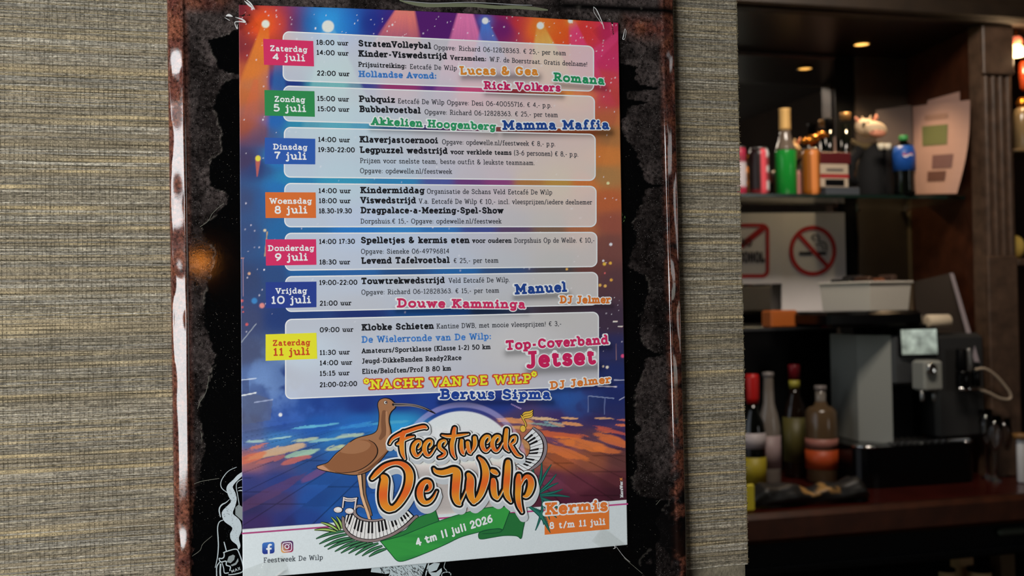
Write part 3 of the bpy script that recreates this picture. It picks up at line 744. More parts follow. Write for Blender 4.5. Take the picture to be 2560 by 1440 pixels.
# ------------------------------------------------------------------ the festival poster
POSTER = empty('festival_poster', W1(1085, 1400, -.001), 'festival week programme poster with seven pale panels and bird logo on black sign', 'poster')
BG = [(605,40,100,28,50),(660,60,205,62,30),(700,60,150,40,60),(735,60,75,25,85),(780,60,28,45,125),(815,50,42,125,195),(870,60,30,84,170),(925,60,30,42,125),(975,70,62,28,108),(1060,60,76,26,95),(1110,70,76,25,95),(1190,70,80,30,100),(1260,70,95,26,90),(1300,60,165,38,52),(1350,70,198,80,32),(1400,80,205,76,28),(1450,80,186,48,48),(1540,80,186,42,88),
(610,110,120,40,50),(690,110,150,50,50),(640,140,150,50,50),(620,180,180,85,50),(640,215,140,80,80),(690,205,45,60,130),(610,240,150,70,60),(650,270,110,70,90),(690,300,36,84,160),(612,320,120,56,60),(645,330,70,62,100),(690,400,40,112,172),(610,400,66,55,88),(650,420,48,62,110),(610,500,58,72,112),(660,500,48,84,136),(700,470,38,104,168),(615,590,54,74,118),(700,590,38,96,150),(615,700,52,66,104),(690,690,44,72,120),(615,800,60,68,104),(700,800,34,56,110),(615,880,70,78,110),(650,940,86,110,160),(700,950,34,56,116),
(1520,150,190,48,92),(1500,200,186,60,70),(1530,250,180,62,62),(1530,290,172,90,60),(1530,340,150,100,60),(1515,390,190,112,55),(1515,440,150,112,70),(1515,500,165,82,52),(1530,560,130,66,60),(1525,610,100,60,62),(1530,700,74,50,60),(1525,800,60,45,62),(1530,870,44,44,84),(1530,940,30,44,104),(1540,1000,30,40,92),
(730,208,30,52,120),(800,208,60,140,158),(840,210,80,150,160),(900,210,58,62,130),(1000,215,140,50,98),(1100,222,80,42,112),(1180,228,170,50,90),(1300,232,150,52,60),(1450,236,190,110,50),
(740,310,46,130,162),(850,310,62,146,172),(900,312,52,130,170),(980,314,60,100,140),(1080,318,62,55,100),(1150,322,110,55,95),(1250,326,120,60,60),(1350,328,150,70,50),(1450,330,160,80,45),
(720,450,40,122,166),(850,450,52,140,172),(1000,452,46,120,166),(1100,455,72,80,142),(1170,456,100,56,110),(1250,457,125,60,110),(1320,458,156,106,60),(1400,459,165,124,60),(1460,459,180,102,52),
(750,574,36,98,152),(900,574,40,112,182),(1000,574,50,120,180),(1100,574,46,104,166),(1200,574,60,70,130),(1280,574,82,62,92),(1380,574,110,84,68),(1450,574,150,90,60),
(750,684,36,92,150),(900,683,42,92,152),(1000,682,40,74,122),(1150,677,36,92,150),(1250,674,45,70,110),(1400,672,62,58,60),(1480,672,86,50,52),
(750,790,30,56,112),(900,785,30,46,102),(1050,780,24,70,128),(1150,776,26,70,130),(1200,775,32,50,80),(1400,770,52,42,50),
(750,880,120,150,180),(1000,900,110,110,140),(1300,860,120,115,125),
(640,1010,78,96,140),(700,1010,52,82,150),(760,1020,40,74,145),(800,1010,30,60,130),(900,1010,28,50,118),(1000,1000,28,50,124),(1100,1010,30,56,130),(1250,1010,34,52,120),(1400,1000,36,60,120),(1440,1020,40,50,100),(1540,1020,36,42,90),
(620,1060,70,76,112),(700,1060,36,72,150),(800,1062,34,84,160),(900,1060,34,92,165),(1000,1064,42,130,180),(1300,1050,60,50,90),(1400,1050,56,42,88),(1500,1050,46,40,84),
(620,1100,80,100,150),(700,1100,54,112,168),(850,1105,44,108,170),(950,1100,44,110,170),(1300,1080,150,90,70),(1400,1095,84,52,80),(1500,1092,90,60,76),(1555,1092,60,44,84),
(620,1150,150,92,92),(700,1150,84,72,112),(760,1150,44,74,132),(860,1150,40,90,160),(960,1160,56,100,160),(1400,1150,150,78,48),(1480,1150,120,66,48),(1555,1150,90,52,50),(1340,1130,130,80,60),
(620,1210,50,56,112),(700,1205,42,58,120),(800,1200,34,76,142),(900,1210,36,80,150),(1380,1200,92,44,62),(1450,1210,92,42,54),(1545,1200,78,36,42),
(620,1265,42,38,78),(700,1250,58,50,92),(780,1250,32,70,136),(850,1270,32,80,150),(1400,1250,70,26,44),(1480,1245,72,28,42),(1545,1235,62,26,38),(640,1310,54,38,84),(720,1305,40,44,100),(760,1300,34,62,130),(900,1290,34,84,150)]
BG = np.array(BG, float)
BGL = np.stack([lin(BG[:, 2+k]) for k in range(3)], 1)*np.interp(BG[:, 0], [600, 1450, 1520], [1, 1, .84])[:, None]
def bgbase(px, py):
    px = np.asarray(px, float).ravel(); py = np.asarray(py, float).ravel()
    out = np.zeros((len(px), 3))
    for s in range(0, len(px), 60000):
        x = px[s:s+60000, None]; y = py[s:s+60000, None]
        d2 = ((x-BG[None, :, 0])/1.0)**2+((y-BG[None, :, 1])*1.5)**2
        w = 1/(d2+260)**2.1
        out[s:s+60000] = (w@BGL)/w.sum(1)[:, None]
    return out
def seg_d(px, py, a, b):
    dx, dy = b[0]-a[0], b[1]-a[1]; L2 = dx*dx+dy*dy
    t = np.clip(((px-a[0])*dx+(py-a[1])*dy)/L2, 0, 1)
    return np.hypot(px-a[0]-t*dx, py-a[1]-t*dy), t
def mixc(c, k, rgb):
    k = np.clip(k, 0, 1)[:, None]; return c*(1-k)+lin(rgb)[None, :]*k
def inpoly(px, py, pts):
    r = np.zeros(px.shape, bool); n = len(pts)
    for i in range(n):
        x0, y0 = pts[i]; x1, y1 = pts[i-1]
        if y0 == y1: continue
        r ^= ((y0 > py) != (y1 > py)) & (px < (x1-x0)*(py-y0)/(y1-y0)+x0)
    return r
SHAD = []          # printed soft shadows under the names: (x0,y0,x1,y1,half height,strength)
def art(px, py):
    """printed stage picture as linear colour at photo positions"""
    px = np.asarray(px, float).ravel(); py = np.asarray(py, float).ravel()
    c = bgbase(px, py)
    # light beams: apex, left end, right end, colour, strength, softness
    for (ax, ay, bx, by, cx, cy, w0, rgb, k) in [
        (664, 60, 560, 330, 660, 330, 9, (225, 130, 48), .85), (820, 66, 760, 360, 960, 360, 13, (150, 200, 190), .55),
        (1016, 8, 930, 140, 1040, 140, 17, (226, 120, 104), .9), (1163, 12, 1095, 240, 1235, 240, 13, (214, 112, 158), .85),
        (1213, 52, 1180, 190, 1280, 190, 7, (70, 110, 185), .8), (1351, 64, 1325, 240, 1450, 240, 9, (222, 168, 84), .85),
        (1430, 52, 1440, 260, 1530, 260, 8, (200, 60, 120), .6), (1600, 40, 1300, 150, 1380, 260, 6, (206, 70, 120), .3),
        (700, 120, 655, 560, 720, 560, 10, (40, 120, 180), .35), (640, 200, 600, 330, 640, 330, 6, (205, 95, 60), .5),
        (1600, 120, 1430, 620, 1600, 700, 8, (190, 120, 60), .25)]:
        t = (py-ay)/(max(by, cy)-ay); tt = np.clip(t, 0, 1)
        xl = ax-w0+(bx-ax)*tt; xr = ax+w0+(cx-ax)*tt
        e = 5+10*tt
        m_ = np.clip((px-xl)/e+.5, 0, 1)*np.clip((xr-px)/e+.5, 0, 1)*(t > 0)*np.clip(1.15-t, 0, 1)
        st = .86+.28*value_noise((px-ax)/np.maximum(1+tt*4, 1)*3, py*0+5, 9, 7, 2)
        c = mixc(c, m_*k*st, rgb)
    for (gx, gy, r, R, rgb) in [(664, 60, 9, 62, (240, 90, 30)), (820, 66, 14, 75, (50, 150, 215)), (1213, 52, 7, 24, (60, 110, 190)), (1351, 64, 8, 52, (225, 110, 40)), (1426, 52, 5, 20, (220, 120, 40))]:
        d = np.hypot(px-gx, py-gy); c = mixc(c, .75*np.exp(-(d/R)**2*1.8), rgb)
        c = mixc(c, (1-smooth(d, r-2, r+3)), (236, 232, 205))
    # smoke at the left and blue haze at the right
    nn = value_noise(px, py, 46, 11, 4)
    c = mixc(c, smooth(nn, .45, .65)*np.exp(-((px-660)/80)**2-((py-965)/75)**2)*.8, (110, 140, 190))
    c = mixc(c, smooth(nn, .42, .68)*np.exp(-((px-770)/80)**2-((py-1035)/34)**2)*.6, (52, 96, 178))
    c = mixc(c, smooth(nn, .45, .7)*np.exp(-((px-1430)/60)**2-((py-1000)/40)**2)*.5, (40, 84, 150))
    fl = smooth(py, 1046, 1066)
    # stage floor: plank joints fanning from a vanishing point
    vx, vy = 1120.0, 985.0
    ang = (px-vx)/np.maximum(py-vy, 6); kk = ang/.52
    fr = np.abs(kk-np.round(kk)); wd_ = np.maximum(py-vy, 6)*.52
    line = (1-smooth(fr*wd_, .8, 3.4))*smooth(py, 1060, 1110)
    pid = np.floor(kk+.5); rr = np.mod(np.sin(pid*12.9898)*43758.5, 1)
    vrow = np.log(np.maximum(py-vy, 6))*2.6+rr*7; fv = np.abs(vrow-np.round(vrow)); cell = np.round(vrow)
    line2 = (1-smooth(fv*np.maximum(py-vy, 6)/2.6, .5, 2.6))*smooth(py, 1090, 1120)
    tone = np.mod(np.sin(pid*3.7+cell*7.3)*9371.3, 1)
    c = c*(1+fl*(tone-.5)*.35)[:, None]
    c = c*(1-fl*.5*np.clip(line+line2*.8, 0, 1))[:, None]
    # patches of coloured light on the floor
    pr = np.mod(np.sin(np.round(ang/.26)*5.13+np.round(np.log(np.maximum(py-vy, 6))*6+rr*3)*2.71)*5137.7, 1)
    def patch(x, y, rx, ry, rgb, k, slant=0.0):
        nonlocal c
        sh = np.clip((x-vx)/max(y-vy, 30), -3, 3)*.35
        u = (px-x-(py-y)*sh)/rx; v = (py-y+(px-x)*slant)/ry
        n = value_noise(px, py*2.5, 26, 23, 2)
        c = mixc(c, (1-smooth(np.abs(u)**2.4+np.abs(v)**2.4+(n-.5)*.7+(pr-.5)*1.0, .5, 1.0))*k*(.72+.28*pr), rgb)
    for a in [(640,1103,34,4,(170,200,190),.8,.06),(690,1096,40,3,(175,210,200),.8,.1),(790,1065,52,4,(110,190,210),.8,.1),(765,1100,30,5,(200,210,160),.7,.1),(700,1126,58,11,(215,175,125),.85,.22),(645,1116,26,6,(205,115,85),.8,.25),(625,1145,34,12,(208,105,70),.85,.2),(675,1150,26,8,(190,105,90),.75,.2),(760,1133,36,8,(170,205,170),.8,.15),(845,1118,30,8,(200,205,150),.8,.15),(810,1100,45,5,(150,200,190),.7,.1),(740,1150,32,9,(200,105,80),.8,.2),(870,1090,40,6,(190,205,160),.7,.1),(900,1063,40,7,(60,140,200),.7,.1),(970,1056,50,5,(80,160,190),.7,.05),(900,1130,30,10,(160,200,180),.6,.1),(790,1185,30,10,(120,70,110),.7,.5),(670,1235,60,14,(92,58,92),.7,.5),
              (1290,1053,46,9,(215,140,80),.85,-.02),(1290,1068,34,5,(215,160,90),.7,0),(1350,1046,40,4,(225,185,135),.85,-.05),(1385,1058,26,3,(120,160,165),.8,-.1),(1365,1062,40,3,(130,170,160),.7,-.1),(1425,1046,22,3,(225,170,110),.8,-.04),(1430,1060,26,5,(215,145,85),.85,-.05),(1395,1062,16,4,(205,150,100),.7,-.2),(1330,1068,28,5,(210,130,75),.8,0),(1510,1046,26,3,(215,160,110),.8,0),(1560,1050,16,3,(205,110,80),.7,0),(1555,1063,18,4,(210,110,60),.8,0),(1400,1088,62,10,(196,92,48),.85,-.06),(1450,1110,70,16,(206,110,48),.85,-.12),(1400,1128,60,14,(200,105,50),.8,-.25),(1530,1078,34,7,(190,84,56),.8,-.2),(1535,1100,36,16,(205,105,45),.8,-.15),(1520,1125,34,9,(200,105,50),.7,-.1),(1360,1150,26,12,(150,84,60),.7,-.3),(1320,1112,16,14,(200,150,90),.6,0),(1315,1132,14,10,(196,120,70),.6,-.3)]:
        patch(*a)
    # equipment silhouettes at both sides
    for pts, rgb, k in [([(604,948),(622,946),(624,985),(604,990)], (50,58,100), .6), ([(604,990),(636,984),(682,1000),(676,1050),(604,1062)], (86,92,116), .55), ([(1472,990),(1510,992),(1512,1035),(1471,1030)], (30,40,80), .5), ([(1500,900),(1560,896),(1562,960),(1502,965)], (34,36,60), .4)]:
        c = mixc(c, inpoly(px, py, pts)*k, rgb)
    for a, b_, w, rgb in [((604,950),(640,946),1.6,(190,200,220)),((604,989),(640,982),1.8,(220,225,235)),((636,1006),(682,999),1.6,(150,160,190)),((1495,965),(1541,967),1.4,(200,190,200)),((1472,990),(1535,996),1.2,(120,130,160)),((1471,990),(1470,1030),1.2,(90,100,140)),((1512,995),(1511,1035),1.2,(90,100,140)),((1535,950),(1562,950),1.2,(160,160,180)),((1548,1000),(1566,990),1.2,(150,150,170)),((604,855),(640,810),1.5,(140,146,160)),((662,640),(668,580),1.6,(180,150,110)),((604,645),(609,645),1.5,(200,140,110)),((608,645),(608,740),1.2,(150,120,140)),((1533,804),(1543,804),1.6,(230,190,180)),((1546,816),(1556,816),1.6,(230,190,180)),((1541,860),(1541,900),1.0,(120,90,100)),((1302,1022),(1278,1010),1.2,(170,140,190))]:
        d, t = seg_d(px, py, a, b_); c = mixc(c, 1-smooth(d, w*.5, w*1.3), rgb)
    # lamp drop with pink tail on the left edge, glowing dots, windows on the right
    d, t = seg_d(px, py, (645, 396), (643, 440)); c = mixc(c, (1-smooth(d-(8-7*t)*.8, -1, 2))*.85, (190, 96, 80))
    c = mixc(c, (1-smooth(np.hypot((px-645), (py-396)*.9), 5, 8)), (232, 205, 70))
    for x, y, r, rgb in [(655,764,7,(226,140,130)),(636,752,8,(60,130,190)),(617,811,4,(210,90,90)),(1511,660,4.5,(225,165,60)),(1526,658,4,(225,160,60)),(1528,700,4,(215,150,60)),(1500,713,4,(220,160,80)),(1513,715,4,(220,160,80)),(1417,673,3.2,(225,160,80)),(1527,611,4,(220,220,235)),(1508,652,3,(230,210,220)),(1512,683,2.5,(200,90,90)),(1557,890,5,(205,70,110)),(1518,918,4,(220,200,180)),(1508,916,3,(200,180,160)),(623,684,4,(215,165,130)),(662,576,4,(220,200,160)),(605,752,4,(200,90,90)),(606,768,3,(200,90,90)),(608,780,2.5,(200,90,90)),(1520,458,4,(220,200,150)),(701,1037,5,(235,235,245))]:
        c = mixc(c, (1-smooth(np.hypot(px-x, py-y), r*.6, r*1.2))*.9, rgb)
    # white disc and ring behind the logo
    d = np.hypot(px-1155, py-1168)
    c = mixc(c, (1-smooth(np.abs(d-156), 5, 8))*.32*(py < 1150), (190, 180, 225))
    k = 1-smooth(d, 138.5, 141.5)
    cr = lin((208, 210, 216))[None, :]*(1-smooth(py, 1060, 1110))[:, None]+lin((226, 220, 206))[None, :]*smooth(py, 1060, 1110)[:, None]
    k2 = (k*.93)[:, None]; c = c*(1-k2)+cr*k2
    c = mixc(c, k*smooth(py, 1120, 1180)*.55, (214, 196, 196))
    # logo shadow
    dl, _ = seg_d(px, py, (985, 1235), (1320, 1215)); c = c*(1-.45*k*(1-smooth(dl, 40, 78)))[:, None]
    return c
STARS = []
_r = np.random.default_rng(3)
for i in range(110):
    x = _r.uniform(612, 1540); y = _r.uniform(16, 112)+(x-600)*.035
    STARS.append((x, y, _r.choice([.9, 1.2, 1.6, 2.2], p=[.45, .3, .17, .08]), _r.uniform(.4, .95)))
for i in range(34): STARS.append((_r.uniform(610, 705), _r.uniform(110, 830), _r.choice([1.0, 1.3, 1.9]), _r.uniform(.4, .9)))
for i in range(42): STARS.append((_r.uniform(1498, 1556), _r.uniform(100, 880), _r.choice([.8, 1.1, 1.5]), _r.uniform(.3, .8)))
for i in range(120): STARS.append((_r.uniform(720, 1480), _r.uniform(90, 820), _r.choice([1.2, 1.6, 2.0]), _r.uniform(.25, .6)))
PANELS = [(708, 79, 116, 1484, 201, 228), (709, 215, 241, 1486, 302, 322), (711, 318.5, 336, 1488, 442.5, 451), (712, 458.6, 466, 1490, 567, 566.6), (713, 583.4, 581, 1492, 675.6, 666.4), (714, 691.8, 681, 1494, 778.8, 762), (714, 799, 780.5, 1496, 997, 964)]
def starmix(c, px, py, k0):
    for x, y, r, k in STARS:
        m_ = np.abs(px-x) < r+2
        if not m_.any(): continue
        j = np.nonzero(m_)[0]; d = np.hypot(px[j]-x, (py[j]-y)*.8)
        w = (1-smooth(d, r*.5, r*1.4))*k*k0
        c[j] = c[j]*(1-w[:, None])+lin((235, 225, 235))[None, :]*w[:, None]
    return c
def shadowed(c, px, py):
    for x0, y0, x1, y1, h, s in SHAD:
        j = np.nonzero((px > min(x0, x1)-h*2) & (px < max(x0, x1)+h*2) & (np.abs(py-(y0+y1)/2) < h*3+abs(y1-y0)))[0]
        if not len(j): continue
        d, _ = seg_d(px[j], py[j], (x0, y0), (x1, y1)); c[j] *= (1-s*np.exp(-(d/h)**2))[:, None]
    return c
def under(P, xs, y0, y1, h, s): pass
for a in [(1160, 192, 1345, 193, 11, .55), (1392, 212, 1512, 222, 10, .5), (1218, 232, 1404, 240, 10, .55), (930, 322, 1240, 334, 9, .45), (1262, 333, 1528, 332, 11, .6), (1290, 744, 1420, 738, 10, .5), (995, 776, 1316, 780, 10, .5), (1400, 766, 1530, 766, 7, .4), (1270, 882, 1524, 868, 11, .5), (1325, 926, 1496, 918, 14, .55), (1100, 1006, 1380, 1006, 10, .5), (1380, 978, 1530, 964, 7, .4)]: SHAD.append(a)

def top_y(px): u = (px-597)/949; return 12+45*u-5.5*np.sin(np.clip(u, 0, 1)*math.pi)
def bot_y(px): u = (px-607)/962; return 1447-85*u+2.0*np.sin(np.clip(u, 0, 1)*math.pi)
def white_line(px): return 1324-(px-605)*(74/964)
def make_sheet():
    nx, ny = 480, 690
    s, t = np.meshgrid(np.linspace(0, 1, nx), np.linspace(0, 1, ny))
    xl = 597+10*t; xr = 1546+23*t
    px = xl+(xr-xl)*s; py = top_y(px)*(1-t)+bot_y(px)*t
    x, y = px.ravel(), py.ravel()
    c = art(x, y); c = starmix(c, x, y, 1.0); c = shadowed(c, x, y)
    wl = white_line(x)
    k = smooth(y, wl-.8, wl+.8)
    c = mixc(c, k, (216, 219, 219))/Lf(x)[:, None]
    k = (smooth(y, wl+.5, wl+1.5))[:, None]; wcol = lin((208, 214, 215))/.76
    c = c*(1-k)+wcol[None, :]*k
    X = W(x, y, sheet_y(x, y))
    i = np.arange(nx*ny).reshape(ny, nx)
    q = np.stack([i[1:, :-1], i[1:, 1:], i[:-1, 1:], i[:-1, :-1]], -1).reshape(-1, 4)
    # thin paper edge
    rim = np.concatenate([i[0, :], i[1:, -1], i[-1, -2::-1], i[-2:0:-1, 0]]); n = len(rim)
    B = X[rim].copy(); B[:, 1] += .00022
    base = len(X); a = np.arange(n); b = (a+1) % n
    q2 = np.stack([rim[a], rim[b], base+b, base+a], 1)
    o = mesh('printed_sheet', np.concatenate([X, B]), [q, q2], M_PRINT, POSTER, np.clip(np.concatenate([c, np.full((n, 3), .75)]), 0, .95), smooth=True)
make_sheet()
bx = np.linspace(604, 1570, 60)
P = P2(); P.strip(np.stack([bx, white_line(bx)+9.8], 1), 2.0); flat('magenta_rule', P, (160, 62, 112), 1, POSTER)

# ---- text panels: pale rounded windows with a white rim
def pan_xy(p, s, t):
    xl, tl, tr, xr, bl, br = p
    x = xl+(xr-xl)*s; return x, (tl+(tr-tl)*s)*(1-t)+(bl+(br-bl)*s)*t
def panel(p):
    xl, tl, tr, xr, bl, br = p; H = (bl-tl+br-tr)/2; Wd = xr-xl; r = 15.0
    tt = np.unique(np.concatenate([np.linspace(0, r/H, 9)**1, 1-np.linspace(0, r/H, 9), np.linspace(r/H, 1-r/H, int(H/3.2))]))
    nx = 250
    t = np.repeat(tt[:, None], nx, 1)
    dy = np.maximum(np.maximum(r-t*H, r-(1-t)*H), 0); inset = r-np.sqrt(np.maximum(r*r-dy*dy, 0))
    u = np.linspace(0, 1, nx)[None, :]; s = (inset+(Wd-2*inset)*u)/Wd
    x, y = pan_xy(p, s, t); x = x.ravel(); y = y.ravel()
    c = starmix(art(x, y), x, y, 1.0)
    lum = (c@np.array([.3, .5, .2]))[:, None]
    white = np.where(x[:, None] < 1000, lin((203, 207, 208))[None, :], lin((200, 201, 201))[None, :])
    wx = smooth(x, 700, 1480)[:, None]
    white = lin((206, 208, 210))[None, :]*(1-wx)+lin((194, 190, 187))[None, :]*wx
    d = white*(.70)+.42*(c-.25*lum)
    d = d*.93+.07*white
    d = shadowed(d, x, y)/Lf(x)[:, None]
    X = W(x, y, sheet_y(x, y)-LAY)
    i = np.arange(len(tt)*nx).reshape(len(tt), nx)
    q = np.stack([i[1:, :-1], i[1:, 1:], i[:-1, 1:], i[:-1, :-1]], -1).reshape(-1, 4)
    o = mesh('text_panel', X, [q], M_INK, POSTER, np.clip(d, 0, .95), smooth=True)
    # rim
    pts = []
    for cx, cy, a0 in ((1-r/Wd, r/H, 0), (r/Wd, r/H, 90), (r/Wd, 1-r/H, 180), (1-r/Wd, 1-r/H, 270)):
        for a in np.radians(np.linspace(a0, a0+90, 9)):
            pts.append((cx+r/Wd*math.cos(a), cy-r/H*math.sin(a)))
    pts = np.array(pts+[pts[0]]); Q = np.stack(pan_xy(p, pts[:, 0], pts[:, 1]), 1)
    # subdivide long sides so they follow the bowed paper
    out = [Q[0]]
    for a, b in zip(Q[:-1], Q[1:]):
        n = max(1, int(np.hypot(*(b-a))/30)); out += [a+(b-a)*k/n for k in range(1, n+1)]
    R = P2(); R.strip(np.array(out), 1.5)
    flat('panel_rim', R, (222, 226, 228), 2, o)
    return o
PN = [panel(p) for p in PANELS]

# ---- coloured day boxes
def quadp(q, n=10):
    P = P2(); q = np.array(q, float)
    t = np.linspace(0, 1, n); T_ = q[0]+(q[1]-q[0])*t[:, None]; B_ = q[3]+(q[2]-q[3])*t[:, None]
    P.V.append(np.concatenate([T_, B_])); i = np.arange(n-1)
    P.T.append(np.concatenate([np.stack([i, i+n, i+n+1], 1), np.stack([i, i+n+1, i+1], 1)])); P.n = 2*n
    return P
WT = (236, 228, 224)
DAYS = [([(658,97),(783,102.5),(785,166),(660,162)], (200,46,92), WT, ('Zaterdag',675,128.2,768,131.8,14.8), ('4 juli',681,151.5,762.5,154.5,18.5), 'crimson day box'),
 ([(661,225),(786,228),(787,292),(662,289)], (44,128,72), WT, ('Zondag',686,255,762.5,257,14.8), ('5 juli',683,279,765,281,19), 'green day box'),
 ([(662,344),(788,347),(788,411),(662,410)], (44,84,160), WT, ('Dinsdag',683,374.3,768,375.8,15), ('7 juli',686,399,766,400.3,20), 'mid blue day box'),
 ([(663,480.5),(789,481),(790,545),(664,545)], (204,102,46), WT, ('Woensdag',674,510,779,510,15), ('8 juli',686,534.6,768,534.3,20), 'orange day box'),
 ([(664,598.5),(790,598),(791,662),(665,664)], (198,44,92), WT, ('Donderdag',670,628,785,627.4,15), ('9 juli',687,653,769,652,20), 'crimson day box'),
 ([(664,705.5),(791,704),(791,768),(665,771)], (38,58,132), WT, ('Vrijdag',689,735,767,734,15), ('10 juli',678,760.3,777,758.4,20), 'dark blue day box'),
 ([(664,836),(791,832),(793,897),(664,902)], (228,208,44), (188,66,32), ('Zaterdag',681.5,865,775,863,15), ('11 juli',683,890,774,887.5,20), 'yellow day box')]
for q, c, tc_, a, b, lb in DAYS:
    o = flat('day_box', quadp(q), c, 3, POSTER, lb)
    for t in (a, b): letter(t[0], t[1], t[2], t[3], t[4], t[5], .195, tc_, 4, o, h=.42)

BK = (26, 27, 32); BLU = (62, 116, 182)
B, N_, S = .225, .125, .185
LN = [
 (0,'18:00 uur',790.6,112.6,870.5,115,12.8,S),(0,'14:00 uur',791.5,138,871,140.3,12.8,S),(0,'22:00 uur',792.4,189.5,873.4,191.6,12.8,S),
 (0,'StratenVolleybal',896,117,1076.7,123.3,16.8,B),(0,'Opgave: Richard 06-12828363. € 25,- per team',1084,125,1414,139.3,12.6,N_),
 (0,'Kinder-Viswedstrijd',896,142.6,1116.4,149.3,16.8,B),(0,'Verzamelen:',1125,151,1215,154.2,12.6,S),(0,'W.F. de Boerstraat. Gratis deelname!',1223.6,155,1468,167,12.6,N_),
 (0,'Prijsuitreiking:',895.5,167.7,1015.5,172.3,12.8,S),(0,'Eetcafé De Wilp',1024,173.3,1141,177,12.6,N_),
 (1,'15:00 uur',792.7,252.7,872,255,12.8,S),(1,'15:00 uur',793.6,278.6,873,280.5,12.8,S),
 (1,'Pubquiz',897.5,255.8,987,258.2,16.8,B),(1,'Eetcafé De Wilp Opgave: Desi 06-40055716. € 4,- p.p.',994,259.4,1378.6,270,12.8,N_),
 (1,'Bubbelvoetbal',898.6,281,1050.6,285,16.8,B),(1,'Opgave: Richard 06-12828363. € 25,- per team',1061,286.5,1394,293.7,12.8,N_),
 (2,'14:00 uur',795.3,355.3,874.4,356.6,12.8,S),(2,'19:30-22:00',795.3,380.7,886.7,381.6,12.8,S),
 (2,'Klaverjastoernooi',899,357,1094,359.7,16.8,B),(2,'Opgave: opdewelle.nl/feestweek € 8,- p.p.',1104.5,361.3,1388,366.4,12.8,N_),
 (2,'Legpuzzel wedstrijd',899.5,383,1117.6,385.7,16.8,B),(2,'voor verklede teams',1126,386.3,1278,388.2,12.8,S),(2,'(3-6 personen) € 8,- p.p.',1284,388.6,1445.5,392.4,12.8,N_),
 (2,'Prijzen voor snelste team, beste outfit & leukste teamnaam.',899.6,408,1336.5,413.4,12.8,N_),(2,'Opgave: opdewelle.nl/feestweek',899.6,433.4,1129.5,435.3,12.8,N_),
 (3,'14:00 uur',796.3,483.3,876.4,483.6,12.8,S),(3,'18:00 uur',796.9,508.4,876,508.6,12.8,S),(3,'18.30-19.30',797.3,533.8,879.3,533.7,12.8,S),
 (3,'Kindermiddag',900.7,483.8,1060.4,484.3,16.8,B),(3,'Organisatie de Schans Veld Eetcafé De Wilp',1066.6,484.8,1379.5,487,12.8,N_),
 (3,'Viswedstrijd',901,509,1038.7,509.3,16.8,B),(3,'V.a. Eetcafé De Wilp € 10,- incl. vleesprijzen/iedere deelnemer',1046.6,509.7,1479.5,511.6,12.8,N_),
 (3,'Dragpalace-a-Meezing-Spel-Show',901.6,534,1257.4,534.4,16.8,B),(3,'Dorpshuis.€ 15,- Opgave: opdewelle.nl/feestweek',901,559.4,1253,559.2,12.8,N_),
 (4,'14:00 17:30',797.7,610.5,887,609.8,12.8,S),(4,'18:30 uur',798.2,661.7,875,661.2,12.8,S),
 (4,'Spelletjes & kermis eten',902,608.9,1172.7,608.4,16.8,B),(4,'voor ouderen',1180,608,1278,607.6,12.8,S),(4,'Dorpshuis Op de Welle. € 10,-',1285,607.6,1486,606.8,12.8,N_),
 (4,'Opgave: Sieneke 06-49796814',902,635,1122.6,634,12.8,N_),(4,'Levend Tafelvoetbal',903,660,1123,658,16.8,B),(4,'€ 25,- per team',1133,658,1245,657,12.8,N_),
 (5,'19:00-22:00',798,713,893,712,12.8,S),(5,'21:00 uur',799,764.7,878,763.5,12.8,S),
 (5,'Touwtrekwedstrijd',903,711,1110.5,708.2,16.8,B),(5,'Veld Eetcafé De Wilp.',1121,707.8,1274,705.5,12.8,N_),(5,'Opgave: Richard 06-12828363. € 15,- per team',903,737,1247,731.8,12.8,N_),
 (6,'09:00 uur',799,831,883,829.5,12.8,S),(6,'11:30 uur',799,887.8,874,886,12.8,S),(6,'14:00 uur',799,913.8,880,911.7,12.8,S),(6,'15:15 uur',799,940,873.4,938,12.8,S),(6,'21:00-02:00',799,968.3,892.4,965,12.8,S),
 (6,'Klobke Schieten',904,827,1083.6,822.4,17,B),(6,'Kantine DWB, met mooie vleesprijzen! € 3,-',1090.6,821.8,1403,815,12.8,N_),
 (6,'Amateurs/Sportklasse (Klasse 1-2) 50 km',904,883.5,1225.6,872.8,13,S),(6,'Jeugd-DikkeBanden Ready2Race',904.5,909,1152.6,900,13,S),(6,'Elite/Beloften/Prof B 80 km',904.7,935,1127,926.5,13,S)]
for k, t, x0, y0, x1, y1, cap, w in LN: letter(t, x0, y0, x1, y1, cap, w, BK if w > .15 else (42, 44, 50), 3, PN[k])
letter('Hollandse Avond:', 896.5, 193.7, 1091, 198.5, 16.8, B, BLU, 3, PN[0], label='mid blue lettering')
letter('De Wielerronde van De Wilp:', 904, 857.5, 1227.5, 848.6, 17.5, .19, BLU, 3, PN[6], label='mid blue lettering')
NM = [('Lucas & Gea',1149,188,1344,189.5,22.5,(208,128,44),'orange outlined name'),('Romana',1383,203.5,1510,213,22.5,(34,134,84),'green outlined name'),('Rick Volkers',1209,224.3,1401,230.3,21.5,(186,32,88),'crimson outlined name'),
 ('Akkelien Hoogenberg',928,313.6,1238,327,21,(44,142,92),'green outlined name'),('Mamma Maffia',1256,325.8,1522,324,25,(30,64,132),'blue outlined name'),
 ('Manuel',1287,737,1416,730,27,(30,62,132),'blue outlined name'),('Douwe Kamminga',992,769.3,1312,772,24,(196,46,92),'crimson outlined name'),('DJ Jelmer',1399,759,1526,759,20.5,(204,110,40),'orange outlined name'),
 ('Top-Coverband',1264,876,1520,861,25.5,(190,36,86),'crimson outlined name'),('Jetset',1316,921,1489,911,44,(190,32,84),'large crimson outlined name'),
 ('Bertus Sipma',1099,998,1375,998.5,27,(30,62,142),'blue outlined name'),('DJ Jelmer',1375,973.5,1527,957.5,20.5,(204,112,42),'orange outlined name')]
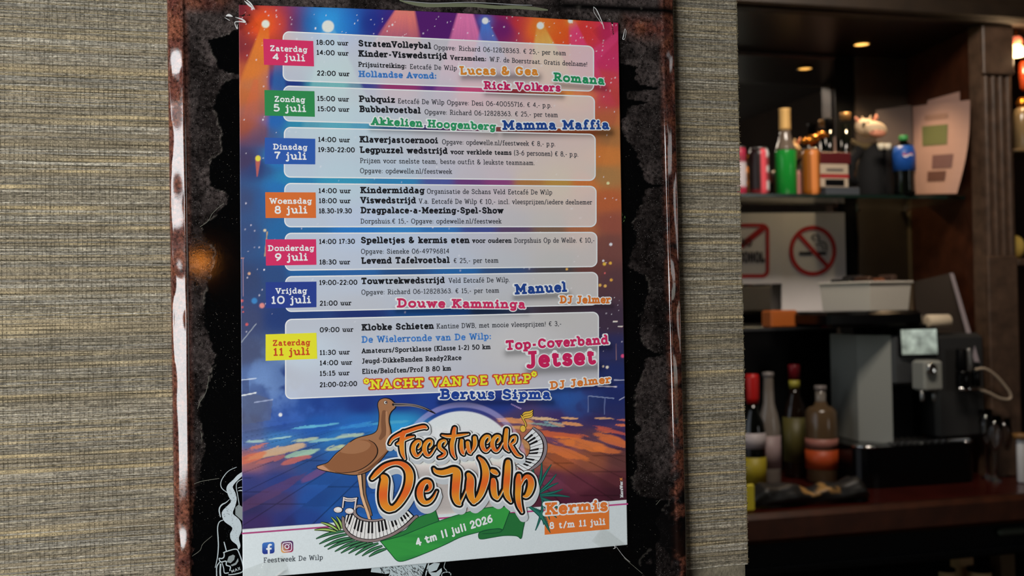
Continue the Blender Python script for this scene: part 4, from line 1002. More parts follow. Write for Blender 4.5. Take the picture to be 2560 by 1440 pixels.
for t, x0, y0, x1, y1, cap, c, lb in NM:
    o = letter(t, x0, y0, x1, y1, cap, .235, (236, 234, 236), 5, POSTER, grow=2.5, name='name_outline', label='white outline', h=.6)
    letter(t, x0, y0, x1, y1, cap, .235, tuple(v*.92 for v in c), 6, o, name='lettering', label=lb, h=.5)
# *NACHT VAN DE WILP*
o = letter('NACHT VAN DE WILP', 925, 973.2, 1327, 957.6, 24.5, .215, (186, 62, 46), 5, POSTER, grow=2.6, name='name_outline', label='red outline', h=.55)
letter('NACHT VAN DE WILP', 925, 973.2, 1327, 957.6, 24.5, .20, (232, 206, 44), 6, o, name='lettering', label='yellow capitals', h=.45)
for cx, cy in ((916, 953), (1335, 935)):
    P = P2(); Q = P2()
    for k in range(6):
        a = k*math.pi/3+.3; P.disc((cx+4.6*math.cos(a), cy+4.6*math.sin(a)), 4.6, 12); Q.disc((cx+4.6*math.cos(a), cy+4.6*math.sin(a)), 2.9, 10)
    flat('asterisk', P, (186, 62, 46), 5, o, h=.45); flat('asterisk', Q, (232, 206, 44), 6, o, h=.45)
# Kermis box
o = flat('fair_box', quadp([(1361.5, 1270), (1522.5, 1256), (1523, 1323), (1361.5, 1337)]), (200, 102, 42), 3, POSTER, 'orange box')
letter('8 t/m 11 juli', 1372.5, 1322.5, 1513, 1312, 17.5, .2, WT, 4, o, h=.45)
k = letter('Kermis', 1362.5, 1287.5, 1519, 1277.5, 31.5, .23, (236, 232, 230), 5, o, grow=3.2, name='name_outline', h=.6)
letter('Kermis', 1362.5, 1287.5, 1519, 1277.5, 31.5, .23, (200, 102, 42), 6, o, h=.5)
letter('Feestweek De Wilp', 658.5, 1406.8, 806.5, 1398.7, 13, .12, (44, 50, 56), 3, POSTER)
letter('MarsWor', 1558, 1243, 1556.5, 1203, 8.5, .25, (214, 206, 206), 3, POSTER); letter('X', 1556.5, 1202, 1556.3, 1193, 8.5, .25, (200, 120, 60), 3, POSTER)
# social media icons
def rrect(x0, y0, x1, y1, r, sk=-.1):
    pts = []
    for cx, cy, a0 in ((x1-r, y0+r, 0), (x0+r, y0+r, 90), (x0+r, y1-r, 180), (x1-r, y1-r, 270)):
        for a in np.radians(np.linspace(a0, a0+90, 6)): pts.append((cx+r*math.cos(a), cy-r*math.sin(a)+sk*(cx-(x0+x1)/2)))
    return pts
P = P2(); P.poly(rrect(655.5, 1355.5, 686, 1384.5, 6)); o = flat('icon', P, None, 3, POSTER, 'blue square icon', cgrad=lambda x, y: np.clip((lin((60, 108, 178))[None, :]*(1-smooth(y, 1356, 1384))[:, None]+lin((36, 52, 130))[None, :]*smooth(y, 1356, 1384)[:, None])/.76, 0, 1))
P = P2(); P.brush([(677.5, 1362, 2.3), (674.5, 1362, 2.5), (672, 1365, 2.7), (671.8, 1372, 2.8), (672, 1384, 2.6)], 3); P.strip([(665.5, 1372.6), (679, 1371.4)], 2.2); flat('icon_mark', P, (222, 228, 236), 4, o, h=.4)
def icg(x, y):
    t = smooth(y-.4*(x-717), 1356, 1382)[:, None]; u = smooth(x, 704, 722)[:, None]
    return np.clip(((lin((74, 46, 92))*(1-t)+(lin((214, 160, 90))*(1-u)+lin((178, 44, 74))*u)*t))/.75, 0, 1)
P = P2()
pp = rrect(702.5, 1352.5, 733, 1381.5, 6.5); P.poly(pp); P2g = P
# fan mesh with a centre so the gradient shows
Vc = np.array(pp+[(717.7, 1367)]); n = len(pp); T_ = np.array([(i, (i+1) % n, n) for i in range(n)])
o = flat('icon', (Vc, T_), None, 3, POSTER, 'purple and orange square icon', cgrad=icg)
P = P2(); q = np.array(rrect(706.6, 1356.6, 729, 1377.6, 5.5)); P.strip(np.vstack([q, q[:1]]), 1.1)
a = np.linspace(0, 2*math.pi, 20); P.strip(np.stack([717.4+5*np.cos(a), 1366.6+5*np.sin(a)], 1), 1.2); P.disc((723.6, 1360.4), 1.4); flat('icon_mark', P, (232, 208, 216), 4, o, h=.4)

# ---- ribbon, palm leaves, keyboard, bird, notes, script logo
def PP(pts, ox, oy, s): return [(ox+u/s, oy+v/s) for u, v in pts]
def outlined(name, pts, fill, edge, w, layer, parent=POSTER, label=None, grad=None):
    P = P2(); P.poly(pts); o = flat(name, P, fill, layer, parent, label, cgrad=grad)
    q = np.array(list(pts)+[pts[0]], float); P = P2(); P.strip(q, w); flat('outline', P, edge, layer+1, o)
    return o
def crsp(pts, k=5, closed=False):
    a = np.array([(p[0], p[1], 1) for p in pts], float)
    if closed: a = np.vstack([a, a[:1]])
    return [tuple(v) for v in resample(a, k)[:, :2]]
# palm fans, left and right
def leaf(x0, y0, x1, y1, w, bend=0.0):
    t = np.linspace(0, 1, 9); dx, dy = x1-x0, y1-y0; L = math.hypot(dx, dy); nx_, ny_ = -dy/L, dx/L
    b = bend*L*np.sin(t*math.pi); return np.stack([x0+dx*t+nx_*b, y0+dy*t+ny_*b], 1), np.maximum(w*np.sin(np.clip(t*.86+.1, 0, 1)*math.pi)**.8*(1-t*.25), .25)
P = P2(); Q = P2()
for (tx, ty, bx_, by_) in [(790,1347,862,1328),(798,1360,872,1335),(810,1367,880,1344),(819,1373.5,890,1348),(837,1379,905,1352),(852,1383,918,1355),(871,1384,932,1357),(888,1388,946,1358),(905,1390,956,1365),(922,1392,966,1372)]:
    a, r = leaf(bx_, by_, tx, ty, 4.0, .05); P.strip(a, r+.9); Q.strip(a, r*.62)
o = flat('palm_frond', P, (24, 44, 34), 3, POSTER, 'dark green palm frond'); flat('leaflet', Q, (62, 118, 78), 4, o, h=.6)
P = P2(); Q = P2()
for (tx, ty, bx_, by_) in [(786,1325,840,1329),(802,1306,845,1326),(828,1293,850,1326),(841,1291,856,1322),(856,1290,860,1318)]:
    a, r = leaf(bx_, by_, tx, ty, 4.2, .06); P.strip(a, r+1.0); Q.strip(a, r*.6)
o = flat('palm_leaf', P, (20, 34, 22), 4, POSTER, 'light green spiky leaf tuft'); flat('leaflet', Q, (150, 178, 92), 5, o, h=.6)
P = P2(); Q = P2()
for k in range(13):
    a0 = math.radians(-100+k*17); l = 70+14*math.sin(k*1.1)
    x0, y0 = 1343+1.2*k, 1222+3*k; a, r = leaf(x0, y0, x0+l*math.cos(a0), y0+l*math.sin(a0)*.9, 3.0, .04 if k % 2 else -.04); P.strip(a, r+.7); Q.strip(a, r*.55)
for k in range(9):
    x0, y0 = 1316+4*k, 1262+1.5*k; a, r = leaf(x0, y0, x0+52-3*k, y0+34+3*k, 2.4, .03); P.strip(a, r+.5); Q.strip(a, r*.5)
o = flat('palm_frond', P, (16, 62, 62), 3, POSTER, 'teal palm frond'); flat('leaflet', Q, (34, 100, 84), 4, o, h=.6)
GR, GRD, GRE = (44, 124, 58), (34, 98, 50), (22, 74, 44)
R64 = lambda pts: PP(pts, 940, 1240, 6.4)
outlined('ribbon_tail', R64([(945,215),(1005,400),(700,520),(400,640),(70,725),(250,650),(480,540),(640,350),(830,285)]), (40, 112, 54), GRE, .9, 7, label='folded back end of green ribbon')
outlined('ribbon_tail', R64(crsp([(2130,275),(2250,280),(2340,310),(2385,350),(2350,540),(2320,680),(2250,640),(2050,635),(1850,665),(1700,690),(1645,670),(1650,590),(1750,555),(1950,520),(2010,545)], 4)), GRD, GRE, .9, 7, label='darker green ribbon tail')
def gg(x, y):
    n = value_noise(x, y, 30, 4, 2)[:, None]; return ink(x, (36, 108, 54))*(1-n)+ink(x, (54, 146, 62))*n
t_top = crsp([(70,725),(400,640),(700,520),(1010,400),(1350,290),(1700,200),(1950,170),(2100,182),(2145,230)], 5); t_bot = crsp([(2030,540),(1950,520),(1750,555),(1600,590),(1350,660),(1100,780),(850,890),(600,990),(420,1045),(330,1030),(250,940)], 5)
outlined('ribbon_band', R64(t_top+t_bot), GR, GRE, .9, 9, label='green ribbon banner', grad=gg)
P = P2(); P.strip(R64(crsp([(1640,600),(1700,560),(1850,530),(1990,530),(2010,560),(1930,590),(1700,605)], 4)), .9); flat('outline', P, GRE, 11, POSTER, 'ribbon fold line')
RB = bpy.data.objects.get('ribbon_band')
letter('4 tm ^^ juli 2026', 1041, 1366, 1232, 1304.5, 21, .21, (222, 230, 218), 12, RB, sans=True, sp=.06, h=.5)
# lower keyboard
def keyboard(inner, outer, n, tops, blk_from_inner, layer, label):
    I = resample(np.array([(x, y, 1) for x, y in inner]), 8)[:, :2]; O = resample(np.array([(x, y, 1) for x, y in outer]), 8)[:, :2]
    def at(Cv, t):
        d = np.r_[0, np.cumsum(np.hypot(*(np.diff(Cv, axis=0).T)))]; d /= d[-1]; return np.array([np.interp(t, d, Cv[:, 0]), np.interp(t, d, Cv[:, 1])])
    root = outlined('keyboard_print', [tuple(v) for v in I]+[tuple(v) for v in O[::-1]], (212, 206, 202), (24, 20, 20), .8, layer, label=label)
    P = P2(); Bk = P2()
    for k in range(1, n): P.strip([at(I, k/n), at(O, k/n)], .55)
    for k in range(1, n):
        if tops[k % len(tops)]:
            a, b = at(I, (k-.27)/n), at(I, (k+.27)/n); c, d = at(O, (k-.27)/n), at(O, (k+.27)/n); f = .66
            Bk.poly([a, b, b+(d-b)*f, a+(c-a)*f])
    flat('key_joint', P, (40, 34, 34), layer+2, root); flat('black_key', Bk, (18, 16, 18), layer+3, root)
    return root, I, O
inn = [(864.4,1287.3),(880.3,1286),(890.8,1292.6),(898.7,1298.5),(911.9,1302.5),(931.7,1304.2),(951.5,1301.8),(968.7,1295.9),(991,1290),(1020,1276.7)]
out_ = [(861.8,1304.4),(864.4,1317.6),(875,1332.1),(885.5,1339.4),(897.4,1344.7),(917.2,1348),(938.3,1347.3),(958.1,1341.4),(977.9,1333.5),(997.7,1321.6),(1014.8,1308.4),(1033.3,1290)]
P = P2(); P.brush([(x+(x-940)*.045, y+3.6, 4.3) for x, y in [(861,1292)]+out_+[(1037,1288)]], 5); ko = flat('keyboard_rim', P, (26, 20, 20), 12, POSTER)
P = P2(); P.brush([(x+(x-940)*.045, y+3.6, 3.2) for x, y in [(861,1292)]+out_+[(1037,1288)]], 5); flat('rim_face', P, (128, 110, 108), 13, ko, h=.6)
P = P2(); P.brush([(911,1271,1.5),(902,1265,3.6),(893,1266,4.0),(887,1272,4.2),(887,1284,4.4),(896,1294,4.4),(912,1300,4.0),(932,1302,3.4),(955,1299,3.2),(970,1294,2.6)], 5); ko2 = flat('keyboard_rim', P, (26, 20, 20), 14, POSTER)
P = P2(); P.brush([(911,1271,.8),(902,1265,2.4),(893,1266,2.8),(887,1272,3.0),(887,1284,3.2),(896,1294,3.2),(912,1300,2.8),(932,1302,2.4),(955,1299,2.2),(970,1294,1.6)], 5); flat('rim_face', P, (140, 122, 118), 15, ko2, h=.6)
keyboard(inn, out_, 21, [0, 1, 1, 0, 1, 1, 1], True, 14, 'curved piano keyboard print below the bird')
# upper right keyboard
inn2 = [(1307.8,1095.8),(1320.3,1105.6),(1325.1,1118),(1323,1132),(1314.7,1144.4),(1302.2,1157),(1288.3,1162.5)]
out2 = [(1331.4,1071.5),(1343.9,1083.3),(1353.6,1097.2),(1357.8,1113.9),(1356.4,1130.6),(1349.4,1148.6),(1335.6,1162.5),(1321.7,1173.6),(1309.2,1177.8)]
rimp = [(1334,1071,3),(1350,1083,3.4),(1360,1098,3.6),(1364,1115,3.6),(1362,1133,3.6),(1354,1151,3.4),(1341,1164,3.2),(1326,1174,2.6)]
P = P2(); P.brush([(x, y, r+1) for x, y, r in rimp], 5); ko = flat('keyboard_rim', P, (22, 18, 20), 5, POSTER)
P = P2(); P.brush(rimp, 5); flat('rim_face', P, (122, 112, 116), 6, ko, h=.6)
keyboard(inn2, out2, 12, [0, 1, 1, 1, 0, 1, 1], True, 7, 'curved piano keyboard print beside the logo')
# bird
R65 = lambda pts: PP(pts, 780, 980, 6.547)
def bg_(x, y):
    n = value_noise(x, y, 40, 9, 2)[:, None]; s = smooth(y, 1090, 1190)[:, None]
    return ink(x, (172, 128, 96))*(1-s)*(.6+.4*n)+ink(x, (132, 84, 54))*s*(.75+.4*n)+ink(x, (140, 96, 66))*(1-s)*(.4-.4*n)
body = crsp([(1075,230),(1080,170),(1120,120),(1200,100),(1280,120),(1340,170),(1365,200),(1360,260),(1300,320),(1265,400),(1262,500),(1285,600),(1295,700),(1290,850),(1250,950),(1150,1080),(1050,1200),(950,1280),(850,1330),(740,1358),(600,1355),(450,1335),(300,1310),(180,1285),(100,1255),(80,1215),(150,1190),(260,1150),(380,1020),(500,920),(650,800),(760,745),(900,710),(1000,680),(1060,630),(1085,540),(1095,440),(1095,340),(1075,230)], 3)
# refine fill so the gradient can vary: grid clipped to outline is overkill, use fan of tessellation plus shading strokes
P = P2()
P.strip([(898, 1186), (902, 1215), (905, 1238), (911, 1258), (919, 1280), (925, 1300)], [6, 4.6, 4.6, 4.6, 4.4, 4.2]); P.strip([(909, 1184), (910, 1205), (911, 1232), (915, 1250), (923, 1272), (928, 1290)], [4.6, 4.0, 3.4, 3.4, 3.4, 3.2]); leg = flat('bird_leg', P, (34, 24, 20), 10, POSTER)
P = P2(); P.strip([(909.5, 1184), (910.5, 1205), (911.5, 1232), (915.5, 1250), (923.5, 1272), (927.5, 1289)], [3.6, 3.0, 2.4, 2.4, 2.4, 2.2]); flat('far_leg', P, (122, 92, 70), 11, leg)
P = P2(); P.strip([(898, 1186), (901.5, 1215), (904.5, 1238), (910.5, 1258), (918.5, 1280), (924, 1299)], [5, 3.4, 3.4, 3.4, 3.2, 3.0]); flat('near_leg', P, (206, 164, 128), 12, leg)
bd = outlined('bird_print', R65(body), (150, 104, 72), (26, 20, 20), .9, 13, label='brown long-billed wading bird print', grad=None)
P = P2(); P.poly(R65(crsp([(930,785),(1020,840),(1070,930),(1060,1030),(980,1140),(850,1240),(700,1300),(500,1320),(330,1290),(200,1190),(300,1130),(420,1010),(560,905),(700,815),(820,780),(930,785)], 4))); flat('wing', P, (134, 86, 56), 14, bd)
P = P2(); P.poly(R65(crsp([(600,830),(760,790),(900,810),(960,870),(880,960),(700,1010),(520,1000),(470,960),(600,830)], 4))); flat('wing_highlight', P, (152, 104, 72), 15, bd)
P = P2(); P.brush(PP([(930,785,.8),(1020,840,1.2),(1070,930,1.6),(1060,1030,1.6),(980,1140,1.4),(850,1240,1.2),(700,1300,1.1),(500,1325,.8),(380,1310,.5)], 0, 0, 1) if False else [(780+u/6.547, 980+v/6.547, r) for u, v, r in [(930,785,.6),(1020,840,.9),(1070,930,1.2),(1060,1030,1.3),(980,1140,1.1),(850,1240,.9),(700,1300,.8),(500,1325,.7),(380,1310,.4)]], 5); flat('wing_line', P, (22, 16, 16), 16, bd)
P = P2(); P.brush([(780+u/6.547, 980+v/6.547, r) for u, v, r in [(1180,330,5),(1165,440,5),(1170,560,6),(1180,660,7),(1120,760,4)]], 5); flat('neck_shading', P, (118, 78, 54), 15, bd, h=.6)
P = P2(); P.brush([(780+u/6.547, 980+v/6.547, r) for u, v, r in [(1220,330,2.5),(1225,440,3),(1235,560,3.5),(1240,660,4),(1225,790,4)]], 5); flat('neck_light', P, (170, 122, 88), 16, bd, h=.6)
P = P2(); P.brush([(780+u/6.547, 980+v/6.547, r) for u, v, r in [(1240,960,.6),(1120,1090,2.6),(1000,1200,3.2),(880,1280,2.4),(760,1330,1.2)]], 5); flat('belly_shading', P, (110, 68, 44), 15, bd, h=.6)
P = P2(); P.brush([(780+u/6.547, 980+v/6.547, r) for u, v, r in [(1330,205,3.2),(1420,210,3.4),(1550,212,3.2),(1700,230,3),(1850,272,2.6),(1940,315,2),(2010,352,.9)]], 6); bk = flat('bill', P, (28, 24, 26), 16, bd, 'dark curved bill')
P = P2(); P.brush([(780+u/6.547, 980+v/6.547, r) for u, v, r in [(1350,222,1.8),(1450,224,2.0),(1600,225,1.7),(1740,250,1.2),(1860,290,.6)]], 6); P.brush([(780+u/6.547, 980+v/6.547, r) for u, v, r in [(1340,190,1.2),(1500,193,1.4),(1680,210,1.3),(1830,255,1.1),(1940,305,.6)]], 6); flat('bill_highlight', P, (120, 108, 104), 17, bd, h=.5)
ex, ey = 780+1203/6.547, 980+172/6.547
P = P2(); P.disc((ex, ey), 4.6, 16); flat('eye', P, (60, 30, 26), 17, bd); P = P2(); P.disc((ex, ey), 3.7, 16); flat('eye_white', P, (226, 206, 196), 18, bd); P = P2(); P.disc((ex+.9, ey-.3), 2.5, 14); flat('pupil', P, (52, 14, 22), 19, bd)
P = P2(); P.disc((ex+.2, ey-1.2), .8, 8); flat('glint', P, (240, 236, 236), 20, bd)
P = P2(); P.poly(R65([(80,1225),(170,1200),(230,1240),(300,1300),(180,1275),(100,1250)])); flat('tail_feather', P, (188, 136, 104), 15, bd)
# notes
def notes(fill, layer, grow, parent):
    P = P2(); g = grow
    P.strip([(859.5, 1243), (856.5, 1270)], 1.6+g); P.strip([(890.5, 1244.5), (886.5, 1274)], 1.8+g)
    P.strip([(859, 1244), (868, 1247), (880, 1247.5), (891.5, 1245.5)], 1.7+g, cap=True); P.strip([(859, 1249.5), (868, 1252), (880, 1252.5), (890.5, 1250.5)], 1.7+g)
    P.disc((845, 1274.5), 10.5+g, 20, 7+g); P.disc((873.5, 1277.5), 10.5+g, 20, 7+g); return P
o = flat('music_note', notes(0, 0, 1.3, 0), (26, 26, 34), 16, POSTER, 'beamed white notes'); flat('note_face', notes(0, 0, 0, 0), (206, 192, 188), 17, o, h=.5)
P = P2(); P.disc((846, 1273), 6.5, 16, 4.4); P.disc((876, 1276), 6.5, 16, 4.4); flat('note_highlight', P, (228, 222, 218), 18, o)
R72 = lambda pts: [(1280+u/7.2, 1000+v/7.2)+tuple(w) for u, v, *w in pts]
P = P2(); Q = P2()
for grow, pp_ in ((1.1, P), (0, Q)):
    pp_.brush(R72([(165,280,1.3+grow),(210,360,1.3+grow),(245,430,1.4+grow),(248,470,1.6+grow)]), 4); pp_.disc((1280+196/7.2, 1000+518/7.2), 6.6+grow, 18, 8.0+grow)
    for dy in (0, 42, 84): pp_.brush(R72([(190,265+dy,.8+grow),(230,232+dy,2.2+grow),(300,222+dy,2.3+grow),(345,205+dy,2.0+grow),(370,185+dy*.9,.9+grow)]), 4)
o = flat('music_note', P, (34, 24, 16), 5, POSTER, 'golden wavy note'); flat('note_face', Q, (206, 160, 62), 6, o, h=.5)
# script logo
FE = [[(974,1109,2),(979,1100,3),(988,1092.5,3.8),(1007.5,1083,4.8),(1027,1076,4.6),(1046,1070,4.4),(1060,1067.5,4.4),(1066,1070,2.5)],
 [(1009.5,1082,6),(1005.5,1094.5,6.2),(1004.5,1113,6.2),(1006.5,1132,5),(1012,1147,2)],[(993,1110,2.4),(998,1108,3.6),(1007.5,1100,4),(1022,1094,3.4),(1034,1091.5,1.8)],
 None, None,
 [(1110,1114,1.2),(1114.5,1105,2.4),(1110,1101,2.9),(1101,1106,4),(1098.5,1117,4.3),(1105,1125,3.8),(1111,1129,3.6),(1112,1135,3.6),(1106,1141,3.4),(1097,1144,2)],
 [(1136.5,1071,4),(1135,1080,5),(1134,1093,5.4),(1130,1112,5.4),(1132,1132,4.6),(1138,1145,1.8)],[(1105,1088,1.6),(1120,1091,3.4),(1141,1089.5,3.6),(1158,1087,2.8),(1171,1085,1.2)],
 [(1154,1101,4),(1153.5,1117,5),(1156,1130,4.2),(1159.5,1136,1.8)],[(1159,1135.5,1.2),(1164,1122,1.0)],[(1169,1107,4.6),(1170.5,1121,4.8),(1173,1130,3.6),(1177,1134,1.6)],[(1186.5,1094,4.2),(1187.5,1108,5),(1184,1121,3.8),(1177,1132,1.6)],
 None, None,
 [(1266.5,1075,4.6),(1264.5,1095,5.4),(1263.5,1112,5),(1266,1121,4),(1272,1128,1.6)],[(1272.5,1109,1.2),(1279,1095,2.4),(1288,1092.5,3.2),(1287,1104,3),(1277,1111,2.6)],[(1276,1111,3.8),(1284.5,1125.5,4.3),(1293,1137,3.8),(1303,1141.5,1.8)]]
e0 = [(1045.5,1120.5,1.6),(1051,1112,2.6),(1050,1104,3),(1042.5,1104,4),(1035,1113,5),(1033,1124.5,5.4),(1037,1136,4.6),(1043.5,1140.5,3.2),(1051,1134.5,2),(1057.5,1126,1.1)]
def es(dx, dy): return [(x+dx, y+dy, r) for x, y, r in e0]
FE[3] = es(0, 0); FE[4] = [(x, y, r) for x, y, r in es(28, -1.5)][:-1]+[(1089.5, 1117, 1.1)]; FE[12] = es(172.5, -13); FE[13] = es(198, -13)[:-1]+[(1257, 1107, 1.1)]
DW = [[(930,1196,3.5),(936,1190,5),(944.5,1181,6),(962,1166,5.4),(984.5,1158,4.6),(1003,1159.5,6),(1017,1170,8),(1024,1187,9.6),(1022,1211,9.4),(1013,1234.5,8.4),(998,1258,7),(984.5,1271,6)],
 [(958,1192,6),(962,1199,9),(959.5,1218,10.6),(958,1240,10.6),(961,1260,10),(971,1271,8.4),(984,1271,6)],
 [(1063,1229,1.4),(1071.5,1226,3),(1076.5,1217,4.6),(1073,1206,5.2),(1064,1204.5,5.6),(1055,1214,7.2),(1050,1229,8.2),(1052,1245,7.6),(1061,1256,5.6),(1074,1254,4),(1084.5,1243,2.5),(1092,1228,1.0)],
 [(1084,1171,1.6),(1090,1179,4.6),(1105,1182,6.6),(1120,1179,7.2),(1133,1175,7.6),(1141,1180,9.6),(1142,1192,10.4),(1140,1215,10),(1139,1238,9.4),(1143,1254,7),(1149,1260,4)],[(1150,1258,2),(1160,1238,1.3),(1166,1222,1.0)],
 [(1171,1186,4.5),(1176,1196,8.4),(1176,1208,9.8),(1175,1227,9.8),(1179,1245,7.6),(1185,1256,4.6)],[(1197.5,1144,2.4),(1207,1155,5.8),(1214,1175,8.4),(1214,1195,8.8),(1209,1215,8.2),(1202,1235,7),(1192,1250,5.4),(1183,1256,4)],
 [(1230,1177,4.5),(1236,1180,6),(1242,1184,4)],[(1233,1200,5.4),(1234,1208,7),(1234,1222,7.6),(1237,1238,6.8),(1243,1246,4)],[(1245,1246,2.4),(1251,1238,1.8),(1259,1222,1.2)],
 [(1270,1155,6),(1269.5,1166,7.6),(1269,1180,8),(1267,1205,8.2),(1266,1228,7.6),(1270,1243,5.8),(1277,1254,2.4)],
 [(1297,1189,5),(1296,1200,7),(1296,1218,7.6),(1295,1240,7),(1298,1262,5.8),(1305,1280,2.4)],[(1303,1212,1.8),(1309,1198,3.6),(1318,1191,5),(1326,1198,7),(1328,1212,8),(1323,1230,7),(1316,1240,4.8),(1309,1241,2)]]
LG = P2(); LW = P2(); LK = P2()
for x in range(0, 12, 2):
    for s_ in FE: LG.brush(s_, 4, 8.0, (x*.12, x*.9))
for x in range(0, 16, 2):
    for s_ in DW: LG.brush(s_, 4, 9.4, (x*.25, x*.95))
lg = flat('logo_lettering', LG, (172, 175, 178), 22, POSTER, 'orange brush-script title with black and white outline', h=.9)
P = P2()
for s_ in FE: P.brush(s_, 5, 8.0)
for s_ in DW: P.brush(s_, 5, 9.6)
flat('white_outline', P, (232, 234, 234), 24, lg, h=.7)
P = P2()
for s_ in FE: P.brush(s_, 5, 4.6)
for s_ in DW: P.brush(s_, 5, 5.6)
flat('black_outline', P, (14, 12, 12), 26, lg, h=.6)
P = P2()
for s_ in FE+DW: P.brush(s_, 6, .45, (.35, .45))
flat('pale_edge', P, (238, 208, 180), 28, lg, h=.5)
P = P2()
for s_ in FE+DW: P.brush(s_, 6, -.35, (-.3, -.35))
flat('orange_face', P, None, 30, lg, h=.5, cgrad=lambda x, y: ink(x, (206, 90, 34))*(.5+.5*np.sin(y*.085+x*.01))[:, None]+ink(x, (214, 128, 36))*(.5-.5*np.sin(y*.085+x*.01))[:, None])
# ------------------------------------------------------------------ prints on the sign itself
YP = Y_PAN-.00006
def R51(pts): return [(530+u/5.144, 1160+v/5.144)+tuple(w) for u, v, *w in pts]
SW = (206, 216, 220)
P = P2(); P.poly(R51(crsp([(400,95),(330,140),(275,200),(205,265),(185,330),(215,420),(243,485),(190,545),(135,605),(128,670),(165,745),(262,820),(232,900),(248,980),(318,1040),(340,1100),(366,1050),(345,950),(380,860),(372,760),(338,700),(268,635),(298,545),(318,450),(300,370),(268,300),(292,250),(340,200),(395,150)], 3)))
hair = flat('sign_drawing', P, SW, 0, SIGN, 'pale wavy hair drawing', y=YP)
P = P2()
for b_ in [[(315,40,3),(220,85,4),(150,160,5),(113,240,5),(125,310,5),(190,365,5)],[(225,455,3),(180,495,6),(120,530,8),(92,590,8),(108,680,6)],[(150,718,5),(95,745,6),(72,820,6),(78,950,7),(82,1060,7),(70,1200,6),(42,1330,4)],[(395,190,4),(330,230,5),(312,290,5),(330,400,5),(350,520,5)],[(335,310,3),(360,300,4),(400,300,4)],[(340,345,4),(370,340,7),(400,345,5)],[(155,1005,6),(170,1060,7),(185,1120,6)],[(148,1140,7),(200,1120,7),(310,1095,7),(350,1150,7),(395,1290,7),(396,1380,7),(300,1415,7),(215,1425,6)],[(155,1140,6),(155,1190,7),(130,1215,7),(90,1215,6),(115,1260,7),(180,1250,7),(185,1300,7),(235,1320,7),(230,1370,7)],[(100,1260,6),(62,1320,7),(60,1440,7)],[(110,1290,10),(105,1380,10),(110,1450,10)],[(130,1275,5),(150,1340,6),(160,1400,6),(210,1400,7)],[(375,850,3),(350,900,4),(345,940,3)]]:
    P.brush([(530+u/5.144, 1160+v/5.144, r/5.144) for u, v, r in b_], 4)
flat('sign_drawing', P, (196, 206, 208), 0, SIGN, 'pale outlines of a figure with a jar', y=YP-.00003, h=.4)
for pts in ([(190,1260),(215,1190),(270,1165),(295,1180),(285,1230),(240,1275)], [(240,1300),(300,1270),(335,1210),(340,1250),(310,1295),(260,1315)], [(300,560),(345,520),(400,560),(400,740),(300,650)]):
    P = P2(); P.poly(R51(pts)); flat('sign_drawing', P, (150, 158, 158), 0, SIGN, y=YP-.00006)
letter('MAX', 579, 1434, 602, 1425, 7.5, .2, (214, 222, 222), 0, SIGN, y=YP-.00004, sans=True)
rs = np.random.default_rng(5)
P = P2()
for k in range(120):
    t = rs.uniform(0, 1); cx = 530+rs.uniform(150, 330)/5.144; cy = 1160+rs.uniform(300, 1000)/5.144
    a = rs.uniform(.3, 1.1); P.strip([(cx, cy), (cx+rs.uniform(.8, 2.2)*math.cos(a), cy+1.4*math.sin(a))], .35)
flat('stipple', P, (40, 44, 46), 0, hair, y=YP-.0001)
for pts in ([(1085,1407),(1071,1415),(1070,1428),(1074,1431),(1092,1425),(1100,1408)], [(1071,1431),(1090,1431),(1104,1420),(1105,1428),(1098,1440),(1080,1441)], [(930,1415),(926.8,1430.3),(945,1432),(964.5,1434.7),(975,1433),(962,1460),(1045,1460),(1064,1416),(1070,1400)]):
    P = P2(); P.poly(pts); d2 = flat('sign_drawing', P, (196, 208, 210), 0, SIGN, y=YP)
P = P2()
for b_ in [[(1072,1408,1.6),(1066,1430,1.6),(1062,1450,1.6)],[(1113,1405,.8),(1110,1418,.8),(1116,1426,1.2)],[(1104,1436,1.2),(1108,1432,1.2),(1118,1430,1.2),(1126,1433,1.2),(1127,1440,1.2)],[(1104,1436,1.2),(1105,1446,1.2)]]: P.brush(b_, 4)
flat('sign_drawing', P, (196, 206, 208), 0, SIGN, 'pale outline strokes', y=YP-.00003)
P = P2()
for k in range(150):
    x = rs.uniform(950, 1060); y = rs.uniform(1412, 1440); P.strip([(x, y), (x+rs.uniform(1.5, 4), y+rs.uniform(2, 5))], .45)
flat('hatching', P, (36, 40, 42), 0, d2, y=YP-.0001)
# greenish torn streak on top, crumbs and hair-thin scratches over the black field
P = P2(); P.brush([(1000,1,1.5),(1020,6,3.2),(1060,13,4.6),(1120,13,4.6),(1180,13,4.6),(1240,18,4.4),(1290,18,4.2),(1340,22,4),(1368,25,2)], 5)
flat('torn_streak', P, (118, 122, 96), 0, SIGN, 'greenish torn paper streak', y=YP, h=.9)
P = P2(); P.brush([(1010,2,.8),(1080,8,1.2),(1180,6,1.1),(1290,12,1.2),(1330,13,.8)], 5); flat('torn_streak', P, (150, 150, 150), 0, SIGN, 'pale torn edge', y=YP-.00004, h=.6)
P = P2(); Q = P2()
for pts in [[(485,1210),(505,1203),(548,1196)],[(478,1392),(500,1376),(507,1360),(530,1340)],[(502,1078),(504,1090),(505,1100)],[(523,940),(515,980),(500,1005),(494,1022)],[(500,567),(520,553),(530,535),(545,520),(560,508)],[(1560,1395),(1580,1412),(1606,1434)],[(1650,1250),(1640,1262)]]:
    Q = P2(); Q.strip(crsp(pts, 4), .55); flat('scratch', Q, (118, 116, 104), 0, SIGN, y=YP)
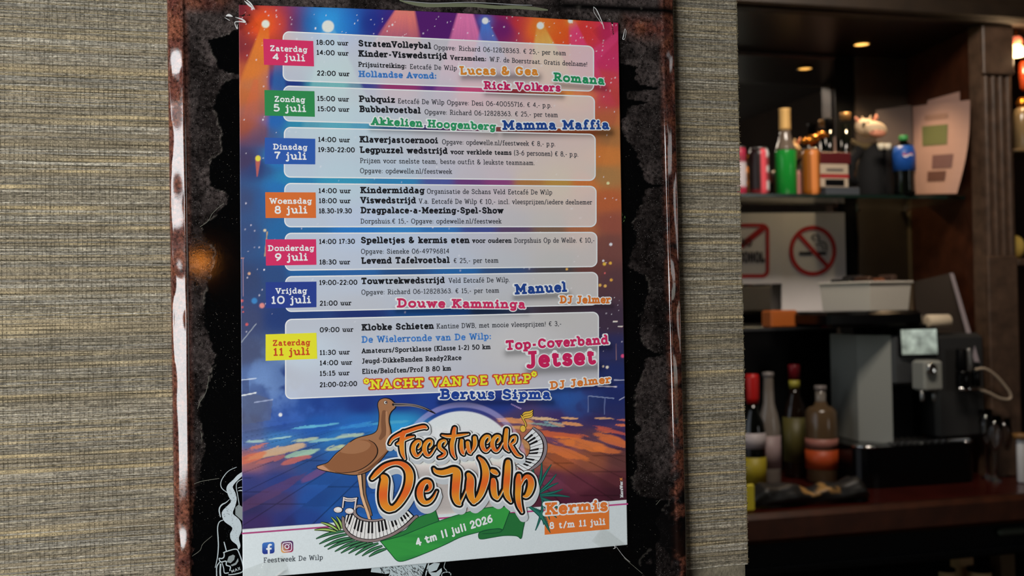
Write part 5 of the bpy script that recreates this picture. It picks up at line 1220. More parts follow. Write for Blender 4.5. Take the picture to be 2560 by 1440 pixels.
for k in range(430):
    if k % 3: x = rs.uniform(486, 596); y = rs.choice([rs.uniform(300, 560), rs.uniform(1080, 1300), rs.uniform(780, 980)])
    else: x = rs.uniform(1562, 1655); y = rs.uniform(340, 1420)
    P.strip([(x, y), (x+rs.uniform(-2.6, 2.6), y+rs.uniform(-1.4, 1.4)+.3)], rs.uniform(.3, .65))
o = flat('crumb', P, (92, 86, 78), 0, SIGN, 'pale specks of wear', y=YP); o['kind'] = 'stuff'
P = P2()
for b_ in [[(1552,560,.6),(1558,552,2.4),(1563,543,.5)],[(1554,552,.5),(1560,549,1.6),(1562,540,.4)],[(1553,545,.4),(1556,538,1.2),(1555,530,.3)]]: P.brush(b_, 4)
flat('sign_drawing', P, (120, 168, 96), 0, SIGN, 'small green leaf tip', y=YP)

# ------------------------------------------------------------------ clear sticky tape on the poster corners
mt, nt, p = newmat('clear_tape')
nd = nt.nodes.new; L = nt.links.new
gl = nd('ShaderNodeBsdfGlossy'); gl.inputs['Roughness'].default_value = .10; tr_ = nd('ShaderNodeBsdfTransparent'); tr_.inputs['Color'].default_value = (.96, .96, .95, 1)
fr = nd('ShaderNodeFresnel'); fr.inputs['IOR'].default_value = 1.5; ms = nd('ShaderNodeMixShader'); L(fr.outputs[0], ms.inputs[0]); L(tr_.outputs[0], ms.inputs[1]); L(gl.outputs[0], ms.inputs[2])
no = nd('ShaderNodeTexNoise'); no.inputs['Scale'].default_value = 90; bp = nd('ShaderNodeBump'); bp.inputs['Strength'].default_value = .5; bp.inputs['Distance'].default_value = .0008
tc = nd('ShaderNodeTexCoord'); L(tc.outputs['Object'], no.inputs['Vector']); L(no.outputs['Fac'], bp.inputs['Height']); L(bp.outputs[0], gl.inputs['Normal'])
L(ms.outputs[0], nt.nodes['Material Output'].inputs['Surface'])
M_TAPE = mt
def tape(cx, cy, ang, ln, wd, wr, label):
    n, m_ = 34, 16; X = []; a = math.radians(ang)
    r = np.random.default_rng(int(cx)); f1, f2 = r.uniform(.4, 1.2, 2)
    for i in range(n):
        for j in range(m_):
            u = (i/(n-1)-.5)*ln; v = (j/(m_-1)-.5)*wd
            X.append((cx+u*math.cos(a)-v*math.sin(a), cy+u*math.sin(a)+v*math.cos(a), u, v))
    X = np.array(X)
    hgt = .0011+wr*(np.exp(-((X[:, 2]*.8+X[:, 3]*f1)/2.6)**2)*.0016+np.exp(-((X[:, 2]-X[:, 3]*f2-9)/2.0)**2)*.0013+np.exp(-((X[:, 2]+X[:, 3]*.5+12)/1.6)**2)*.001)
    Pw = W(X[:, 0], X[:, 1], sheet_y(X[:, 0], X[:, 1])-hgt+.0009*0)
    i = np.arange(n*m_).reshape(n, m_); q = np.stack([i[:-1, :-1], i[1:, :-1], i[1:, 1:], i[:-1, 1:]], -1).reshape(-1, 4)
    o = mesh('sticky_tape', Pw, [q], M_TAPE, None, np.ones(3), smooth=True)
    tag(o, label, 'tape', 'clear tape on the poster corners')
    return o
tape(600, 42, 52, 86, 46, 1.0, 'crinkled clear sticky tape over the upper left poster corner')
tape(1528, 66, -38, 90, 40, .7, 'clear sticky tape over the upper right poster corner')
tape(1540, 1372, 38, 120, 44, .5, 'clear sticky tape over the lower right poster corner')
tape(650, 1436, -20, 140, 50, .7, 'clear sticky tape over the lower left poster corner')
M_GLINT = mat('painted_glint', (238, 236, 234), rough=.18, spec=.8, coat=.6)  # white strips paint the glints on the tape creases
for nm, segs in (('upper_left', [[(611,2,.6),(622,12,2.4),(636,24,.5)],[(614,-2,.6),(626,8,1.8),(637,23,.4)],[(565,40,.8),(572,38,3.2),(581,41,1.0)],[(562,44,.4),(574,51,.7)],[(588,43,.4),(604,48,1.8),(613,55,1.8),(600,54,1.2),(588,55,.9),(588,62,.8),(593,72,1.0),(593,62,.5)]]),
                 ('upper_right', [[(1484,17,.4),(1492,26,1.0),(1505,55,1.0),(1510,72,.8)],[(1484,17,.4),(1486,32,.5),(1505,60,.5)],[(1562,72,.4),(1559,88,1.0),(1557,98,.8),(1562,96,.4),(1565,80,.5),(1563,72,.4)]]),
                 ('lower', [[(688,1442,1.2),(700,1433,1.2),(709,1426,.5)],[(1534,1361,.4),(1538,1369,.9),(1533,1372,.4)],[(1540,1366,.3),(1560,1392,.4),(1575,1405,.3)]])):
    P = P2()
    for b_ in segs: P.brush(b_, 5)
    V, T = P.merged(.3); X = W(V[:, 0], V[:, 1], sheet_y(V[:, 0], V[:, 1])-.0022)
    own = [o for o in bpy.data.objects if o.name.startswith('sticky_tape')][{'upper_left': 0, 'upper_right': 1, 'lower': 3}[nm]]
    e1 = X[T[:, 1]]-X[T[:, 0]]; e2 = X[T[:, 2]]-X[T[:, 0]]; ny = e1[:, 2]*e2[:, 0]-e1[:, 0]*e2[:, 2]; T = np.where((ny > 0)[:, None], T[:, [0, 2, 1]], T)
    mesh('painted_glint', X, [T], M_GLINT, own, np.ones(3))['label'] = 'painted white glint along a crease in the tape'

# ------------------------------------------------------------------ the bar behind the wall
M_WOOD = mat('dark_bar_wood', (62, 31, 17), rough=.38, nscale=22, namt=.22)
M_WOOD2 = mat('worn_pillar_wood', (84, 64, 50), rough=.45, nscale=30, namt=.25)
M_REDTOP = mat('red_brown_counter_top', (62, 20, 14), rough=.22, nscale=12)
M_BLACK = mat('black_plastic', (7, 7, 8), rough=.5, spec=.12)
M_BLKG = mat('gloss_black', (6, 6, 7), rough=.16, spec=.3)
M_STEEL = mat('brushed_steel', (150, 150, 148), rough=.32, metal=.9)
M_CHROME = mat('chrome', (210, 210, 208), rough=.08, metal=1)
M_GREYP = mat('silver_plastic', (140, 142, 136), rough=.5)
M_PAPER = mat('white_paper', (224, 218, 218), rough=.7, nscale=7, namt=.04)
M_GLASS = mat('clear_glass', (240, 240, 240), rough=.03, trans=1.0, ior=1.45)
M_BGLASS = mat('black_bottle_glass', (8, 10, 8), rough=.08, spec=.6)
M_VC = vcmat('printed_colours', rough=.35, spec=.5)
M_VCM = vcmat('satin_colours', rough=.55, spec=.3)
mt, nt, p = newmat('mirror_glass'); p.inputs['Metallic'].default_value = 1; p.inputs['Roughness'].default_value = .015; p.inputs['Base Color'].default_value = (.62, .60, .57, 1); M_MIRROR = mt
SCL = 3.2/FPX                                       # metres per photo pixel around the shelf
x_l, x_side = XL+.2, onz(2275, Y_MIR, 1.6)[0]
xm0, xm1 = onz(1700, Y_MIR, 1.6)[0], onz(2096, Y_MIR, 1.7)[0]
struct('wall_far', MB().box(((XL+XR)/2, YF+.05, ZC/2), (XR-XL+.2, .1, ZC)), M_DARK)
# fascia and soffit over the niche
b = MB(); b.rbox(((x_l+XR)/2, Y_FRONT-.02, (Z_SOFF+ZC)/2), (XR-x_l, .05, ZC-Z_SOFF), .006); b.rbox(((x_l+XR)/2, Y_FRONT-.052, Z_SOFF+.03), (XR-x_l, .02, .05), .006)
fa = empty('bar_canopy', (1.6, Y_FRONT, Z_SOFF), 'dark brown wooden canopy board running above the bar niche', 'canopy')
b.build('fascia', mat('fascia_wood', (34, 24, 14), rough=.5, nscale=16, namt=.2), fa)
MB().box(((x_l+XR)/2, (Y_FRONT+YF)/2, Z_SOFF+.012), (XR-x_l, YF-Y_FRONT, .024)).build('soffit', mat('soffit_wood', (26, 14, 10), rough=.3), fa)
# mirror
mi = empty('bar_mirror', ((xm0+xm1)/2, Y_MIR, Z_COUNT), 'tinted wall mirror behind the bottle shelf', 'mirror')
zmb = Z_COUNT+.02
MB().box(((xm0+xm1)/2, Y_MIR+.006, (Z_SOFF+zmb)/2), (xm1-xm0, .008, Z_SOFF-zmb)).build('pane', M_MIRROR, mi)
MB().rbox(((xm0+xm1)/2, Y_MIR-.002, Z_SOFF-.008), (xm1-xm0, .012, .012), .002).build('top_moulding', M_WOOD, mi)
# panels right of the mirror
pa = empty('bar_backing', (xm1+.1, Y_MIR, Z_COUNT), 'dark brown board backing of the bar right of the mirror', 'backing')
xp1 = onz(2148, Y_MIR, 1.5)[0]
MB().box(((xm1+xp1)/2, Y_MIR+.02, (Z_SOFF+Z_COUNT)/2), (xp1-xm1, .03, Z_SOFF-Z_COUNT)).build('black_strip', mat('matt_black_strip', (5, 5, 5), rough=.7, spec=.15), pa)
MB().box(((xp1+x_side)/2, Y_MIR+.005, (Z_SOFF+Z_COUNT)/2), (x_side-xp1, .02, Z_SOFF-Z_COUNT)).build('grey_brown_board', mat('grey_brown_board', (62, 52, 44), rough=.55, nscale=8), pa)
MB().rbox((x_side-.006, Y_MIR-.012, (Z_SHELF+Z_COUNT)/2), (.010, .014, Z_SHELF-Z_COUNT-.03), .002).build('edge_strip', mat('edge_strip', (96, 80, 60), rough=.5), pa)
# side cheek of the niche and fluted pillar
xc1 = onz(2462, Y_FRONT, 1.6)[0]
ck = empty('niche_side_board', (x_side, (Y_MIR+Y_FRONT)/2, Z_COUNT), 'dark reddish wooden side board of the bar niche', 'board')
P8 = [(x_side, Y_MIR), (xc1, Y_FRONT), (xc1+.03, Y_FRONT+.0), (x_side+.04, Y_MIR+.02)]
b = MB(); b.add([(x, y, Z_COUNT+.001) for x, y in P8]+[(x, y, Z_SOFF) for x, y in P8], [(0, 1, 5, 4), (1, 2, 6, 5), (2, 3, 7, 6), (3, 0, 4, 7), (4, 5, 6, 7), (3, 2, 1, 0)]); b.build('board', M_WOOD, ck)
xq0, xq1 = onz(2462, Y_FRONT, 1.5)[0], onz(2538, Y_FRONT, 1.5)[0]
pl = empty('fluted_pillar', ((xq0+xq1)/2, Y_FRONT, Z_COUNT), 'fluted brown wooden pillar at the right end of the bar niche', 'pillar')
zfl = W1(2500, 640, Y_FRONT)[2]
MB().box(((xq0+xq1)/2, Y_FRONT+.02, (Z_SOFF+Z_COUNT)/2), (xq1-xq0, .05, Z_SOFF-Z_COUNT)).build('post', M_WOOD2, pl)
MB().rbox(((xq0+xq1)/2, Y_FRONT-.010, (zfl+Z_COUNT)/2), (xq1-xq0-.004, .012, zfl-Z_COUNT), .003).build('plinth_board', M_WOOD2, pl)
zt_ = W1(2500, 190, Y_FRONT)[2]
for k in range(4):
    xx = xq0+(xq1-xq0)*(.14+.24*k); MB().lathe((xx, Y_FRONT-.006, zfl), [(.007, 0), (.0075, .004), (.0075, zt_-zfl-.006), (.005, zt_-zfl)], 10).build('flute_rib', M_WOOD2, pl)
MB().rbox(((xq0+xq1)/2, Y_FRONT-.012, (zt_+Z_SOFF)/2), (xq1-xq0, .016, Z_SOFF-zt_), .003).build('capital_board', M_WOOD2, pl)
# counter
ct = empty('back_bar_counter', (1.5, Y_CNT, Z_COUNT-.04), 'red-brown back bar worktop with rounded wooden front edge', 'counter')
MB().rbox(((x_l+XR)/2, (Y_CNT+.03+YF)/2, Z_COUNT-.014), (XR-x_l, YF-Y_CNT-.03, .028), .004).build('worktop', M_REDTOP, ct)
MB().rbox(((x_l+XR)/2, Y_CNT+.012, Z_COUNT-.034), (XR-x_l, .042, .074), .012).build('front_edge', M_WOOD, ct)
zb0 = W1(2100, 1316, Y_CNT)[2]
co = empty('bottle_cooler', (1.5, Y_CNT+.1, .1), 'black back bar cooler under the red-brown worktop', 'cooler')
z1_ = W1(2400, 1413, Y_CNT)[2]
MB().rbox(((x_l+XR)/2, Y_CNT+.10, (zb0+z1_)/2-.001), (XR-x_l, .10, zb0-z1_-.003), .006).build('drawer_front', mat('cooler_black', (6, 8, 12), rough=.5, spec=.2), co)
MB().rbox(((x_l+XR)/2, Y_CNT+.045, zb0-.10), (XR-x_l, .012, .006), .002).build('drawer_gap', mat('cooler_seam', (20, 24, 30), rough=.4), co)
hx = W1(2535, 1330, Y_CNT+.03); MB().rbox((hx[0], Y_CNT+.04, hx[2]), (.085, .018, .020), .006).build('handle', mat('dull_handle', (72, 78, 68), rough=.4), co)
MB().box(((x_l+XR)/2, YF-.06, z1_/2), (XR-x_l, .05, z1_-.004)).build('rear_panel', M_BLACK, co)
MB().box(((x_l+XR)/2, (Y_CNT+.05+YF)/2, .45), (XR-x_l, YF-Y_CNT-.1, .02)).build('inner_shelf', M_BLACK, co)
MB().box(((x_l+XR)/2, Y_CNT+.12, .22), (XR-x_l, .08, .44)).build('base_panel', M_BLACK, co)
# lit items seen in the open compartment
def tumbler(px, w, cat_label, h=.10):
    z = .461; c = onz(px, Y_CNT+.20, z+h); c[2] = z
    hh = (W1(px, 1409, Y_CNT+.20)[2]-z)
    e = empty('coffee_cup', c, cat_label, 'cup', 'cups in the open compartment')
    r = w*SCL*.5
    MB().lathe(c, [(r*.7, 0), (r*.85, hh*.4), (r, hh*.93), (r*.93, hh*.93), (r*.6, .01)], 20).build('bowl', mat('beige_cup', (226, 190, 140), rough=.4), e, smooth=True)
    MB().lathe((c[0], c[1], z+hh*.93), [(r*1.06, 0), (r*1.08, .008), (r*.4, .014)], 20).build('lid', M_BLACK, e, smooth=True)
    return e
tumbler(2370, 36, 'lidded beige cup under the cooler front, left of the tan carton'); tumbler(2452, 52, 'lidded beige cup under the cooler front, right of the tan carton')
bx_ = onz(2410, Y_CNT+.26, .461); tag(MB().rbox((bx_[0], bx_[1], .461+.19), (.045, .05, .38), .004).build('carton', mat('tan_carton', (200, 160, 112), rough=.6)), 'tall tan carton between the two lidded cups', 'carton')
bx_ = onz(2512, Y_CNT+.26, .461); tag(MB().rbox((bx_[0], bx_[1], .461+.19), (.05, .05, .38), .004).build('carton', mat('brown_carton', (96, 76, 50), rough=.6)), 'brown carton at the right end of the open compartment', 'carton')

# downlight in the soffit
dl = W1(2154, 107, Y_MIR); 
Yd_ = Y_MIR-.19
for _ in range(20):
    pz = W1(2154, 107, Yd_)[2]
    Yd_ += (Z_SOFF-pz)/ (W1(2154, 107, Yd_+.01)[2]-pz)*.01
dpos = W1(2154, 107, Yd_)
lt = empty('downlight', (dpos[0], dpos[1], Z_SOFF-.001), 'small round warm recessed spotlight in the canopy soffit', 'ceiling light')
MB().lathe((dpos[0], dpos[1], Z_SOFF-.006), [(.027, .006), (.028, 0), (.0235, -.001), (.0225, .004)], 28).build('trim_ring', mat('brass_ring', (190, 150, 70), rough=.25, metal=.8), lt, smooth=True)
MB().lathe((dpos[0], dpos[1], Z_SOFF-.0045), [(0.0001, 0), (.0225, 0), (.0225, .002)], 28).build('lens', mat('lamp_lens', (255, 214, 120), emit=(255, 190, 96), es=2.4), lt)
sp = bpy.data.lights.new('downlight_beam', 'SPOT'); sp.energy = 9; sp.color = (1, .72, .42); sp.spot_size = 1.9; sp.spot_blend = .5; sp.shadow_soft_size = .02
so = bpy.data.objects.new('downlight_beam', sp); COL.objects.link(so); so.location = (dpos[0], dpos[1], Z_SOFF-.012)

# ---- glass shelf
gs = empty('glass_shelf', (1.2, Y_SHELF, Z_SHELF), 'green-edged glass shelf carrying cans and bottles in front of the mirror', 'shelf')
xs1 = onz(2425, Y_SHELF, Z_SHELF)[0]
xs1 = min(xs1, x_side+(xc1-x_side)*(Y_MIR-Y_SHELF)/(Y_MIR-Y_FRONT)-.003)
ysb = Y_MIR-.004
b = MB(); ptsS = [(x_l+.8, Y_SHELF), (xs1, Y_SHELF), (x_side-.004, ysb), (x_l+.8, ysb)]
b.add([(x, y, Z_SHELF-.010) for x, y in ptsS]+[(x, y, Z_SHELF) for x, y in ptsS], [(0, 1, 5, 4), (1, 2, 6, 5), (2, 3, 7, 6), (3, 0, 4, 7), (4, 5, 6, 7), (3, 2, 1, 0)])
_m, _nt, _p = newmat('green_tinted_glass'); _g = _nt.nodes.new('ShaderNodeBsdfGlossy'); _g.inputs['Roughness'].default_value = .04; _t = _nt.nodes.new('ShaderNodeBsdfTransparent'); _t.inputs['Color'].default_value = (.90, .94, .915, 1)
_f = _nt.nodes.new('ShaderNodeFresnel'); _f.inputs['IOR'].default_value = 1.45; _s = _nt.nodes.new('ShaderNodeMixShader')
for _a, _b in ((_f.outputs[0], _s.inputs[0]), (_t.outputs[0], _s.inputs[1]), (_g.outputs[0], _s.inputs[2]), (_s.outputs[0], _nt.nodes['Material Output'].inputs['Surface'])): _nt.links.new(_a, _b)
b.build('pane', _m, gs)
MB().box(((x_l+.8+xs1)/2, Y_SHELF-.0008, Z_SHELF-.005), (xs1-x_l-.8, .0012, .0098)).build('front_edge', mat('dark_green_glass_edge', (22, 38, 32), rough=.15), gs)
for px in (2140, 2262): MB().rbox(onz(px, Y_MIR-.02, Z_SHELF-.017), (.014, .03, .012), .002).build('shelf_clip', M_CHROME, gs)

def can(name, px, w, ytop, ybot, cols, label, cat, yy=Y_ITEM, lid=True, group=None):
    base = onz(px, yy, Z_SHELF+.0006); s = PXof(base)[2]/FPX; r = w*s/2; h = (ybot-ytop)*s
    e = empty(name, base, label, cat, group)
    hs = np.linspace(.012, h-.014, 14)
    prof = [(r*.74, 0), (r*.8, .003), (r, .012)]+[(r, q) for q in hs[1:]]+[(r*.86, h-.003)]
    n = len(prof)
    MB().lathe(base, prof, 32, cols=lambda k, a: cols(prof[k][1]/h, a)).build('body', M_VC, e, smooth=True)
    if lid: MB().lathe((base[0], base[1], base[2]+h-.004), [(r*.86, 0), (r*.90, .003), (r*.86, .005), (r*.80, .001), (0.0001, .001)], 28).build('lid', M_STEEL, e, smooth=True)
    return e, base, r, h
fa_ = lambda a: (math.degrees(a)+360) % 360        # 270 deg = towards the camera
def c1(t, a): return lin((176, 44, 72)) if t > .80 or t < .16 else (lin((150, 50, 70)) if t > .66 else lin((205, 196, 200)))
can('drink_can', 1851, 32, 362, 484, c1, 'pink and white drink can at the left end of the glass shelf', 'can')
def c2(t, a):
    d = fa_(a)
    if 258 < d < 284: return lin((232, 84, 96))
    if 284 <= d < 318: return lin((225, 215, 215)) if int(t*26) % 2 else lin((150, 60, 70))
    return lin((30, 16, 16)) if t > .1 else lin((120, 30, 36))
can('drink_can', 1899, 50, 366, 485, c2, 'black can with a pink side stripe between white can and green bottle', 'can')
can('drink_can', 2029, 44, 366, 485, lambda t, a: lin((226, 138, 72)) if 246 < fa_(a) < 292 else lin((150, 84, 12)), 'amber orange drink can with a painted-on peach highlight right of the green bottle', 'can')  # peach sector paints the highlight on the can's right side
def bottle(name, px, yb, prof, mats, label, cat='bottle', yy=Y_ITEM, z=None, sc=1.0, group=None):
    """prof: list of (part name, material, [(r px, y px)...]) with y measured in photo rows"""
    base = onz(px, yy, Z_SHELF+.0006 if z is None else z); s = PXof(base)[2]/FPX
    e = empty(name, base, label, cat, group)
    for pn, mt_, pts, *rest in prof:
        o = MB().lathe(base, [(max(r*s, 1e-4), (yb-y)*s) for r, y in pts], 28, cols=(rest[0] if rest else None)).build(pn, mt_, e, smooth=True)
        if len(rest) > 1: o['label'] = rest[1]
    return e, base, s
M_GREENL = mat('bright_green_liquid', (30, 140, 52), rough=.15, spec=.5)
M_CLEARG = mat('smoky_clear_glass', (110, 96, 84), rough=.08, spec=.6)
M_FOIL = mat('gold_foil', (226, 180, 110), rough=.5, metal=.2)
bottle('liqueur_bottle', 1966, 485, [('bottle_body', M_GREENL, [(23, 485), (26, 482), (26.5, 374), (25, 369), (.01, 368)]), ('shoulder', M_CLEARG, [(26, 371), (24, 364), (19, 350), (14, 330), (12.5, 316)]), ('foil_cap', M_FOIL, [(14, 320), (14.5, 314), (14, 270), (15, 266), (0.01, 265)])], None, 'bright green liqueur bottle with gold foil cap on the glass shelf')
bottle('wine_bottle', 2077, 485, [('bottle_body', M_BGLASS, [(20, 485), (22, 480), (22, 400), (19, 385), (12, 370), (10.5, 350), (10, 285)]), ('capsule', M_BLACK, [(11, 300), (11, 275), (12, 271), (0.01, 270)])], None, 'slim black bottle behind the stacked maroon boxes', yy=Y_MIR-.05)
bottle('wine_bottle', 2118, 485, [('bottle_body', M_BGLASS, [(22, 485), (24, 480), (24, 400), (19, 385), (13, 350), (12, 285)]), ('capsule', mat('dull_gold_capsule', (170, 130, 80), rough=.3, metal=.5), [(13, 275), (14, 262), (14, 258), (0.01, 257)])], None, 'black bottle with gold-rimmed top behind the cow figure', yy=Y_MIR-.06)
tag(can('shot_glass', 1997, 14, 414, 484, lambda t, a: lin((180, 120, 110)), 'small pinkish vial between green bottle and orange can', 'vial', yy=Y_ITEM+.03)[0])
# stacked boxes
def boxat(name, px0, px1, py0, py1, yy, dep, mt_, label, cat, group=None, kids=(), z=None, parent=None):
    a = W1(px0, py1, yy); b2 = W1(px1, py1, yy); t = W1((px0+px1)/2, py0, yy)
    z0 = a[2] if z is None else z
    e = empty(name, ((a[0]+b2[0])/2, yy+dep/2, z0), label, cat, group)
    h = t[2]-z0
    MB().rbox(((a[0]+b2[0])/2, yy+dep/2, z0+h/2), (b2[0]-a[0], dep, h), .002).build('carton_body', mt_, e)
    for nm, mtk, (u0, u1, v0, v1) in kids:
        w_ = b2[0]-a[0]; MB().box((a[0]+w_*(u0+u1)/2, yy-.0006, z0+h*(v0+v1)/2), (w_*(u1-u0), .001, h*(v1-v0))).build(nm, mtk, e)
    return e, z0+h
M_MAR = mat('maroon_card', (84, 8, 14), rough=.5); M_CREAM = mat('cream_card', (190, 172, 150), rough=.5); M_REDC = mat('red_card', (170, 40, 44), rough=.5)
_, zt1 = boxat('plate_lid', 2066, 2150, 468, 484, Y_ITEM-.03, .08, mat('grey_lid', (70, 74, 80), rough=.3), 'low grey box lid at the bottom of the stack on the glass shelf', 'lid', z=Z_SHELF+.0006)
_, zt2 = boxat('card_box', 2052, 2122, 436, 468, Y_ITEM-.015, .06, M_CREAM, 'cream and red card box with dark window, lowest of the stack beside the orange can', 'box', kids=[('window', M_BLACK, (.16, .84, .12, .62)), ('red_band', M_REDC, (0, 1, .74, 1))], z=zt1+.0004)
_, zt3 = boxat('card_box', 2052, 2122, 410, 436, Y_ITEM-.012, .06, M_CREAM, 'cream card box with small dark print in the middle of the stack beside the cow', 'box', kids=[('print_row', mat('print_grey', (90, 84, 80), rough=.5), (.2, .8, .3, .55))], z=zt2+.0004)
_, zt4 = boxat('card_box', 2052, 2128, 380, 410, Y_ITEM-.010, .06, M_MAR, 'dark maroon card box on top of the stack beside the cow figure', 'box', z=zt3+.0004)
# brass ornament on the orange can side
bo = onz(2034, Y_ITEM+.05, Z_SHELF); oz = W1(2034, 350, Y_ITEM+.05)[2]
M_BRASS = mat('old_brass', (190, 120, 40), rough=.25, metal=.9)
e = empty('brass_ornament', (bo[0], bo[1], Z_SHELF+.0006), 'brass bird-shaped ornament behind the orange can', 'ornament')
b = MB(); b.tube([(bo[0], bo[1], Z_SHELF), (bo[0], bo[1], oz-.02)], .004); b.lathe((bo[0], bo[1], Z_SHELF+.0006), [(.022, 0), (.022, .006), (.004, .012)], 20); b.build('stand', M_BRASS, e, smooth=True)
b = MB(); b.ball((bo[0]-.004, bo[1], oz), (.030, .016, .016), rot=Matrix.Rotation(-.25, 3, 'Y')); b.ball((bo[0]+.034, bo[1], oz+.016), (.022, .010, .010), rot=Matrix.Rotation(.2, 3, 'Y')); b.ball((bo[0]-.030, bo[1]-.006, oz-.004), (.014, .011, .011)); b.build('bird_body', M_BRASS, e, smooth=True)

# ---- cow figure dressed in black
def cow():
    yc = Y_SHELF+.105; base = onz(2190, yc, Z_SHELF+.0006); s = PXof(base)[2]/FPX
    e = empty('cow_figure', base, 'toy cow figure with broad pink muzzle dressed in black on the glass shelf', 'figurine')
    q = lambda px, py, dy=0: W1(px, py, yc+dy)
    M_COW = mat('cream_felt', (226, 196, 158), rough=.75, bump=.2, bscale=300); M_PINK = mat('pink_felt', (226, 150, 120), rough=.7); M_CL = mat('black_cloth', (7, 7, 9), rough=.85, bump=.3, bscale=200)
    b = MB(); b.lathe(base, [(46*s, 0), (50*s, 10*s), (49*s, 50*s), (44*s, 90*s), (38*s, 112*s), (26*s, 128*s), (14*s, 136*s)], 28, sy=.72, cols=None); o = b.build('body', M_CL, e, smooth=True)
    for sx, pts in ((-1, [(2150, 372), (2128, 400), (2122, 440), (2140, 462)]), (1, [(2222, 372), (2242, 395), (2248, 425), (2236, 450)])):
        MB().tube([q(*p_, -.01) for p_ in pts], [.015, .017, .015, .012], 12).build('arm', M_CL, e, smooth=True)
    MB().tube([q(2130, 352), q(2152, 366), q(2176, 368), q(2205, 362)], [.006, .011, .012, .010], 12).build('scarf', mat('olive_cloth', (90, 74, 44), rough=.8), e, smooth=True)
    hd = MB().ball(q(2166, 320), (30*s, 24*s, 22*s), 22, 14, rot=Matrix.Rotation(.35, 3, 'Y')).build('head', M_COW, e, smooth=True)
    MB().ball(q(2188, 324, -.024), (31*s, 22*s, 20*s), 22, 14, rot=Matrix.Rotation(.18, 3, 'Y')).build('muzzle', M_COW, hd, smooth=True)
    MB().ball(q(2194, 333, -.040), (22*s, 12*s, 10*s), 20, 12).build('nose', M_PINK, hd, smooth=True)
    for x, y in ((2182, 328), (2198, 326)): MB().ball(q(x, y, -.050), (2.6*s, 2*s, 2.2*s), 10, 6).build('nostril', mat('dark_nostril', (90, 40, 36)), hd, smooth=True)
    for x, y in ((2160, 311), (2172, 308)):
        MB().ball(q(x, y, -.028), (5*s, 3*s, 4*s), 12, 8).build('eye', M_BLACK, hd, smooth=True)
    for pts in ([(2149, 308), (2142, 298), (2138, 293)], [(2184, 302), (2192, 292), (2190, 286)]):
        MB().tube([q(*p_) for p_ in pts], [5*s, 4.5*s, 2*s], 10).build('ear', M_PINK, hd, smooth=True)
    for pts in ([(2158, 300), (2155, 291)], [(2174, 298), (2177, 289)]):
        MB().tube([q(*p_) for p_ in pts], [3.5*s, 1.2*s], 8).build('horn', M_COW, hd, smooth=True)
    return e
cow()
b = MB(); q_ = W1(2124, 348, Y_SHELF+.02)
# glinting metal knob on the scarf side and two little white cups beside the cow
e = empty('cup_pair', onz(2213, Y_SHELF+.012, Z_SHELF+.0006), 'two small white cups stacked on a clear stand right of the cow figure', 'cups')
c0 = onz(2213, Y_SHELF+.014, Z_SHELF+.0006); zc_ = W1(2213, 376, Y_SHELF+.014)[2]
MB().lathe(c0, [(.014, 0), (.014, .003), (.003, .006), (.003, zc_-Z_SHELF-.002), (.012, zc_-Z_SHELF)], 18).build('stand', M_BLACK, e, smooth=True)
for dx in (-.010, .012): MB().lathe((c0[0]+dx, c0[1], zc_), [(.005, 0), (.009, .006), (.011, .020), (.0095, .020), (.006, .004)], 18).build('cup', mat('white_china', (225, 214, 190), rough=.2), e, smooth=True)
# soda bottle with blue label
def sodac(k, a): return lin((28, 74, 150))
e, base, s = bottle('soda_bottle', 2262, 485, [('bottle_body', M_BGLASS, [(24, 485), (26, 480), (24, 440), (26, 425), (27, 380), (22, 362), (10, 352), (9, 345)]), ('label', mat('blue_label', (30, 84, 168), rough=.4), [(27.5, 424), (27.8, 380), (23, 362)]), ('cap', mat('green_cap', (60, 150, 76), rough=.4), [(10.5, 347), (11, 344), (11, 336), (9, 334), (0.01, 334)])], None, 'cola bottle with blue round-logo label and green cap beside the leaning papers', yy=Y_SHELF+.02)
lz = 97*s
for nm, cc, a0, a1 in (('red_half', (200, 36, 40), 0, 1), ('white_wave', (230, 230, 235), 0, 0), ('blue_half', (26, 60, 150), 0, 0)):
    P = P2(); R_ = 13
    t = np.linspace(0, 1, 15); xx = -R_+2*R_*t; wave = 2.6*np.sin(t*2*math.pi)
    up = np.sqrt(np.maximum(R_*R_-xx*xx, 0))
    if nm == 'red_half': poly = list(zip(xx, -up))+list(zip(xx[::-1], (wave-2.2)[::-1]))
    elif nm == 'blue_half': poly = list(zip(xx, up))+list(zip(xx[::-1], (wave+2.2)[::-1]))
    else: poly = list(zip(xx, np.maximum(wave-2.2, -up)))+list(zip(xx[::-1], np.minimum(wave+2.2, up)[::-1]))
    pts = []
    r_ = 28.3*s; a_c = -math.pi/2-.25
    V = []; 
    for x_, y_ in poly:
        an = a_c+x_/28.3; rr_ = r_ if y_ > -8 else r_-(-8-y_)*s*.28
        V.append((base[0]+rr_*math.cos(an), base[1]+rr_*math.sin(an), base[2]+lz-y_*s*.85))
    tr = tessellate_polygon([[Vector((p_[0], p_[1], 0)) for p_ in poly]])
    mesh('logo_'+nm, V, [[tuple(f) for f in tr]], mat('logo_'+nm, cc, rough=.4), e, np.ones(3))

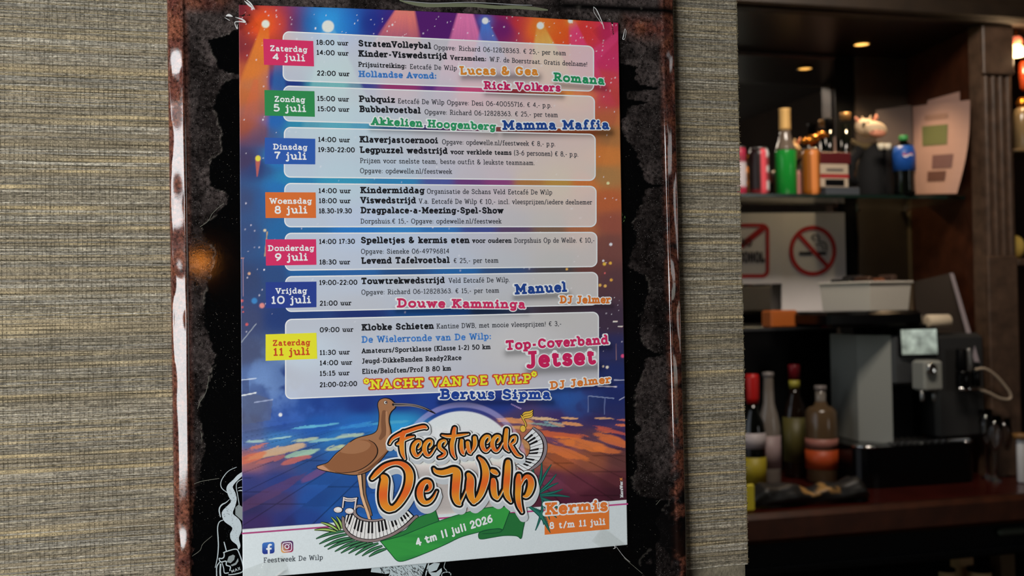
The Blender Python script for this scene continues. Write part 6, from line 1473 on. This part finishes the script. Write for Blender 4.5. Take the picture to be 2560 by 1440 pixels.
# ---- papers leaning in the niche
def sheet_obj(name, pts, ys, mt_, label, cat, bulge=.0, n=10, kids=(), group=None):
    """curved sheet from 4 photo corners (tl,tr,br,bl) and their depth planes"""
    C4 = [W1(p_[0], p_[1], y_) for p_, y_ in zip(pts, ys)]
    e = empty(name, (C4[2]+C4[3])/2, label, cat, group)
    nrm_ = np.cross(C4[1]-C4[0], C4[3]-C4[0]); nrm_ = nrm_/np.linalg.norm(nrm_); nrm_ = nrm_ if nrm_@(C4[0]-CAM) > 0 else -nrm_
    def at(u, v, off=0.0):
        p_ = (C4[0]*(1-u)+C4[1]*u)*(1-v)+(C4[3]*(1-u)+C4[2]*u)*v; p_ = p_-nrm_*off
        return p_+np.array([bulge*u*math.sin(math.pi*v), -.5*abs(bulge)*math.sin(math.pi*u), 0])
    V = [at(i/n, j/n) for j in range(n+1) for i in range(n+1)]
    th = np.array([.0006, .0012, 0]); V2 = [v+th for v in V]
    F = []; k = (n+1)**2
    for j in range(n):
        for i in range(n):
            a = j*(n+1)+i; F.append((a, a+n+1, a+n+2, a+1)); F.append((k+a, k+a+1, k+a+n+2, k+a+n+1))
    rim = [i for i in range(n+1)]+[j*(n+1)+n for j in range(1, n+1)]+[n*(n+1)+i for i in range(n-1, -1, -1)]+[j*(n+1) for j in range(n-1, 0, -1)]
    for a, b_ in zip(rim, rim[1:]+rim[:1]): F.append((a, b_, k+b_, k+a))
    mesh('sheet', np.array(V+V2), [F], mt_, e, np.ones(3), smooth=False)
    for nm, mtk, u0, u1, v0, v1 in kids:
        m2 = 5; Vk = [at(u0+(u1-u0)*i/m2, v0+(v1-v0)*j/m2, .0015) for j in range(m2+1) for i in range(m2+1)]
        Fk = [(j*(m2+1)+i, (j+1)*(m2+1)+i, (j+1)*(m2+1)+i+1, j*(m2+1)+i+1) for j in range(m2) for i in range(m2)]
        mesh(nm, np.array(Vk), [Fk], mtk, e, np.ones(3))
    return e, at
M_PINKP = mat('warm_white_paper', (176, 142, 132), rough=.65)
def yboard(px, py, gap=.022):
    lo, hi = Y_FRONT-.3, Y_MIR+.05                # view ray meets the niche side board
    for _ in range(40):
        y = (lo+hi)/2; x = W1(px, py, y)[0]; xb_ = x_side+(xc1-x_side)*(Y_MIR-y)/(Y_MIR-Y_FRONT)
        if x < xb_: lo = y
        else: hi = y
    return min((lo+hi)/2-gap, Y_MIR-.03)
yy0, yy1 = Y_MIR-.06, Y_FRONT+.075
ya_, yb_ = Y_MIR-.05, yboard(2425, 300, .05)
sheet_obj('paper_sheet', [(2279, 262), (2399, 229), (2405, 440), (2282, 480)], [Y_MIR-.025, yboard(2399, 240, .015), yboard(2405, 440, .015), Y_MIR-.025], M_PINKP, 'plain pinkish paper leaning behind the picture flyer on the shelf', 'paper')
sheet_obj('picture_flyer', [(2281, 266), (2425, 250), (2392, 484), (2288, 486)], [ya_, yb_, yb_-.01, ya_], M_PINKP, 'curling pinkish flyer with green and grey pictures in the corner of the shelf', 'flyer', bulge=.014, kids=[('green_picture', mat('faded_green', (100, 106, 66), rough=.7), .17, .62, .24, .46), ('grey_picture', mat('faded_grey', (110, 80, 80), rough=.7), .36, .76, .57, .72), ('text_block', mat('faded_text', (150, 118, 106), rough=.7), .22, .62, .12, .17), ('dark_picture', mat('faded_dark', (96, 64, 56), rough=.7), .28, .66, .75, .86)])
e, _ = sheet_obj('plastic_sleeve', [(2190, 275), (2278, 262), (2284, 400), (2192, 400)], [yy0+.02, yy0+.01, yy0+.01, yy0+.02], mat('grey_sleeve', (92, 82, 78), rough=.35), 'translucent grey plastic sleeve leaning behind the cow and cola bottle', 'sleeve')
c = onz(2235, yy0+.06, Z_SHELF+.0006)
# ---- warning sheets hanging under the shelf
yh = yplane(3.365)
RED = (186, 40, 38)
def onsheet(name, P, c, e, k, yy): 
    V, T = P.merged(.6) if P.Q else P.done(); X = W(V[:, 0], V[:, 1], yy-.0012-.0002*k)
    e1 = X[T[:, 1]]-X[T[:, 0]]; e2 = X[T[:, 2]]-X[T[:, 0]]; ny = e1[:, 2]*e2[:, 0]-e1[:, 0]*e2[:, 2]; T = np.where((ny > 0)[:, None], T[:, [0, 2, 1]], T)
    return mesh(name, X, [T], M_VCM, e, lin(c))
e1_, _ = sheet_obj('no_smoking_sheet', [(1953, 532), (2112, 531), (2117, 780), (1954, 782)], [yh]*4, M_PAPER, 'white sheet with red no-smoking circle stuck to the mirror under the glass shelf', 'sign', n=4)
P = P2(); a = np.linspace(0, 2*math.pi, 41); P.strip(np.stack([2032+54*np.cos(a), 627+58*np.sin(a)], 1), 5.2); P.strip([(1996, 586), (2070, 667)], 5.2); onsheet('red_circle', P, RED, e1_, 2, yh)
P = P2(); P.strip([(1998, 633.5), (2030, 633.5)], 4); P.strip([(2044, 633.5), (2066, 633.5)], 4)
P.brush([(2036,600,1.6),(2030,594,1.6),(2033,588,1.6),(2042,588,1.6),(2048,594,1.6),(2048,604,1.6),(2060,606,1.8),(2066,614,1.8),(2066,626,1.8)], 4); P.brush([(2040,612,1.5),(2052,612,1.5),(2058,618,1.5),(2058,626,1.5)], 4); onsheet('cigarette_mark', P, (24, 26, 30), e1_, 1, yh)
e2_, _ = sheet_obj('no_alcohol_sheet', [(1780, 533), (1957, 532), (1960, 709), (1781, 711)], [yh-.004]*4, M_PAPER, 'white sheet with red framed no-alcohol print left of the no-smoking sheet', 'sign', n=4)
P = P2(); q = np.array(rrect(1813, 563, 1919, 690, 14, 0)); P.strip(np.vstack([q, q[:1]]), 4.4); onsheet('red_frame', P, RED, e2_, 2, yh-.004)
P = P2(); P.strip([(1822, 640), (1911, 568)], 7.5); onsheet('red_slash', P, (176, 34, 34), e2_, 1, yh-.004)
def bartext(t, x0, y0, x1, y1, cap, w, c, e, yy, k):
    a, b_ = W1(x0, y0, yy), W1(x1, y1, yy); s_ = np.hypot(*(W1(x0, y0, yy)-W1(x0, y0-1, yy))[[0, 2]])
    P = text2d(t, (a[0], a[2]), (b_[0], b_[2]), cap*s_, w, 0, True, .14); V, T = P.merged(.8*s_)
    X = np.stack([V[:, 0], np.full(len(V), yy-.0012-.0002*k), V[:, 1]], 1)
    e1 = X[T[:, 1]]-X[T[:, 0]]; e2 = X[T[:, 2]]-X[T[:, 0]]; ny = e1[:, 2]*e2[:, 0]-e1[:, 0]*e2[:, 2]; T = np.where((ny > 0)[:, None], T[:, [0, 2, 1]], T)
    mesh('lettering', X, [T], M_VCM, e, lin(c))
bartext('ALCOHOL', 1822, 657, 1910, 656.5, 28, .17, (52, 48, 50), e2_, yh-.004, 1)
bartext('NO', 1853, 617, 1879, 616.5, 21, .2, (70, 40, 40), e2_, yh-.004, 3)

# ---- coffee machine
def machine():
    yf = yplane(2.86); zc = Z_COUNT+.0006
    A = lambda px, py, dy=0.0: W1(px, py, yf+dy)
    xl, xr = onz(2158, yf, zc)[0], onz(2452, yf, zc)[0]
    e = empty('coffee_machine', ((xl+xr)/2, yf+.15, zc), 'black and silver bean-to-cup coffee machine on the back bar counter', 'coffee machine')
    zb = W1(2300, 1112, yf)[2]
    dep = .30
    # base with rounded front corners
    pts = []
    for cx, cy, a0 in ((xr-.05, yf+.05, 270), (xr-.02, yf+dep-.02, 0), (xl+.02, yf+dep-.02, 90), (xl+.05, yf+.05, 180)):
        r = .05 if cy < yf+.1 else .02
        for a in np.radians(np.linspace(a0, a0+90, 6)): pts.append((cx+r*math.cos(a), cy+r*math.sin(a)))
    n = len(pts); b = MB(); b.add([(x, y, zc) for x, y in pts]+[(x, y, zb) for x, y in pts], [tuple(range(n-1, -1, -1)), tuple(range(n, 2*n))]+[(i, (i+1) % n, n+(i+1) % n, n+i) for i in range(n)])
    b.build('base', M_BLKG, e)
    MB().tube([(x, y, zb) for x, y in pts[:6]+pts[18:]][::-1], .004, 8).build('base_trim', M_CHROME, e, smooth=True)
    b = MB()
    for k in range(9): x = xl+.12+k*.022; b.box((x, yf+.075, zb+.003), (.004, .10, .004))
    b.build('drip_grid', M_STEEL, e)
    # body
    x0, x1 = W1(2154, 960, yf+.10)[0], W1(2232, 960, yf+.04)[0]; x2 = W1(2350, 960, yf+.04)[0]; x3 = W1(2440, 960, yf+.10)[0]
    ztop = W1(2230, 838, yf+.05)[2]
    P4 = [(x0, yf+.12), (x1, yf+.045), (x1+.012, yf+.06), (x0+.012, yf+.28)]
    b = MB(); b.add([(x, y, zb+.001) for x, y in P4]+[(x, y, ztop) for x, y in P4], [(0, 1, 5, 4), (1, 2, 6, 5), (2, 3, 7, 6), (3, 0, 4, 7), (4, 5, 6, 7), (3, 2, 1, 0)]); b.build('side_panel', M_GREYP, e, label='silver side panel')
    b = MB().box(((x1+x2)/2, yf+.20, (zb+ztop)/2), (x2-x1+.02, .13, ztop-zb)); b.build('back_housing', M_BLACK, e)
    zs = W1(2290, 965, yf)[2]
    MB().rbox(((x1+x2)/2, yf+.085, (zs+ztop)/2), (x2-x1, .10, ztop-zs), .008).build('control_head', mat('dark_grey_plastic', (62, 64, 66), rough=.4), e)
    MB().rbox(((x2+x3)/2, yf+.10, (zb+ztop)/2), (x3-x2, .09, ztop-zb-.002), .012).build('right_column', mat('graphite_plastic', (46, 46, 46), rough=.4), e)
    # tilted glass screen
    c = A(2294, 855, .028); tgt = (Vector((3.4, -2.3, 1.7))-Vector(c)).normalized()+(Vector(CAM)-Vector(c)).normalized(); tgt.normalize()
    rot = tgt.to_track_quat('Y', 'Z').to_matrix()
    s = PXof(c)[2]/FPX
    MB().rbox(c, (104*s, .016, 72*s), .004, rot=rot).build('screen_frame', M_BLACK, e)
    MB().box(Vector(c)+tgt*.0092, (94*s, .001, 62*s), rot=rot).build('screen', mat('glossy_screen', (118, 126, 118), rough=.10, metal=.95, nscale=30, namt=.4), e)
    # spout block
    c = A(2318, 938, -.012); MB().rbox(c, (54*s, .06, 74*s), .006).build('spout_block', M_GREYP, e)
    c = A(2326, 922, -.046); o = MB().lathe((c[0], c[1], c[2]), [(.011, 0), (.0145, -.002), (.016, -.006), (.014, -.010), (.010, -.008)], 22, axis='Y').build('chrome_ring', M_CHROME, e, smooth=True)
    for px in (2305, 2334):
        c = A(px, 975, -.02); MB().lathe((c[0], c[1], c[2]-.032), [(.004, 0), (.006, .004), (.007, .034)], 14).build('nozzle', M_STEEL, e, smooth=True)
    # hopper lid
    za, zb2 = W1(2150, 818, yf+.02)[2], W1(2150, 778, yf+.02)[2]; hx0, hx1 = W1(2066, 800, yf+.02)[0], W1(2306, 800, yf+.02)[0]
    MB().rbox(((hx0+hx1)/2, yf+.16, (za+zb2)/2), (hx1-hx0, .30, zb2-za), .01).build('hopper_lid', M_BLKG, e)
    MB().box(((x1+x2)/2, yf+.15, (ztop+za)/2), (x2-x1-.01, .18, za-ztop+.004)).build('neck', M_BLACK, e)
    # milk unit and hose on the right
    for px, w, t, bt, mt_ in ((2404, 26, 872, 925, M_BLACK), (2423, 16, 870, 930, M_STEEL), (2408, 34, 925, 970, M_BLKG), (2440, 22, 918, 965, M_BLKG)):
        c = A(px, bt, .02); MB().lathe(c, [(w*s*.45, 0), (w*s*.5, .004), (w*s*.5, (bt-t)*s-.004), (w*s*.4, (bt-t)*s)], 18).build('milk_valve', mt_, e, smooth=True)
    c0, c1_ = A(2396, 972, .01), A(2458, 972, .01); MB().tube([c0, c1_], .005, 10).build('valve_bar', M_CHROME, e, smooth=True)
    Pp = [A(*p_, .01) for p_ in crsp([(2438,924),(2462,922),(2490,940),(2515,968),(2527,988),(2522,998),(2500,996),(2475,984),(2452,974)], 5)]
    MB().tube(Pp, .0042, 10).build('milk_hose', mat('beige_hose', (176, 160, 140), rough=.4), e, smooth=True)
    return zb2, yf, s
Z_LID, yfm, sm = machine()

# white tray with odds and ends on top of the machine
def tray():
    c = W1(2160, 776, yfm+.12); cz = Z_LID+.001
    yaw = math.radians(14); w, d = .165, .19; h = W1(2168, 706, yfm+.03)[2]-cz
    cx, cy = W1(2162, 740, yfm+.115)[0], yfm+.115
    e = empty('white_tray', (cx, cy, cz), 'white plastic tray with odds and ends on top of the coffee machine', 'tray')
    M_ = mat('white_plastic', (206, 200, 188), rough=.4); Rz = Matrix.Rotation(yaw, 3, 'Z'); b = MB()
    def wall(u0, v0, u1, v1):
        q = []
        for (u, v), (uo, vo) in (((u0, v0), (u0*.93, v0*.93)), ((u1, v1), (u1*.93, v1*.93))):
            for (a, b_), z in (((u*.93, v*.93), 0), ((u, v), h), ((u*.97, v*.97), h), ((uo*.96, vo*.96), .004)):
                p_ = Rz@Vector((a, b_, 0)); q.append((cx+p_.x, cy+p_.y, cz+z))
        b.add(q, [(0, 4, 5, 1), (1, 5, 6, 2), (2, 6, 7, 3), (3, 7, 4, 0), (0, 1, 2, 3), (7, 6, 5, 4)])
    W2, D2 = w/2, d/2
    wall(-W2, -D2, W2, -D2); wall(W2, -D2, W2, D2); wall(W2, D2, -W2, D2); wall(-W2, D2, -W2, -D2)
    b.box((cx, cy, cz+.002), (w*.92, d*.92, .004), rz=yaw); b.build('tray_body', M_, e)
    b = MB(); q = [Rz@Vector((u, v, 0)) for u, v in ((-W2*1.03, -D2*1.03), (W2*1.03, -D2*1.03), (W2*1.03, D2*1.03), (-W2*1.03, D2*1.03), (-W2*1.03, -D2*1.03))]
    b.tube([(cx+p_.x, cy+p_.y, cz+h) for p_ in q], .003, 8); b.build('rolled_rim', M_, e)
    r = np.random.default_rng(4); items = [((14, 14, 15), 'dark'), ((60, 36, 22), 'brown'), ((30, 24, 22), 'dark'), ((120, 66, 34), 'copper'), ((18, 18, 20), 'dark'), ((70, 50, 38), 'brown')]
    names = ['black folded pouch in the left end of the white tray', 'brown wallet standing in the white tray', 'dark case in the middle of the white tray', 'copper coloured tin in the right end of the white tray', 'black notebook at the front of the white tray', 'brown cork coaster pile in the white tray']
    for k, ((c_, nm), lb) in enumerate(zip(items, names)):
        u = -.060+.024*k; v = .03*(-1)**k; p_ = Rz@Vector((u, v, 0)); hh = h+.008+.010*((k*7) % 3)/2
        kind = ['pouch', 'wallet', 'case', 'tin', 'notebook', 'coaster'][k]
        tag(MB().rbox((cx+p_.x, cy+p_.y, cz+.0045+hh/2), (.021, .07-.01*(k % 2), hh), .004, rz=yaw+.06*(-1)**k).build(kind, mat(nm+kind, c_, rough=.6)), lb, kind)
tray()
# paper roll, grey board and papers at the right of the machine
c = W1(2344, 803, yfm+.06); s = PXof(c)[2]/FPX
e = empty('paper_roll', c+np.array([0, 0, -17*s]), 'white paper roll lying on the coffee machine top right', 'paper roll')
MB().lathe((c[0]-32*s, c[1], c[2]), [(8*s, 0), (16*s, .001), (17*s, .003), (17*s, 62*s), (15*s, 64*s), (6*s, 64*s)], 24, axis='X').build('roll', mat('cream_paper_roll', (222, 204, 176), rough=.6), e, smooth=True)
sheet_obj('grey_board', [(2284, 704), (2374, 683), (2440, 905), (2300, 905)], [Y_MIR-.06, yboard(2374, 683, .05), yboard(2440, 905, .06), Y_MIR-.06], mat('dark_grey_card', (74, 64, 58), rough=.6), 'dark grey card leaning behind the coffee machine', 'card')
sheet_obj('pale_sheet', [(2374, 682), (2384, 684), (2449, 905), (2436, 905)], [yboard(2376, 683, .065), yboard(2386, 684, .06), yboard(2446, 905, .075), yboard(2436, 905, .08)], mat('lilac_paper', (150, 140, 146), rough=.6), 'narrow pale sheet edge beside the dark grey card', 'paper')
# orange packet and dark things left of the machine
a = W1(2028, 812, yfm+.12); bp0 = (a[0], yfm+.16)
tag(MB().rbox((bp0[0]-.045, bp0[1]+.06, Z_LID-.02), (.085, .06, .05), .004).build('packet', mat('orange_packet', (176, 92, 34), rough=.5)), 'orange brown packet at the left of the hopper lid', 'packet')
# appliance block in the dark behind the lower bottles
xk0, xk1 = onz(1820, Y_MIR-.10, Z_COUNT)[0], onz(2110, Y_MIR-.14, Z_COUNT)[0]
e = empty('glass_washer', ((xk0+xk1)/2, Y_MIR-.07, Z_COUNT+.0006), 'black boxy appliance in the dark behind the standing bottles', 'appliance')
hz_ = W1(1950, 812, Y_MIR-.12)[2]
MB().rbox(((xk0+xk1)/2, Y_MIR-.07, (Z_COUNT+hz_)/2+.001), (xk1-xk0, .11, hz_-Z_COUNT-.002), .006).build('housing', M_BLACK, e)
MB().rbox(((xk0+xk1)/2, Y_MIR-.128, hz_-.012), (xk1-xk0-.01, .006, .014), .002).build('top_rail', mat('dark_rail', (44, 44, 46), rough=.3), e)

# ---- bottles on the counter
zc = Z_COUNT+.0006; yb = yplane(3.03)
M_CLR = mat('cloudy_clear_glass', (120, 112, 104), rough=.12, spec=.6)
bottle('spirit_bottle', 1886, 1200, [('bottle_body', M_BGLASS, [(26, 1200), (30, 1194), (30, 1060), (26, 1035), (14, 1010), (12, 985)]), ('cap', mat('red_capsule', (176, 22, 20), rough=.4), [(14, 990), (16, 975), (17, 925), (15, 917), (.01, 916)]), ('white_label', mat('label_white', (170, 160, 160), rough=.5), [(30.6, 1100), (30.6, 1062)]), ('yellow_label', mat('label_yellow', (150, 134, 26), rough=.5), [(30.6, 1186), (30.6, 1122)])], None, 'dark bottle with red capsule and yellow label next to the wall edge', yy=yb-.02, z=zc)
bottle('spirit_bottle', 1926, 1200, [('bottle_body', M_CLR, [(24, 1200), (27, 1194), (27, 1060), (22, 1030), (14, 1000), (12, 940), (14, 930)]), ('cap', mat('grey_cap', (120, 114, 110), rough=.4), [(14, 935), (14, 924), (.01, 922)]), ('label', mat('label_pale', (150, 130, 130), rough=.5), [(27.6, 1160), (27.6, 1080)])], None, 'clear spirit bottle with grey cap right of the red-capped bottle', yy=yb+.03, z=zc)
bottle('spirit_bottle', 1991, 1200, [('bottle_body', mat('brown_glass', (26, 16, 10), rough=.1), [(26, 1200), (30, 1194), (30, 1050), (24, 1020), (13, 995), (12, 975)]), ('neck_band', mat('band_yellow', (170, 160, 60), rough=.4), [(13.5, 978), (13.5, 958)]), ('cap', mat('dark_red_capsule', (110, 14, 24), rough=.4), [(14, 958), (15, 925), (14, 920), (.01, 919)]), ('label', mat('label_olive', (84, 78, 36), rough=.5), [(30.6, 1160), (30.6, 1050)])], None, 'brown bottle with yellow neck band and dark red capsule', yy=yb+.10, z=zc)
e, base, s = bottle('vodka_bottle', 2056, 1190, [('bottle_body', mat('frosted_amber_glass', (84, 66, 46), rough=.2, spec=.6), [(34, 1190), (39, 1184), (40, 1060), (38, 1015), (30, 1004), (17, 1000), (14, 990)]), ('neck', M_CLR, [(14.5, 1000), (13, 985), (13, 955)]), ('cap', mat('silver_cap', (130, 120, 116), rough=.35), [(15, 962), (15, 950), (.01, 949)]), ('orange_label', mat('orange_label', (170, 66, 22), rough=.5), [(40.6, 1155), (40.6, 1108)]), ('pink_label', mat('dusty_label', (150, 96, 84), rough=.5), [(40.6, 1104), (40.4, 1080)])], None, 'frosted broad-shouldered bottle with orange label on the counter', yy=yb, z=zc)
# tiny glass stoppers between the bottles
for k, (px, py) in enumerate(((1962, 1012), (1975, 1040), (1990, 1035))): pass
# glassware right of the machine
def goblet(px, top, bot, w, label, yy):
    base = onz(px, yy, zc); s = PXof(base)[2]/FPX; h = (bot-top)*s; r = w*s/2
    e = empty('stemmed_glass', base, label, 'glass', 'stemmed glasses beside the coffee machine')
    MB().lathe(base, [(r*.8, 0), (r*.8, .002), (.004, .006), (.0035, h*.45)], 20).build('foot', M_GLASS, e, smooth=True)
    MB().lathe((base[0], base[1], base[2]+h*.45), [(.004, 0), (r*.7, h*.1), (r, h*.28), (r*.85, h*.55), (r*.82, h*.55), (r*.95, h*.28), (r*.6, h*.11), (.0001, h*.02)], 24).build('bowl', M_GLASS, e, smooth=True)
goblet(2468, 1035, 1206, 36, 'left clear stemmed glass beside the coffee machine', yfm+.045); goblet(2490, 1050, 1212, 38, 'middle clear stemmed glass beside the coffee machine', yfm-.005); goblet(2514, 1060, 1206, 34, 'right clear stemmed glass beside the coffee machine', yfm+.05)
bottle('sugar_jar', 2556, 1228, [('jar_body', mat('white_jar', (200, 200, 200), rough=.3), [(10, 1228), (12, 1224), (12, 1125), (9, 1118)]), ('lid', mat('wooden_lid', (120, 84, 40), rough=.5), [(20, 1118), (20, 1106), (.01, 1104)])], None, 'white jar with wooden lid at the right end of the counter', 'jar', yy=Y_CNT+.16, z=zc)
# rolled black bag with gold threads lying at the counter front
def bag():
    n, m_ = 44, 20; V = []; y0 = Y_CNT+.085
    xa, xb_ = onz(1868, y0, zc)[0], onz(2172, y0, zc)[0]; R = .034
    C = []
    for i in range(n):
        t = i/(n-1); x = xa+(xb_-xa)*t; rr = R*(.82+.12*math.sin(t*9)+.08*math.sin(t*23))*min(1, (t*9)**.5, ((1-t)*9)**.5)+.0005
        for j in range(m_):
            a = 2*math.pi*j/m_; k = 1+.10*math.sin(5*a+t*12)+.05*math.sin(11*a-t*31)
            z = zc+.0008+rr*.9+rr*.9*math.sin(a)*(k if math.sin(a) > 0 else .98); V.append((x, y0+rr*1.2*math.cos(a)*k, z))
            g = 1 if (.40 < t < .72 and .3 < math.sin(a)+.3*math.sin(t*40) < .8 and math.cos(a) < .3) else 0
            C.append(lin((150, 112, 60)) if g else lin((26, 25, 24)))
    F = [(i*m_+j, i*m_+(j+1) % m_, (i+1)*m_+(j+1) % m_, (i+1)*m_+j) for i in range(n-1) for j in range(m_)]+[tuple(range(m_-1, -1, -1)), tuple((n-1)*m_+j for j in range(m_))]
    o = mesh('rolled_cloth', np.array(V), [F], vcmat('black_satin', rough=.45, spec=.4), None, np.array(C), smooth=True)
    tag(o, 'crumpled dark cloth roll with gold print along the counter front', 'cloth')
bag()
a = onz(1872, Y_CNT+.05, zc); tag(MB().rbox((a[0], a[1], zc+.034), (.03, .012, .066), .003).build('card_holder', mat('yellow_card', (190, 176, 40), rough=.5)), 'small yellow card at the counter edge next to the wall', 'card')

# ---- pendant lamp behind the viewer, mirrored as a warm spot in the sign
Pm = W1(500, 655, Y_PAN); dm = Pm-CAM; dm = dm/np.linalg.norm(dm); pc = Pm+np.array([dm[0], -dm[1], dm[2]])*2.3
e = empty('pendant_lamp', (pc[0], pc[1], ZC), 'warm glass pendant lamp hanging behind the viewer', 'lamp')
MB().tube([(pc[0], pc[1], ZC), (pc[0], pc[1], pc[2]+.09)], .004).build('cord', M_BLACK, e)
MB().lathe((pc[0], pc[1], pc[2]+.03), [(.010, .07), (.018, .06), (.030, .03), (.034, .0), (.032, .0), (.014, .05)], 24).build('lamp_shade', M_BLACK, e, smooth=True)
MB().ball(pc, .015, 18, 12).build('bulb', mat('pendant_bulb', (255, 190, 110), emit=(255, 150, 56), es=44), e, smooth=True)

# ---- wall lamp and lit glass items right of the pillar
yl = Y_FRONT+.02
c = W1(2541, 124, yl); s = PXof(c)[2]/FPX
e = empty('wall_lamp', c+np.array([0, 0, .03]), 'glowing bulb lamp with pinkish glass top at the upper right', 'lamp')
MB().lathe((c[0], c[1], c[2]-20*s), [(.004, 0), (17*s, 3*s), (19*s, 12*s), (15*s, 26*s), (9*s, 32*s)], 22).build('bulb', mat('bulb_glow', (255, 230, 180), emit=(255, 214, 140), es=6), e, smooth=True)
MB().lathe((c[0], c[1], c[2]+12*s), [(9*s, 0), (14*s, 3*s), (14*s, 14*s), (9*s, 20*s), (.001, 21*s)], 22).build('shade', mat('pink_glass_glow', (230, 120, 90), emit=(240, 120, 84), es=.7, rough=.2), e, smooth=True)
MB().tube([(c[0], c[1], c[2]+30*s), (c[0], c[1], Z_SOFF-.002)], .003).build('stem', M_BRASS, e)
lp = bpy.data.lights.new('bulb_light', 'POINT'); lp.energy = 2.0; lp.color = (1, .66, .36); lp.shadow_soft_size = .02
lo = bpy.data.objects.new('bulb_light', lp); COL.objects.link(lo); lo.location = (c[0], c[1]-.03, c[2]-.03)
# glass jar on a small shelf below the lamp
zj = W1(2550, 372, yl)[2]
xr0 = onz(2533, yl, zj)[0]
sh = empty('side_shelf', (xr0+.2, yl+.05, zj-.01), 'thin glass side shelf right of the fluted pillar', 'shelf')
MB().rbox((xr0+.2, yl+.05, zj-.006), (.4, .12, .010), .003).build('shelf_board', mat('shelf_edge_tan', (120, 100, 70), rough=.3), sh)
bottle('glass_jar', 2558, 371, [('jar_body', mat('lit_jar_glass', (120, 104, 76), rough=.12, spec=.7), [(20, 371), (22, 366), (22, 285), (18, 268), (12, 262)]), ('stopper', M_BRASS, [(13, 262), (15, 250), (8, 238), (.01, 236)])], None, 'cream glass jar with brass stopper on the side shelf', 'jar', yy=yl+.04, z=zj)
bottle('amber_lamp_glass', 2560, 228, [('glass_tube', mat('amber_glass', (120, 44, 18), rough=.15, spec=.6), [(5, 228), (10, 220), (12, 185), (11, 160), (7, 152)])], None, 'amber glass chimney hanging under the glowing bulb', 'glass', yy=yl+.04, z=W1(2560, 228, yl+.04)[2])
zj2 = W1(2550, 646, yl)[2]
sh2 = empty('side_shelf', (xr0+.2, yl+.05, zj2-.02), 'grey lower side shelf right of the fluted pillar', 'shelf')
MB().rbox((xr0+.2, yl+.05, zj2-.012), (.4, .12, .022), .003).build('shelf_board', M_WOOD2, sh2)
a = W1(2556, 600, yl); tag(MB().ball((a[0]+.01, yl+.04, zj2+.036), (.03, .02, .035), 16, 10).build('yellow_ornament', mat('golden_yellow', (220, 186, 90), rough=.4), smooth=True), 'golden yellow rounded ornament on the lower side shelf', 'ornament')
for o_ in bpy.data.objects:
    if o_.name.startswith('yellow_ornament'): o_.name = 'round_ornament'
